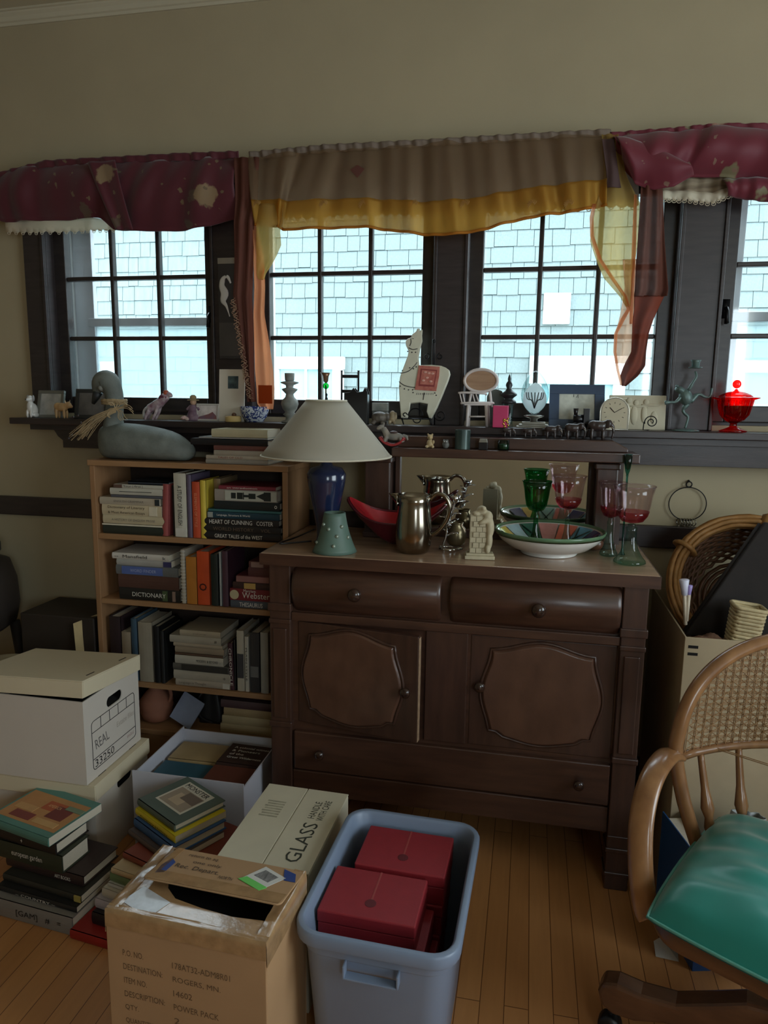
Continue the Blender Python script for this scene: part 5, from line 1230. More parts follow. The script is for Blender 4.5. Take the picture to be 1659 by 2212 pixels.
rd = MB(); rd.ell((.012*s,0,.052*s),(.008*s,.009*s,.012*s),12,8,(0,.7,0)).tube([(.014*s,-.008*s,.055*s),(.026*s,-.006*s,.053*s)],.003*s,6); obj('rider', rd, mat('purple_cloth_clay', (112,52,72), rough=.6), o, smooth=True)
obj('tail', MB().tube(smoothpath([(-.026*s,0,.030*s),(-.036*s,0,.022*s),(-.038*s,0,.010*s),(-.034*s,0,.002*s)], 3), .0035*s, 6), porc, o, smooth=True)
# small clown doll and round shell
o, w, h = on_ledge('doll', 'small purple clothed doll with ruffled tan hat on the ledge', 'doll', 402, 432, 853, 2.44); s = h
obj('dress', MB().lathe([(.30*s,0),(.28*s,.1*s),(.2*s,.35*s),(.14*s,.55*s),(.11*s,.62*s)], 14), mat('plum_cloth', (92,62,84), rough=.8, c2=(150,128,140), scale=40), o, smooth=True)
obj('head', MB().ell((0,0,.72*s),(.12*s,.12*s,.13*s)), mat('doll_skin', (196,160,130), rough=.6), o, smooth=True)
obj('hat', MB().lathe([(.24*s,.78*s),(.20*s,.82*s),(.12*s,.82*s),(.13*s,.93*s),(.06*s,1.0*s)], 12), mat('ruffled_tan', (160,140,104), rough=.8), o, smooth=True)
for q in (-1,1): obj('arm', MB().tube([(q*.1*s,0,.58*s),(q*.26*s,-.05*s,.42*s)], .05*s, 8), mat('plum_cloth', (92,62,84)), o, smooth=True)
o, w, h = on_ledge('shell', 'small pink and white spiral shell lying before the doll', 'shell', 386, 410, 892, 2.405)
mb = MB(); mb.tube([(.010*math.cos(t*.7)*(1-t/22), .010*math.sin(t*.7)*(1-t/22), .006+.0006*t) for t in range(21)], [.0075*(1-t/24) for t in range(21)], 8); obj('whorl', mb, mat('pink_shell', (188,130,120), rough=.4, c2=(214,196,186), scale=90), o, smooth=True)
obj('lip', MB().ell((.012,-.003,.006),(.007,.006,.005)), mat('pale_shell_lip', (206,186,176), rough=.35), o, smooth=True)
# landscape card, tall card with square window
o, w, L_, T = frame('small white card with a purple mountain picture', 421, 470, 872, 2.425, .006, (196,192,186), (188,180,178), .18, name='picture_card')
a = w/2
obj('painted_hill', MB().prism([(-a+.008, .008), (a-.008, .008), (a-.01, .020), (a*.45, .034), (a*.1, .026), (-a+.012, .016)], .0025, .004, T), mat('purple_hill', (120,100,122), rough=.6, c2=(150,84,64), scale=30), o)
o, w, h = on_ledge('greeting_card', 'tall cream folded card with a small dark square picture', 'card', 470, 525, 797, 2.435); a = w/2
T = Matrix.Rotation(-.08, 4, 'X')
obj('front_leaf', MB().box(-a, a, 0, .0015, 0, h, T), mat('cream_card_stock', (214,206,190), rough=.8, var=.02), o)
obj('back_leaf', MB().box(-a, a, .0022, .0036, 0, h, Matrix.Rotation(-.10, 4, 'X')), mat('cream_card_stock', (214,206,190)), o)
obj('picture', MB().box(-a*.30, a*.52, -.0008, 0, h*.63, h*.87, T), mat('dark_teal_picture', (44,58,64), rough=.5, c2=(90,112,116), scale=40), o)
o['label'] = 'tall cream folded card with a small dark square picture'
# candle dish with acorn, blue and white bowl
o, w, h = on_ledge('candle', 'small yellow candle in a low dish beside the blue bowl', 'candle', 488, 520, 896, 2.405); r = w/2
obj('wax', MB().lathe([(r*.94,0),(r,h*.1),(r,h*.7),(r*.94,h*.82),(r*.4,h*.84)], 20), mat('yellow_wax', (206,178,118), rough=.5, var=.08), o, smooth=True)
obj('acorn', MB().ell((r*.1,0,h*1.0),(r*.3,r*.3,h*.32)), mat('acorn_brown', (92,62,40), rough=.5), o, smooth=True)
o, w, h = on_ledge('bowl', 'small blue and white marbled bowl on the ledge', 'bowl', 521, 579, 878, 2.43); r = w/2
def marble(name, c1, c2, sc):
    m = bpy.data.materials.new(name); nt, b = nodes(m); N = nt.nodes.new; L = nt.links.new
    tc = N('ShaderNodeTexCoord'); nz = N('ShaderNodeTexNoise'); nz.inputs['Scale'].default_value = sc; nz.inputs['Detail'].default_value = 2; nz.inputs['Distortion'].default_value = 1.5; L(tc.outputs['Object'], nz.inputs['Vector'])
    cr = N('ShaderNodeValToRGB'); cr.color_ramp.elements[0].position = .47; cr.color_ramp.elements[1].position = .53; cr.color_ramp.elements[0].color = rgb(*c1); cr.color_ramp.elements[1].color = rgb(*c2)
    L(nz.outputs[0], cr.inputs[0]); L(cr.outputs[0], b.inputs['Base Color']); b.inputs['Roughness'].default_value = .18; return m
obj('body', MB().lathe([(r*.55,0),(r*.6,h*.04),(r*.86,h*.35),(r*.98,h*.75),(r,h),(r*.94,h),(r*.9,h*.75),(r*.7,h*.3),(r*.1,h*.12)], 32), marble('blue_white_glaze', (40,58,120), (196,204,216), 75), o, smooth=True)
obj('foot', MB().lathe([(r*.5,.0),(r*.52,h*.05),(r*.46,h*.06)], 24), porc, o, smooth=True)
# stone candlestick
o, w, h = on_ledge('candlestick', 'grey turned stone candlestick standing left of the lampshade', 'candlestick', 607, 644, 806, 2.43); r = w/2
stone = mat('grey_soapstone', (104,108,104), rough=.6, c2=(150,150,142), scale=26, bump=.2)
obj('shaft', MB().lathe([(r*.95,0),(r*.95,h*.03),(r*.5,h*.06),(r*.45,h*.12),(r*.8,h*.17),(r*.5,h*.21),(r*.8,h*.28),(r*.98,h*.38),(r*.9,h*.45),(r*.5,h*.52),(r*.42,h*.58),(r*.85,h*.66),(r*.9,h*.68),(r*.4,h*.71),(r*.45,h*.76),(r*1.0,h*.80),(r*1.0,h*.82),(r*.5,h*.84)], 24), stone, o, smooth=True)
obj('cup', MB().lathe([(r*.45,h*.841),(r*.52,h*.86),(r*.55,h*1.0),(r*.42,h*1.0),(r*.40,h*.9),(r*.05,h*.89)], 20), stone, o, smooth=True)
# thin glass candleholder with green bead
o, w, h = on_ledge('candle_holder', 'thin candleholder with green glass bead behind the lampshade', 'candlestick', 690, 718, 805, 2.44); r = .0135
obj('base', MB().lathe([(.028,0),(.028,.003),(.012,.006),(.004,.02)], 20), iron, o, smooth=True)
obj('stem', MB().tube([(0,0,.01),(0,0,h*.76)], .003, 8), mat('brass_stem', (132,104,60), rough=.3, metal=.8), o, smooth=True)
obj('bead', MB().ell((0,0,h*.74),(.011,.011,.011)), clear_glass('green_glass', (60,200,110)), o, smooth=True)
obj('cup', MB().lathe([(.004,h*.80),(.008,h*.83),(.0105,h*.93),(.016,h),(.0145,h),(.009,h*.93),(.006,h*.85)], 18), mat('copper_cup', (140,108,84), rough=.3, metal=.7), o, smooth=True)
obj('wire', MB().tube(smoothpath([(-.004,0,h*.2),(-.012,0,h*.5),(-.014,0,h*.8),(-.017,0,h*.97),(-.021,0,h*1.0)], 4), .0014, 6), porc, o, smooth=True)
# miniature black ladder-back chair
o, w, h = on_ledge('miniature_chair', 'black miniature ladder-back chair against the window', 'miniature chair', 733, 776, 800, 2.462); a = w/2
for q in (-1, 1):
    obj('back_post', MB().tube([(q*a*.85,.012,0),(q*a*.85,.012,h*.97),(q*a*.85,.012,h)], [.0035,.0035,.0045], 8), black, o, smooth=True); obj('leg', MB().tube([(q*a*.85,-.022,0),(q*a*.85,-.022,h*.42)], .0035, 8), black, o, smooth=True)
obj('seat', MB().box(-a, a, -.026, .016, h*.40, h*.44), black, o, bevel=.002)
for z in (.58, .86): obj('slat', MB().box(-a*.85, a*.85, .0105, .0135, h*z, h*(z+.06)), black, o, bevel=.001)
# pointed black letter box
o, w, h = on_ledge('letter_rack', 'black lacquered box with pointed gothic top behind the lamp', 'letter rack', 746, 796, 836, 2.425); a = w/2
pl = [(-a,0),(a,0),(a,h*.86),(a*.8,h),(a*.6,h*.88),(a*.1,h*.86),(-a*.2,h*.98),(-a*.5,h*.86),(-a,h*.84)]
obj('front', MB().prism(pl, -.016, -.012), black, o, bevel=.001); obj('back', MB().prism(pl, .012, .016), black, o, bevel=.001)
for q in (-1, 1): obj('side', MB().box(q*a-.003 if q > 0 else -a, a if q > 0 else -a+.003, -.012, .012, 0, h*.8), black, o)
obj('base', MB().box(-a, a, -.012, .012, 0, .004), black, o)
# little pile of stone trinkets
for x0, x1, yt, Y, lab, cc, nm in ((798, 842, 886, 2.415, 'brown and grey carved stone turtle on the ledge', (112,100,88), 'turtle_figurine'), (838, 858, 884, 2.42, 'tiny cream and brown stone frog on the ledge', (170,150,116), 'frog_figurine')):
    o, w, h = on_ledge(nm, lab, 'figurine', x0, x1, yt, Y); m_ = mat('carved_'+nm, cc, rough=.5, c2=tuple(int(c*.6) for c in cc), scale=60)
    fuse('body', [((0,0,h*.5),(w*.4,w*.35,h*.42)), ((w*.38,-.004,h*.55),(w*.16,w*.14,h*.28)), ((-w*.25,-w*.25,h*.15),(w*.12,w*.12,h*.16)), ((w*.2,-w*.25,h*.15),(w*.12,w*.12,h*.16)), ((-w*.25,w*.25,h*.15),(w*.12,w*.12,h*.16)), ((w*.2,w*.25,h*.15),(w*.12,w*.12,h*.16))], m_, o, .0022)
    obj('eye', MB().ell((w*.46,-w*.12,h*.68),(.0015,.0015,.0015)), black, o, smooth=True)
o, w, h = on_ledge('trinket_box', 'small grey stone box with lid behind the turtle', 'box', 806, 838, 870, 2.46)
obj('base', MB().box(-w/2, w/2, -.014, .014, 0, h*.6), stone, o, bevel=.002); obj('lid', MB().box(-w/2-.001, w/2+.001, -.015, .015, h*.61, h), stone, o, bevel=.002)
# ---- llama plaque on iron easel
o, w, h = on_ledge('llama_plate', 'white ceramic llama shaped plate with red saddle blanket', 'plate', 862, 972, 710, 2.44)
Yl = 2.44; LM = lambda px, py: ((lambda p: (p.x-o.location.x, p.z-o.location.z))(P(px, py, Y=Yl)))
def L2(px, py): x, z = LM(px, py); return (x, z+.012*0)
outl = [(866,908),(862,870),(860,838),(862,818),(868,800),(878,772),(880,760),(874,748),(873,738),(878,732),(884,731),(888,722),(896,716),(899,709),(903,710),(904,716),(908,711),(910,715),(909,726),(910,738),(905,756),(902,776),(904,792),(930,791),(952,793),(962,797),(970,803),(972,812),(968,826),(955,860),(945,884),(932,910),(928,910),(922,895),(924,878),(905,874),(886,876),(884,892),(880,908)]
ceram = mat('crackled_cream_ceramic', (212,210,190), rough=.35, var=.06, scale=25, coat=.3)
Tt = Matrix.Rotation(-.10, 4, 'X')
mb = MB(); po = [L2(*p) for p in outl]
mb.prism(po, -.008, .006, T=Tt @ Matrix.Translation((0,0,.006)), inset=.02); plate = obj('plate', mb, ceram, o, bevel=.003)
def on_plate(name, pts, m, y0=-.0115, y1=-.0075): return obj(name, MB().prism([L2(*p) for p in pts], y0, y1, T=Tt @ Matrix.Translation((0,0,.006))), m, o)
redb = mat('brick_red_glaze', (172,88,78), rough=.5, c2=(196,124,108), scale=60)
on_plate('saddle_blanket', [(904,793),(949,796),(948,815),(942,849),(896,846),(900,820)], redb)
on_plate('blanket_border', [(908,800),(944,803),(938,840),(904,838)], mat('dark_red_glaze', (140,60,58), rough=.5), -.0122, -.0114)
on_plate('blanket_field', [(911,803),(941,806),(936,836),(907,834)], redb, -.0128, -.0121)
mo = MB()
for (x, y) in ((918,808),(926,810),(934,811),(914,826),(930,828),(922,820)): c = L2(x, y); mo.ell((c[0], 0, c[1]), (.006,.002,.004))
obj('blanket_motif', MB().add(mo.v, mo.f, Tt @ Matrix.Translation((0,-.0128,.006))), mat('pink_glaze', (214,160,146), rough=.5), o, smooth=True)
bl = mat('black_glaze_line', (40,40,42), rough=.4, var=0)
ls = MB()
for ptl in ([(864,810),(880,806),(892,796),(900,786)], [(861,828),(872,836),(886,840),(898,841)], [(881,754),(890,758),(900,756)], [(885,733),(886,742),(883,750)], [(916,852),(914,868)]):
    ls.tube(smoothpath([(L2(*p)[0], -.0085, L2(*p)[1]) for p in ptl], 4), .0014, 5)
for p in ((864,838),(873,844),(882,846),(891,846),(884,798),(892,800),(898,796),(879,762),(888,764),(896,764),(868,804),(892,852),(942,858),(939,853)): c = L2(*p); ls.ell((c[0], -.0085, c[1]), (.0024,.0012,.0024), 8, 6)
for k in range(9): c = L2(900+k*4.4, 853); ls.tube([(c[0], -.0085, c[1]), (c[0], -.0085, c[1]-.006)], .0008, 4)
c = L2(888, 734); ls.ell((c[0]+.003, -.0085, c[1]), (.003,.0012,.0012), 8, 6)
tag(obj('painted_harness', MB().add(ls.v, ls.f, Tt @ Matrix.Translation((0,0,.006))), bl, o), kind='stuff')
ea = thing('plate_easel', 'black wrought-iron scroll easel holding the llama plate', 'easel', (o.location.x, 2.44, ZL+.0006))
def E_(px, py, y=0): p = P(px, py, Y=2.44+y); return (p.x-ea.location.x, y, max(.003, p.z-ea.location.z))
def scroll(c, r0, r1, turns, a0, y, sgn=1): return [(c[0]+(r0+(r1-r0)*k/30)*math.cos(a0+sgn*turns*2*PI*k/30), y, c[2]+(r0+(r1-r0)*k/30)*math.sin(a0+sgn*turns*2*PI*k/30)) for k in range(31)]
obj('front_scroll', MB().tube(scroll(E_(900,898), .026, .024, .5, PI, -.02, -1), .0022, 6), iron, ea, smooth=True)
obj('front_scroll', MB().tube(scroll(E_(953,897), .020, .006, 1.3, PI, -.02), .0022, 6), iron, ea, smooth=True)
obj('front_scroll', MB().tube(scroll(E_(877,896), .008, .004, .8, 0, -.022), .002, 6), iron, ea, smooth=True)
obj('lower_scroll', MB().tube(scroll(E_(903,905), .014, .012, .55, PI, -.021), .002, 6), iron, ea, smooth=True)
for q, px in ((-1, 868), (1, 928)): obj('foot', MB().tube([E_(px, 903, -.022), (E_(px+4, 918, -.022)[0], -.022, .002)], [.0035,.002], 6), iron, ea, smooth=True)
obj('rail', MB().tube([E_(868,905,-.019), E_(932,905,-.019)], .002, 6), iron, ea, smooth=True)
obj('back_post', MB().tube([(E_(937,905)[0], .024, .002), E_(937,735,.035)], .0025, 6), iron, ea, smooth=True)
for q, cpx in ((-1, 922), (1, 950)): obj('top_scroll', MB().tube(scroll(E_(cpx,770,.034), .011, .005, 1.05, PI/2, .034, q), .0022, 6), iron, ea, smooth=True)
obj('finial', MB().ell(E_(937,737,.035), (.005,.005,.008)), iron, ea, smooth=True)
# ---- white toy high chair
o, w, h = on_ledge('toy_chair', 'white painted toy armchair with oval back on the ledge', 'toy chair', 988, 1075, 793, 2.43); Yt = 2.43
wh = mat('white_painted_wood', (214,204,200), rough=.5, var=.06)
def T3(px, py, y=0): p = P(px, py, Y=Yt+y); return (p.x-o.location.x, y, max(0.001, p.z-o.location.z))
cbk = T3(1038, 822); oval = [(cbk[0]+.055*math.cos(k*PI/14)*(1), .018+0, cbk[2]+.037*math.sin(k*PI/14)) for k in range(28)]
obj('back_rim', MB().tube(oval, .0055, 8, closed=True), wh, o, smooth=True)
obj('back_panel', MB().prism([(p[0], p[2]) for p in oval], .0165, .0195), mat('tan_back_panel', (176,142,112), rough=.7, c2=(150,116,90), scale=8, stretch=(1,1,9)), o)
for px0, px1 in ((1018,1012),(1058,1062)): obj('post', MB().tube([T3(px0, 845, .016), T3(px1, 880, .016)], .0045, 8), wh, o, smooth=True)
obj('arm_rail', MB().tube(smoothpath([T3(990,849,-.022), T3(1008,848,-.026), T3(1045,850,-.022), T3(1050,852,-.01)], 4), .0036, 8), wh, o, smooth=True)
obj('seat_rail', MB().tube(smoothpath([T3(995,871,-.02), T3(1022,870,-.024), T3(1060,870,-.01), T3(1066,871,.0)], 4), .0036, 8), wh, o, smooth=True)
for pa, pb in (((993,850),(998,871)), ((1000,850),(1004,870)), ((1021,851),(1026,870)), ((1028,851),(1034,869))): obj('spindle', MB().tube([T3(*pa,-.023), T3(*pb,-.021)], .0024, 6), wh, o, smooth=True)
obj('seat', MB().box(T3(1004,872)[0], T3(1060,872)[0], -.022, .02, T3(1030,876)[2], T3(1030,871)[2]), wh, o, bevel=.002)
for pa, pb, y in (((1012,875),(1008,922),-.018), ((1050,875),(1052,922),-.018), ((1014,875),(1012,918),.016), ((1054,875),(1056,918),.016)):
    q0, q1 = T3(*pa, y), T3(*pb, y); obj('leg', MB().tube([q0, (q1[0], y, .0005)], [.0058,.005], 8), wh, o, smooth=True)
obj('stretcher', MB().tube([T3(1012,900,-.018), T3(1050,900,-.018)], .0028, 6), wh, o, smooth=True)
# ---- square pink candle with gold trim
o, w, h = on_ledge('candle', 'square pink candle with gold foil trim on the ledge', 'candle', 1066, 1099, 876, 2.405); a = w/2
obj('wax', MB().box(-a, a, -a, a, 0, h), mat('pink_wax', (196,58,104), rough=.4, var=.08), o, bevel=.002)
obj('wick', MB().tube([(0,0,h),(0,.001,h+.006)], .0007, 5), black, o)
gd = MB()
for k in range(14): gd.ell((a*.2+R_.uniform(0,a*.9), -a-.001, R_.uniform(.002,h*.42)), (.003,.0012,.0035), 8, 6)
tag(obj('gold_foil', gd, mat('gold_leaf', (204,168,76), rough=.25, metal=.9), o, smooth=True), kind='stuff')
# ---- glass column with dark stopper
o, w, h = on_ledge('decanter', 'clear glass cylinder with dark turned finial stopper', 'decanter', 1083, 1119, 808, 2.448); r = w/2
obj('glass_body', MB().lathe([(r*.62,0),(r*.66,h*.02),(r*.6,h*.06),(r*.6,h*.42),(r*.66,h*.44),(r*.5,h*.44),(r*.5,h*.06),(r*.05,h*.05)], 24), clear_glass('clear_glassware', (236,244,244)), o, smooth=True)
obj('stopper', MB().lathe([(r*.85,h*.445),(r*.95,h*.47),(r*.85,h*.50),(r*.5,h*.53),(r*.62,h*.56),(r*.98,h*.60),(r*.98,h*.63),(r*.5,h*.68),(r*.28,h*.73),(r*.42,h*.79),(r*.36,h*.83),(r*.16,h*.87),(r*.2,h*.91),(r*.12,h*.96),(r*.02,h)], 24), mat('dark_stopper', (40,42,46), rough=.35), o, smooth=True)
o, w, h = on_ledge('plaque', 'rounded grey-green stone plaque leaning behind the toy chair', 'plaque', 1052, 1090, 840, 2.472); a = w/2
obj('slab', MB().prism([(-a,0),(a,0),(a,h*.8),(a*.7,h*.95),(0,h),(-a*.7,h*.95),(-a,h*.8)], 0, .008, T=Matrix.Rotation(-.06, 4, 'X')), mat('grey_green_slate', (96,102,96), rough=.8, var=.15), o, bevel=.002)
obj('foot', MB().box(-a*.5, a*.5, -.004, 0, 0, .006), stone, o)
# ---- engraved glass egg on stepped base
o, w, h = on_ledge('glass_egg', 'clear engraved glass egg on a stepped metal base', 'ornament', 1126, 1190, 800, 2.43); r = .0455
pew = mat('dull_pewter', (150,148,138), rough=.35, metal=.7, var=.15)
bs = MB()
for z0, z1, hw in ((0,.006,.056),(.006,.012,.048),(.012,.02,.038)): bs.box(-hw, hw, -hw*.6, hw*.6, z0, z1)
obj('base', bs, pew, o, bevel=.0015); obj('collar', MB().lathe([(.012,.02),(.012,.03),(.03,.036),(.034,.040),(.02,.042)], 24), pew, o, smooth=True)
pr = [(max(.0005, .046*math.sin(PI*t)**.62*(1-.22*(t-.4))), .042+(h-.042)*t) for t in [k/18 for k in range(19)]]
obj('egg', MB().lathe(pr, 32), clear_glass('egg_crystal', (232,240,240), 4.), o, smooth=True)
obj('bright_core', MB().lathe([(max(.0004, q[0]*.86), .042+(q[1]-.042)*.70+.004) for q in pr], 24), thin_glass('focused_light_white', haze=.9, hazecol=(1,1,1,1)), o, smooth=True)  # added white core imitates window light focused inside the egg
br = MB()
for k in range(7):
    a = -1.2+k*.4; br.tube(smoothpath([(0,0,.06),(.008*math.sin(a*2),.0,.085),(.022*math.sin(a),0,.098+.008*math.cos(a*3)),(.026*math.sin(a),0,.112)], 3), .0016, 5)
br.v = [(v[0]*1.15, v[1]-.041, v[2]+.004) for v in br.v]
obj('etched_tree', br, mat('etched_grey', (92,98,98), rough=.6), o)
# ---- blue framed picture with a small black engine in front
o, w, L_, T = frame('wide blue-grey picture frame leaning against the third window', 1190, 1312, 830, 2.43, .032, (62,80,106), (168,170,160), .30, rotz=.05)
obj('sketch_mark', MB().tube([(-.01,.0035,L_*.72),(-.01,.0035,L_*.78)], .0008, 4, T=T).tube([(.004,.0035,L_*.70),(.004,.0035,L_*.78),(-.002,.0035,L_*.71)], .0008, 4, T=T), ink, o)
o, w, h = on_ledge('toy_train', 'tiny black toy locomotive in front of the blue frame', 'toy', 1238, 1275, 880, 2.395); a = w/2
obj('boiler', MB().tube([(-a*.9,0,h*.45),(a*.3,0,h*.45)], h*.22, 12), black, o, smooth=True); obj('cab', MB().box(a*.25, a*.95, -h*.26, h*.26, h*.2, h*.95), black, o, bevel=.001); obj('funnel', MB().tube([(-a*.65,0,h*.6),(-a*.65,0,h*.95)], [h*.07,h*.12], 8), black, o, smooth=True)
for x in (-a*.7, -a*.2, a*.3, a*.75):
    for q in (-1,1): obj('wheel', MB().lathe([(h*.16,-.0015),(h*.16,.0015)], 12, T=Matrix.Translation((x, q*h*.24, h*.16)) @ Matrix.Rotation(PI/2, 4, 'X')), black, o)
# ---- arched clock
o, w, h = on_ledge('clock', 'small arch topped mantel clock with cream dial', 'clock', 1298, 1361, 859, 2.405, rotz=-.06); a = w/2
arch = [(-a,0),(a,0),(a,h-a)]+[(a*math.cos(k*PI/12), h-a+a*math.sin(k*PI/12)) for k in range(1,12)]+[(-a,h-a)]
obj('case', MB().prism(arch, -.004, .022), mat('pale_clock_case', (176,172,156), rough=.35, metal=.3, var=.05), o, bevel=.0015)
obj('rim', MB().tube([(p[0]*.99, -.004, p[1]*.99+.001) for p in arch], .0018, 6, closed=True), mat('bright_clock_rim', (226,222,206), rough=.25, metal=.5), o, smooth=True)
ina = [(p[0]*.88, .004+p[1]*.93) for p in arch]; obj('dial', MB().prism(ina, -.0052, -.004), mat('cream_dial', (196,186,160), rough=.7, var=.04), o)
hc = (0, h-a*1.05); hd = MB(); hd.tube([(hc[0],-.006,hc[1]),(hc[0]-a*.33,-.006,hc[1]+a*.35)], .0011, 5).tube([(hc[0],-.006,hc[1]),(hc[0]+a*.5,-.006,hc[1]+a*.3)], .0009, 5); obj('hands', hd, black, o)
nm = MB()
for k in range(12):
    an = k*PI/6; nm.tube([(hc[0]+a*.62*math.sin(an), -.0055, hc[1]+a*.62*math.cos(an)), (hc[0]+a*.74*math.sin(an), -.0055, hc[1]+a*.74*math.cos(an))], .0010, 4)
tag(obj('hour_marks', nm, inkg, o), kind='stuff')
# ---- relief plaque on a wire holder
o, w, h = on_ledge('relief_plaque', 'cream plaster relief plaque of figures behind the clock', 'plaque', 1318, 1442, 853, 2.455); a = w/2; T = Matrix.Rotation(-.14, 4, 'X'); plm = mat('cream_plaster', (196,188,164), rough=.8, var=.06)
obj('slab', MB().box(-a, a, 0, .010, 0, h, T), plm, o, bevel=.002)
rl = MB()
for c, r in (((-a*.35,0,h*.5),(.010,.005,.030)), ((-a*.3,0,h*.85),(.010,.005,.010)), ((-a*.1,0,h*.42),(.012,.005,.032)), ((-a*.05,0,h*.78),(.009,.005,.010)), ((a*.25,0,h*.45),(.010,.005,.030)), ((a*.3,0,h*.8),(.009,.005,.010)), ((a*.45,0,h*.72),(.03,.004,.005)), ((a*.6,0,h*.35),(.012,.004,.022)), ((a*.05,0,h*.68),(.03,.004,.004)), ((-a*.55,0,h*.9),(.02,.004,.005))): rl.ell(c, r, 10, 8)
obj('relief', MB().add(rl.v, rl.f, T), plm, o, smooth=True)
o, w, h = on_ledge('wire_stand', 'black spiral wire holder before the relief plaque', 'stand', 1390, 1418, 896, 2.40)
cpt = (w*.15, 0, h*.55); obj('spiral', MB().tube([(cpt[0]+(h*.42-h*.34*k/36)*math.cos(PI+.3-k*.3), 0, cpt[2]+(h*.42-h*.34*k/36)*math.sin(PI+.3-k*.3)) for k in range(37)], .0018, 6), iron, o, smooth=True)
obj('foot', MB().tube([(-w*.42,0,h*.55),(-w*.45,0,.002),(-w*.1,.0,.0015),(w*.1,.02,.0015)], .0018, 6), iron, o, smooth=True)
# ---- frog candlestick
o, w, h = on_ledge('frog_candlestick', 'grey-green metal frog balancing on one leg holding a candle cup', 'candlestick', 1432, 1540, 777, 2.43); Yf_ = 2.43
def FG(px, py, y=0): p = P(px, py, Y=Yf_+y); return (p.x-o.location.x, y, p.z-o.location.z)
vg = mat('verdigris_metal', (92,112,108), rough=.45, metal=.35, var=.2, scale=30)
obj('base', MB().lathe([(.042,0),(.042,.002),(.03,.005),(.008,.007)], 28, c=(FG(1480,928)[0],0,0)), vg, o, smooth=True)
mb = MB(); mb.ell(FG(1481,858), (.021,.019,.027), 14, 10, (0,-.35,0)); mb.ell(FG(1468,842), (.016,.017,.011), 14, 10, (0,.3,0))
obj('body', mb, vg, o, remesh=.002)
obj('standing_leg', MB().tube(smoothpath([FG(1486,872), FG(1476,884), FG(1478,892), FG(1486,900), FG(1484,912), FG(1480,925)], 4), [.008]*4+[.005]*8+[.0042]*9, 8), vg, o, smooth=True)
obj('kicking_leg', MB().tube(smoothpath([FG(1492,868,.005), FG(1508,852,.01), FG(1524,858,.012), FG(1534,856,.012), FG(1538,838,.012)], 4), [.008]*4+[.0045]*4+[.0032]*9, 8), vg, o, smooth=True)
obj('arm', MB().tube(smoothpath([FG(1488,842,-.006), FG(1496,828,-.008), FG(1504,814,-.006), FG(1502,803,0)], 4), [.0055]*4+[.0042]*9, 8), vg, o, smooth=True)
obj('arm', MB().tube(smoothpath([FG(1470,858,-.008), FG(1460,868,-.012), FG(1446,869,-.014), FG(1436,870,-.014)], 4), [.0055]*4+[.0042]*5+[.0065]*4, 8), vg, o, smooth=True)
for q in (-1,1): obj('eye', MB().ell((FG(1462,834)[0], q*.008, FG(1462,834)[2]), (.004,.004,.004)), vg, o, smooth=True)
cz = FG(1502, 796); obj('drip_pan', MB().lathe([(.006,0),(.018,.001),(.021,.004),(.019,.004),(.006,.003)], 24, c=cz), vg, o, smooth=True)
obj('candle_cup', MB().lathe([(.010,.004),(.0115,.006),(.0125,.020),(.016,.026),(.0145,.026),(.0108,.018),(.002,.008)], 24, c=cz), vg, o, smooth=True)
# ---- red glass compote
o, w, h = on_ledge('candy_dish', 'red glass footed candy dish with pointed lid', 'dish', 1541, 1645, 822, 2.435); rg = clear_glass('ruby_glass', (244,70,66), 1.8); r = w/2
obj('bowl', MB().lathe([(r*.55,0),(r*.6,h*.02),(r*.35,h*.06),(r*.16,h*.10),(r*.15,h*.17),(r*.36,h*.22),(r*.58,h*.34),(r*.68,h*.50),(r*.74,h*.62),(r*1.0,h*.66),(r*1.0,h*.675),(r*.70,h*.66),(r*.62,h*.50),(r*.5,h*.35),(r*.05,h*.25)], 40), rg, o, smooth=True)
ri = MB()
for k in range(20):
    an = k*2*PI/20; ri.tube([(r*q[0]*math.cos(an), r*q[0]*math.sin(an), h*q[1]) for q in ((.40,.23),(.60,.34),(.70,.50),(.755,.62))], .0016, 5)
tag(obj('cut_ribs', ri, rg, o, smooth=True), kind='stuff')
obj('lid', MB().lathe([(r*.70,h*.682),(r*.72,h*.69),(r*.60,h*.73),(r*.38,h*.77),(r*.14,h*.79),(r*.06,h*.82),(r*.05,h*.84)], 32), rg, o, smooth=True)
obj('finial', MB().ell((0,0,h*.93),(r*.19,r*.1,h*.085)), rg, o, smooth=True)
# ---- dark hanging picture with white bird on the first pillar
o = thing('wall_hanging', 'dark picture with a white bird hung between the first two windows', 'picture', (P(505, 770, Y=2.49).x, 2.4885, P(505, 775, Y=2.49).z)); 
z1_ = P(505, 556, Y=2.49).z-o.location.z; aw = .052
obj('panel', MB().box(-aw, aw, -.004, .0, 0, z1_), mat('dark_print_card', (58,56,56), rough=.6, var=.15, scale=14), o)
obj('top_strip', MB().box(-aw, aw, -.0052, -.004, z1_-.022, z1_-.002), mat('pale_strip', (150,146,134), rough=.7), o)
obj('lower_field', MB().box(-aw, aw, -.0048, -.004, .01, z1_*.36), mat('dim_grey_print', (78,76,74), rough=.7, var=.1), o)
def HG(px, py): p = P(px, py, Y=2.485); return (p.x-o.location.x, -.0065, p.z-o.location.z)
bird = smoothpath([HG(499,612), HG(492,598), HG(483,602), HG(480,618), HG(486,634), HG(483,650), HG(490,662), HG(497,684)], 5)
obj('bird', MB().tube(bird, [.003,.0035,.004,.005,.006,.006,.006,.006,.006,.007,.008,.009,.010,.010,.010,.011,.012,.013,.014,.015,.015,.015,.014,.013,.012,.011,.010,.008,.007,.006,.005,.004,.003,.002,.002,.002][:len(bird)], 8, flat=.25, upv=(1,0,0)), mat('chalk_white', (226,228,226), rough=.7), o, smooth=True)
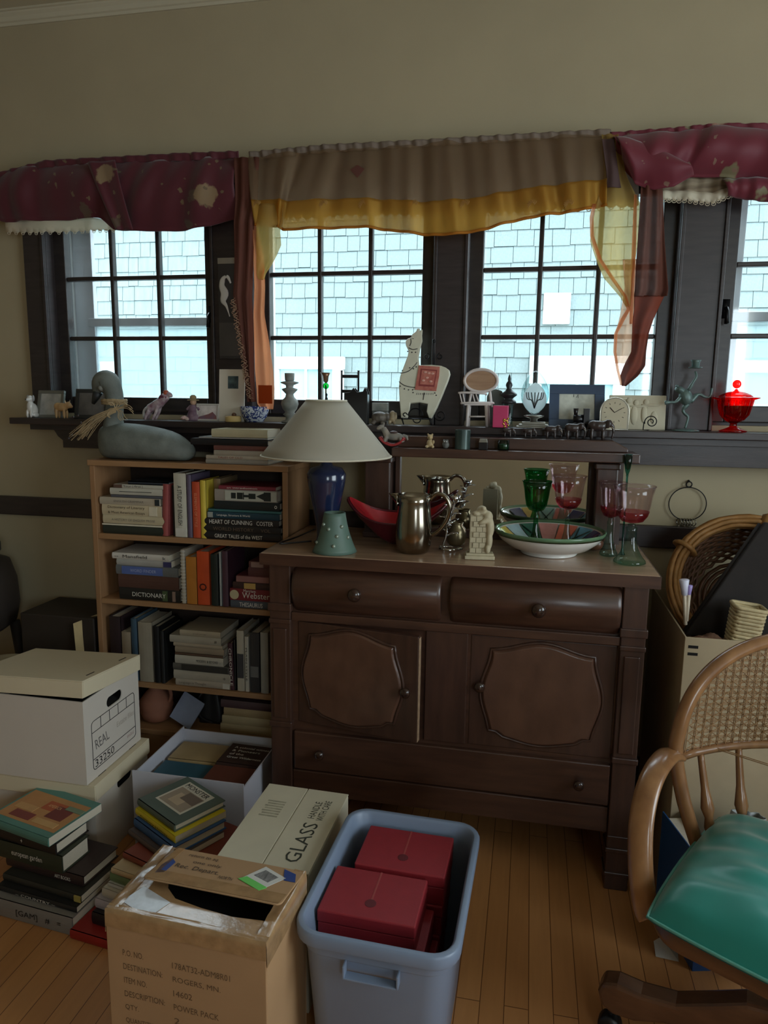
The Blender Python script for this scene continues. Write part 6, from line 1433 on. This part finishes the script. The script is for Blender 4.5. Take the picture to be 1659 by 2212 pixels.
# ================================================================ SMALL THINGS ON THE SIDEBOARD GALLERY
def on_gal(name, label, cat, x0, x1, yt, Y=2.25, rotz=0., z=None, group=None): return on_ledge(name, label, cat, x0, x1, yt, Y if Y > 2.3 else Y+.026, rotz, ZG if z is None else z, group)
o, w, h = on_gal('rocking_horse', 'carved grey rocking horse on a red rocker, sideboard gallery', 'rocking horse', 812, 885, 905, 2.252); s = w/.11
hm = mat('weathered_horse_paint', (112,112,106), rough=.65, c2=(150,136,120), scale=40)
mb = MB(); mb.ell((.006*s,0,.034*s),(.030*s,.014*s,.013*s)); mb.tube([(-.016*s,0,.036*s),(-.030*s,0,.060*s)], [.012*s,.009*s], 8); mb.ell((-.040*s,0,.062*s),(.014*s,.008*s,.007*s),10,8,(0,-.5,0)); mb.ell((-.028*s,0,.073*s),(.003*s,.003*s,.006*s))
for x in (-.018, .026):
    for q in (-1,1): mb.tube([(x*s,q*.008*s,.032*s),((x*1.35)*s,q*.011*s,.016*s)], [.007*s,.005*s], 8)
mb.tube([(.034*s,0,.038*s),(.046*s,0,.034*s),(.050*s,0,.022*s)], [.006*s,.006*s,.003*s], 8); obj('horse', mb, hm, o, remesh=.0022)
for q in (-1,1): obj('rocker', MB().tube([(.05*s*math.sin(a), q*.012*s, .0665*s-.06*s*math.cos(a)+.0) for a in [-.95+k*.19 for k in range(11)]], .0042*s, 8), mat('red_rocker', (150,44,44), rough=.5), o, smooth=True)
obj('saddle', MB().ell((.004*s,0,.047*s),(.013*s,.013*s,.005*s)), mat('dark_saddle', (70,48,44)), o, smooth=True)
o, w, h = on_gal('bear_figurine', 'tiny cream carved bear sitting on the gallery shelf', 'figurine', 916, 943, 936, 2.245)
fuse('body', [((0,0,h*.30),(h*.24,h*.22,h*.30)), ((0,-.002,h*.74),(h*.19,h*.18,h*.19)), ((0,-h*.18,h*.70),(h*.09,h*.09,h*.08)), ((-h*.2,-h*.15,h*.1),(h*.11,h*.2,h*.10)), ((h*.2,-h*.15,h*.1),(h*.11,h*.2,h*.10)), ((-h*.15,0,h*.92),(h*.07,h*.05,h*.08)), ((h*.15,0,h*.92),(h*.07,h*.05,h*.08)), ((h*.24,-h*.1,h*.42),(h*.08,h*.1,h*.14))], mat('cream_carving', (180,158,116), rough=.6, var=.15, scale=50), o, .0016)
obj('nose', MB().ell((0,-h*.27,h*.72),(.001,.001,.001)), black, o)
o, w, h = on_gal('owl_figurine', 'tiny dark stone owl beside the carved bear', 'figurine', 950, 976, 950, 2.245)
fuse('body', [((0,0,h*.42),(h*.42,h*.34,h*.42)), ((0,-.001,h*.78),(h*.34,h*.3,h*.24)), ((-h*.22,0,h*.96),(h*.09,h*.08,h*.1)), ((h*.22,0,h*.96),(h*.09,h*.08,h*.1))], mat('dark_stone', (66,66,64), rough=.45, c2=(120,120,112), scale=70), o, .0014)
obj('eyes', MB().ell((-h*.13,-h*.29,h*.8),(.0018,.001,.0018)).ell((h*.13,-h*.29,h*.8),(.0018,.001,.0018)), porc, o); 
o, w, h = on_gal('tin', 'dark green cylindrical tin on the gallery shelf', 'tin', 983, 1017, 928, 2.25); r = w/2; tg = mat('green_black_tin', (44,60,56), rough=.35, metal=.3, c2=(74,92,86), scale=18)
obj('body', MB().lathe([(r*.97,0),(r*.97,h*.8)], 28), tg, o, smooth=False); obj('lid', MB().lathe([(r,h*.80),(r,h*.985),(r*.96,h),(r*.2,h)], 28), tg, o, smooth=False)
o, w, h = on_gal('trinket_box', 'tiny dark hinged box on the gallery shelf', 'box', 1035, 1054, 948, 2.245); a = w/2
obj('base', MB().box(-a, a, -a*.8, a*.8, 0, h*.66), black, o, bevel=.001); obj('lid', MB().prism([(-a,h*.67),(a,h*.67),(a*.8,h),(-a*.8,h)], -a*.8, a*.8), pew, o, bevel=.0008)
o, w, h = on_gal('votive_jar', 'small pale green glass votive jar on the gallery shelf', 'jar', 1075, 1101, 951, 2.245); r = w/2
obj('glass', MB().lathe([(r*.9,0),(r,h*.05),(r,h),(r*.88,h),(r*.86,h*.12),(r*.05,h*.1)], 24), clear_glass('sage_glass', (170,200,186)), o, smooth=True)
obj('wax', MB().lathe([(r*.82,h*.13),(r*.82,h*.6),(r*.1,h*.6)], 20), mat('green_wax', (120,150,130), rough=.5), o)
eb = mat('ebony_elephant', (56,46,44), rough=.35, var=.15, scale=30, coat=.3)
for k, (x0, x1, yt) in enumerate(((1083,1112,924), (1124,1160,924), (1171,1213,918), (1218,1259,913), (1265,1321,906))):
    o, w, h = on_gal('elephant_figurine', 'dark carved wooden elephant, %s in the row' % ('smallest', 'second smallest', 'middle sized', 'second largest', 'largest')[k], 'figurine', x0, x1, yt, 2.342, 0, ZG+.036, 'row of carved elephants')
    quadruped(o, h/.90*.98, eb, trunk=True, tusks=True, flip=1, vox=.0017 if k < 2 else .0022)

# ================================================================ ON THE SIDEBOARD TOP
def on_top(name, label, cat, X_, Y_, rotz=0., group=None): return thing(name, label, cat, (X_, Y_, ZT+.0008), rotz, group)
def wd(n, p): return n*((Vector(p)-EYE).dot(_F))/FPX          # pixel count at a point -> metres
# ---- table lamp
lc = P(705, 985, Y=2.15); lx = lc.x
lamp = on_top('table_lamp', 'table lamp with wide cream cone shade and dark blue base', 'lamp', lx, 2.15)
z0 = lc.z-ZT; r1 = wd(140, lc); zt3 = P(703, 866, Y=2.15).z-ZT; r2 = wd(43, lc)
shm_ = bpy.data.materials.new('cream_linen_shade'); nt, b_ = nodes(shm_); b_.inputs['Base Color'].default_value = rgb(210,204,188); b_.inputs['Roughness'].default_value = .8
tl = nt.nodes.new('ShaderNodeBsdfTranslucent'); tl.inputs[0].default_value = rgb(214,208,190); mx = nt.nodes.new('ShaderNodeMixShader'); mx.inputs[0].default_value = .4
nt.links.new(b_.outputs[0], mx.inputs[1]); nt.links.new(tl.outputs[0], mx.inputs[2]); nt.links.new(mx.outputs[0], nt.nodes['Material Output'].inputs[0])
nz = nt.nodes.new('ShaderNodeTexNoise'); nz.inputs['Scale'].default_value = 220; bp = nt.nodes.new('ShaderNodeBump'); bp.inputs['Strength'].default_value = .15; nt.links.new(nz.outputs[0], bp.inputs['Height']); nt.links.new(bp.outputs[0], b_.inputs['Normal'])
g = MB(); g.grid(lambda u, v: (lerp(r1, r2, v)*math.cos(u*2*PI), lerp(r1, r2, v)*math.sin(u*2*PI), lerp(z0, zt3, v)), 64, 6); sh_ = obj('shade', g, shm_, lamp, smooth=True, solid=.0015)
for r, z in ((r1, z0), (r2, zt3)): obj('shade_trim', MB().tube([(r*math.cos(k*PI/32), r*math.sin(k*PI/32), z) for k in range(64)], .003, 6, closed=True), mat('cream_trim', (206,198,176), rough=.7), sh_, smooth=True)
sp = MB()
for k in range(3): a = k*2*PI/3; sp.tube([(r2*math.cos(a), r2*math.sin(a), zt3-.004), (0,0,zt3+.002)], .0014, 5)
obj('spider', sp, iron, lamp)
obj('finial', MB().lathe([(.004,zt3),(.005,zt3+.006),(.002,zt3+.012),(.0045,zt3+.018),(.001,zt3+.024)], 12), iron, lamp, smooth=True)
cob = mat('midnight_blue_ceramic', (30,40,70), rough=.15, var=.1, coat=.5)
obj('base', MB().lathe([(.038,0),(.04,.008),(.032,.014),(.030,.03),(.034,.07),(.048,.14),(.060,.20),(.062,.225),(.050,.245),(.022,.252),(.014,.27),(.012,z0+.02)], 36), cob, lamp, smooth=True)
obj('socket', MB().lathe([(.012,z0+.02),(.018,z0+.03),(.018,z0+.075),(.010,z0+.08)], 16), mat('brass_socket', (150,120,70), rough=.3, metal=.8), lamp, smooth=True)
obj('bulb', MB().lathe([(.010,z0+.08),(.014,z0+.095),(.026,z0+.12),(.026,z0+.14),(.012,z0+.162),(.001,z0+.165)], 18), porc, lamp, smooth=True)
obj('cord', MB().tube(smoothpath([(-.05,0,.006),(-.10,-.03,.004),(-.14,-.05,.004),(-.12,.06,.004),(-.105,.22,.004)], 6), .0028, 6), black, lamp, smooth=True)
# ---- green cone vase with studs
c = P(716, 1196, Z=ZT); o = on_top('cone_vase', 'green-grey ceramic cone vase studded with small knobs', 'vase', c.x, c.y+.035)
p = Vector((c.x, c.y+.035, ZT)); rb = wd(48, p); rt2 = wd(23, p); hv = P(718, 1107, Y=c.y+.035).z-ZT
gv = mat('sage_green_ceramic', (92,116,104), rough=.5, var=.08, scale=14)
def vr(z): t = z/hv; return lerp(rb, rt2, t**.9)-.004*math.sin(PI*t)
pr = [(vr(hv*k/10), hv*k/10) for k in range(11)]+[(rt2-.004, hv), (rt2-.006, hv*.9), (rb*.6, .01)]
obj('body', MB().lathe(pr, 40), gv, o, smooth=True)
for an, t in ((-1.75,.62),(-.75,.68),(-2.6,.25),(-1.35,.22),(-1.15,.45),(-.35,.4),(-2.3,.72),(1.2,.4),(2.2,.6)):
    z = hv*t; q = vr(z); obj('stud', MB().ell((q*math.cos(an), q*math.sin(an), z), (.006,.006,.006)), mat('shiny_stud', (150,164,150), rough=.12, metal=.4), o, smooth=True)
# ---- red boat bowl
o = on_top('boat_bowl', 'crimson boat shaped bowl with raised pointed ends', 'bowl', P(858, 1100, Y=2.222).x, 2.222)
pb = Vector((o.location.x, 2.222, ZT)); hl = wd(112, pb); hz = P(745, 1085, Y=2.222).z-ZT
def boat(k, th):
    rows = []
    for i in range(13):
        t = i/12; rr = (.34+.66*t**.55)-th*(.06); a_ = hl*rr; b2 = .060*rr
        zc = hz*.62*t+(.006 if th else 0)
        rows.append([(a_*math.copysign(abs(math.cos(q))**.9, math.cos(q)), b2*math.sin(q)*(1-.25*abs(math.cos(q))**4), max(0, zc+(hz*.46*abs(math.cos(q))**2.4)+.012*math.sin(q)*t*t**1.5)) for q in [2*PI*j/40 for j in range(40)]])
    return rows
ro = boat(0, 0); ri = boat(0, 1)
obj('outside', MB().rings(ro, caps=False).add(ro[0], [tuple(range(39,-1,-1))]), mat('dark_crimson_glaze', (92,20,34), rough=.3, coat=.4, var=.1), o, smooth=True)
obj('inside', MB().rings(ri, caps=False).add(ri[0], [tuple(range(40))]), mat('bright_crimson_glaze', (196,36,48), rough=.35, var=.06), o, smooth=True)
obj('lip', MB().tube([tuple((Vector(x)+Vector(y))/2) for x, y in zip(ro[-1], ri[-1])], .0042, 6, closed=True), mat('dark_crimson_glaze', (92,20,34)), o, smooth=True)
# ---- silver pitcher
c = P(888, 1198, Z=ZT); yp = c.y+.04; o = on_top('pitcher', 'tarnished silver water pitcher with curved handle', 'pitcher', c.x, yp)
p = Vector((c.x, yp, ZT)); rr = wd(38, p); hp_ = P(885, 1068, Y=yp).z-ZT
slv = mat('tarnished_silver', (168,160,146), rough=.16, metal=1., c2=(120,108,92), scale=9)
obj('body', MB().lathe([(rr*.78,0),(rr*.86,.004),(rr*.98,hp_*.12),(rr*1.03,hp_*.3),(rr*1.02,hp_*.5),(rr*.93,hp_*.75),(rr*.90,hp_*.88),(rr*.97,hp_),(rr*.93,hp_),(rr*.86,hp_*.88),(rr*.9,hp_*.7),(rr*.95,hp_*.3),(rr*.7,.012),(.001,.01)], 40), slv, o, smooth=True)
obj('spout', MB().grid(lambda u, v: (-(rr*.90+(.030*v)*math.sin(PI*u)), (u-.5)*.05*(1-.3*v), hp_*(.80+.20*v)), 12, 6), slv, o, smooth=True, solid=.002)
obj('handle', MB().tube(smoothpath([(rr*.88,-.0,hp_*.92),(rr*1.25,-.0,hp_*1.02),(rr*1.75,-.0,hp_*.98),(rr*2.0,-.0,hp_*.80),(rr*1.85,-.0,hp_*.58),(rr*1.45,-.0,hp_*.40),(rr*1.0,-.0,hp_*.30)], 5), .0068, 10), slv, o, smooth=True)
# ---- silver leafy candleholder
c = P(968, 1190, Z=ZT); o = on_top('leaf_candle_holder', 'silver wire holder with leaves beside the pitcher', 'candle holder', c.x+.004, c.y+.01)
bright = mat('bright_silver', (206,206,204), rough=.12, metal=1., var=.05)
obj('base', MB().tube([(.036*math.cos(k*2*PI/5*1+.3*math.sin(k)), .030*math.sin(k*2*PI/5), a_z) for k in range(5) for a_z in (.0055,)], .0042, 8, closed=True), bright, o, smooth=True)
obj('stem', MB().tube(smoothpath([(-.025,0,.004),(-.014,0,.04),(-.010,.0,.08),(.002,.004,.115),(.012,0,.155)], 5), .0035, 8), bright, o, smooth=True)
for k in range(9):
    a = k*2.4; z = .045+k*.0125; b_ = Vector((-.01+.002*k, 0, z)); d = Vector((math.cos(a), math.sin(a)*.7, .35)).normalized(); T = Matrix.Translation(b_+d*.018) @ d.to_track_quat('X', 'Z').to_matrix().to_4x4()
    obj('leaf', MB().grid(lambda u, v: ((u-.5)*.04, (v-.5)*.018*math.sin(PI*min(1, u+.02)), .006*math.sin(PI*u)-.004*abs(v-.5)*2), 8, 4, T=T), bright, o, smooth=True, solid=.0012)
obj('cup', MB().lathe([(.005,.150),(.012,.156),(.016,.172),(.014,.172),(.010,.16),(.001,.157)], 18, c=(.012,0,0)), bright, o, smooth=True)
# ---- brass pot behind
o = on_top('pot', 'round dull brass pot behind the stone figure', 'pot', P(985, 1150, Y=2.23).x, 2.235)
obj('body', MB().lathe([(.018,0),(.028,.01),(.034,.03),(.030,.055),(.020,.066),(.022,.074),(.018,.074),(.016,.062),(.002,.02)], 28), mat('dull_brass', (132,120,92), rough=.3, metal=.8, var=.15), o, smooth=True)
obj('rim', MB().tube([(.021*math.cos(k*PI/12), .021*math.sin(k*PI/12), .074) for k in range(24)], .002, 6, closed=True), mat('dull_brass', (132,120,92)), o, smooth=True)
# ---- carved stone figure on a plinth
c = P(1034, 1210, Z=ZT); o = on_top('stone_figure', 'cream carved stone figure leaning on a brick chimney block', 'statuette', c.x, c.y+.022, rotz=.12)
p = Vector((c.x, c.y+.022, ZT)); a = wd(32, p); hs_ = P(1034, 1093, Y=c.y+.022).z-ZT
cs = mat('cream_soapstone', (184,172,142), rough=.6, var=.12, scale=30, bump=.2)
obj('plinth', MB().box(-a, a, -.022, .022, 0, hs_*.07).box(-a*.92, a*.92, -.019, .019, hs_*.07, hs_*.115), cs, o, bevel=.002)
ck = obj('pillar', MB().box(-a*.70, a*.55, -.014, .016, hs_*.115, hs_*.84), mat('cream_soapstone_mortar', (158,146,118), rough=.8), o)
src2 = None
for r in range(7):
    for q in range(3):
        if r % 2 and q == 2: continue
        x = -a*.70+(a*1.25)*(q+(.5 if r % 2 else 0))/3; loc = (x+.001, -.0165, hs_*(.125+r*.1))
        if src2 is None: src2 = obj('brick', MB().box(0, a*1.25/3-.002, 0, .004, 0, hs_*.1-.002), cs, ck, loc=loc, bevel=.0008)
        else: share('brick', src2, cs, ck, loc)
fuse('figure', [((a*.05,-.004,hs_*.92),(a*.34,.016,hs_*.09)), ((a*.45,-.006,hs_*.80),(a*.36,.017,hs_*.12)), ((a*.62,-.008,hs_*.60),(a*.30,.016,hs_*.20)), ((a*.60,-.010,hs_*.36),(a*.24,.014,hs_*.18)), ((a*.5,-.012,hs_*.2),(a*.22,.016,hs_*.09)), ((a*.2,-.016,hs_*.72),(a*.42,.008,hs_*.05),(0,-.4,0)), ((-a*.3,-.01,hs_*.86),(a*.3,.01,hs_*.05)), ((a*.15,-.014,hs_*.96),(a*.2,.012,hs_*.05))], cs, o, .0028)
# ---- painted bowl
c = P(1186, 1206, Z=ZT); yb_ = c.y+.075; o = on_top('painted_bowl', 'wide white bowl with brightly painted patchwork inside', 'bowl', c.x, yb_)
p = Vector((c.x, yb_, ZT)); rB = wd(117, p); hB = .072; rf = rB*.5
obj('body', MB().lathe([(rf,0),(rf+.002,.004),(rf*.98,.008),(rB*.72,.022),(rB*.9,.045),(rB,hB),(rB*.985,hB+.002),(rB*.96,hB),(rB*.86,.048),(rB*.68,.028),(rf*.9,.016),(.001,.013)], 56), mat('white_glaze', (216,212,204), rough=.15, var=.03, coat=.4), o, smooth=True)
obj('green_rim', MB().lathe([(rB*.978,hB-.012),(rB*1.004,hB-.002),(rB*1.003,hB+.002),(rB*.985,hB+.0036),(rB*.958,hB+.001),(rB*.925,hB-.010),(rB*.93,hB-.008),(rB*.965,hB+.0005),(rB*.99,hB-.001)], 56, close=True), mat('green_band_glaze', (92,124,92), rough=.2, var=.15), o, smooth=True)
cols = [(44,50,120),(120,178,206),(224,124,98),(206,150,140),(66,112,92),(170,200,206),(224,190,80),(196,210,206),(52,58,112),(216,176,96),(150,186,176),(206,120,110)]
def inner(u_, v_): 
    rr_ = lerp(rf*.75, rB*.925, v_); z = lerp(.0185, hB-.006, v_**1.6)+.0035; return (rr_*math.cos(u_), rr_*math.sin(u_), z)
nS = 14
for k in range(nS):
    cc = cols[k % len(cols)]
    g = MB(); g.grid(lambda u, v: inner((k+.04+.92*u)*2*PI/nS, .06+.9*v), 6, 6); obj('painted_patch', g, mat('glaze_%d' % (k % len(cols)), cc, rough=.2, var=.1, scale=40), o, smooth=True)
    if k % 3 == 1:
        g = MB(); g.tube([inner((k+.1)*2*PI/nS, .2), inner((k+.9)*2*PI/nS, .9)], .0022, 5).tube([inner((k+.9)*2*PI/nS, .2), inner((k+.1)*2*PI/nS, .9)], .0022, 5); obj('painted_cross', g, mat('dark_green_line', (34,62,52), rough=.3), o, smooth=True)
obj('centre_medallion', MB().lathe([(rf*.74,.0195),(rf*.5,.0185),(.001,.018)], 32), mat('pale_blue_glaze', (150,186,200), rough=.2, c2=(224,200,110), scale=18), o, smooth=True)
# ---- goblets
def goblet(label, px, pbase_y, Y_, ptop, wpx, bpx, m_bowl, m_stem, seedy=True, group=None, lift=0.):
    if Y_ is None: c = P(px, pbase_y, Z=ZT); Y_ = c.y+.03
    c = P(px, 1150, Y=Y_); o = on_top('goblet', label, 'goblet', c.x, Y_, group=group); o.location.z += lift; p = Vector((c.x, Y_, ZT)); h = P(px, ptop, Y=Y_).z-ZT-lift; r = wd(wpx/2, p); rb = wd(bpx/2, p)
    zb = h*.52; t = .0022
    bl = [(.006,zb),(r*.50,zb+h*.03),(r*.70,zb+h*.10),(r*.80,zb+h*.22),(r*.88,zb+h*.36),(r,h),(r-t,h),(r*.88-t,zb+h*.36),(r*.80-t,zb+h*.22),(r*.68-t,zb+h*.11),(r*.45,zb+h*.05),(.0005,zb+h*.04)]
    obj('bowl', MB().lathe(bl, 40), m_bowl, o, smooth=True)
    obj('rim', MB().tube([(r*math.cos(k*PI/20)*.995, r*math.sin(k*PI/20)*.995, h) for k in range(40)], .0017, 6, closed=True), m_bowl, o, smooth=True)
    st = [(.0005,.006),(rb*.8,.0),(rb,.004),(rb*.96,.010),(rb*.72,h*.10),(rb*.46,h*.20),(rb*.34,h*.32),(rb*.32,h*.42),(rb*.36,h*.47),(rb*.22,h*.485),(rb*.26,h*.51),(.006,zb)]
    obj('stem', MB().lathe(st, 32), m_stem, o, smooth=True)
    return o, r, zb, h
pinkb = clear_glass('clear_pink_glass', (248,242,244), 1.6); aqua = clear_glass('aqua_bubble_glass', (220,240,234), 3.0)
pinkm = clear_glass('rose_glass_tint', (248,196,206), 1.6)
for lab, px, by_, Y_, pt, w_, b_ in (
  ('hand blown goblet with rose tinted bowl standing in the painted bowl', 1224, 0, 2.185, 1028, 72, 28),
  ('hand blown rose tinted goblet second from the right sideboard edge', 1317, 1200, 2.205, 1042, 60, 38),
  ('hand blown rose tinted goblet nearest the right sideboard edge', 1364, 1220, 2.112, 1050, 88, 68)):
    o, r, zb, h = goblet(lab, px, by_, Y_, pt, w_, b_, pinkb, aqua, group='rose tinted goblets', lift=.028 if 'in the painted' in lab else 0)
    obj('rose_tint', MB().lathe([(.006,zb+.0005),(r*.505,zb+h*.031),(r*.705,zb+h*.102),(r*.775,zb+h*.16),(r*.765,zb+h*.16),(r*.69,zb+h*.105),(r*.48,zb+h*.036),(.003,zb+.004)], 32), pinkm, o, smooth=True)
gg = clear_glass('emerald_glass', (140,214,176), 2.4)
o, r, zb, h = goblet('emerald green glass goblet standing in the painted bowl', 1156, 0, 2.185, 1040, 62, 30, gg, gg, lift=.028)
# ---- teal cordial glass by the gallery post
o = on_top('cordial_glass', 'slender teal stemmed cordial glass by the gallery post', 'glass', P(1350, 1100, Y=2.232).x, 2.232); h = P(1350, 982, Y=2.232).z-ZT; tg_ = clear_glass('teal_glass', (130,196,186))
obj('bowl', MB().lathe([(.003,h*.80),(.007,h*.84),(.011,h*.92),(.0125,h),(.0115,h),(.0095,h*.92),(.005,h*.86),(.0005,h*.845)], 24), tg_, o, smooth=True)
obj('stem', MB().lathe([(.009,0),(.009,.002),(.006,.006),(.0032,.02),(.003,h*.78),(.004,h*.80)], 24), tg_, o, smooth=True)
# ---- brown seed pod at the back
o = on_top('seed_pod', 'round brown seed pod lying behind the right goblets', 'seed pod', P(1288, 1140, Y=2.27).x, 2.272)
obj('pod', MB().ell((0,0,.021),(.026,.02,.02)), mat('chestnut_pod', (96,58,42), rough=.4, var=.15, coat=.3), o, smooth=True); obj('stalk', MB().tube([(.02,0,.03),(.03,-.004,.04)], [.003,.0015], 6), mat('chestnut_pod', (96,58,42)), o, smooth=True)
# ---- terracotta jug, loose papers and black bag on the bottom shelf of the bookcase
o = thing('jug', 'ribbed terracotta jug on the bottom bookcase shelf', 'jug', (P(338, 1580, Y=2.33).x, 2.34, SHZ[3]+.001))
h_ = .155; obj('body', MB().lathe([(.035,0),(.05,.01),(.062,.04),(.058,.047),(.064,.06),(.060,.067),(.062,.08),(.052,.095),(.036,.115),(.026,.125),(.028,h_),(.024,h_),(.02,.12),(.002,.05)], 28), mat('terracotta', (150,98,76), rough=.75, var=.1), o, smooth=True)
obj('handle', MB().tube(smoothpath([(.026,-.01,.145),(.055,-.012,.145),(.068,-.012,.11),(.056,-.01,.08)], 4), .007, 8), mat('terracotta', (150,98,76)), o, smooth=True)
o = thing('bag', 'crumpled black bag slumped on the bottom bookcase shelf', 'bag', (P(440, 1570, Y=2.34).x+.02, 2.40, SHZ[3]+.001))
obj('body', MB().grid(lambda u, v: ((.068+.008*math.sin(u*40))*math.cos(u*2*PI)*(1-.6*v*v), (.05+.006*math.sin(u*31))*math.sin(u*2*PI)*(1-.5*v*v), .13*v+.01*math.sin(u*25)*v), 40, 12), mat('black_nylon', (34,32,32), rough=.55), o, smooth=True, solid=.002)
obj('strap', MB().tube(smoothpath([(-.03,-.02,.12),(-.05,-.045,.08),(-.03,-.06,.03),(.02,-.06,.01)], 4), .005, 6, flat=.4), mat('black_nylon', (34,32,32)), o, smooth=True)
o = thing('papers', 'blue-grey papers propped on the bottom bookcase shelf', 'papers', (P(392, 1560, Y=2.30).x-.012, 2.275, SHZ[3]+.001), rotz=.1)
for k in range(3): obj('sheet', MB().box(-.045, .045, k*.002, k*.002+.001, 0, .11-.006*k, T=Matrix.Rotation(-.25-.03*k, 4, 'X') @ Matrix.Rotation(.5, 4, 'Y') @ Matrix.Translation((0,0,.028))), mat('blue_grey_paper', (140,148,170), rough=.8), o)
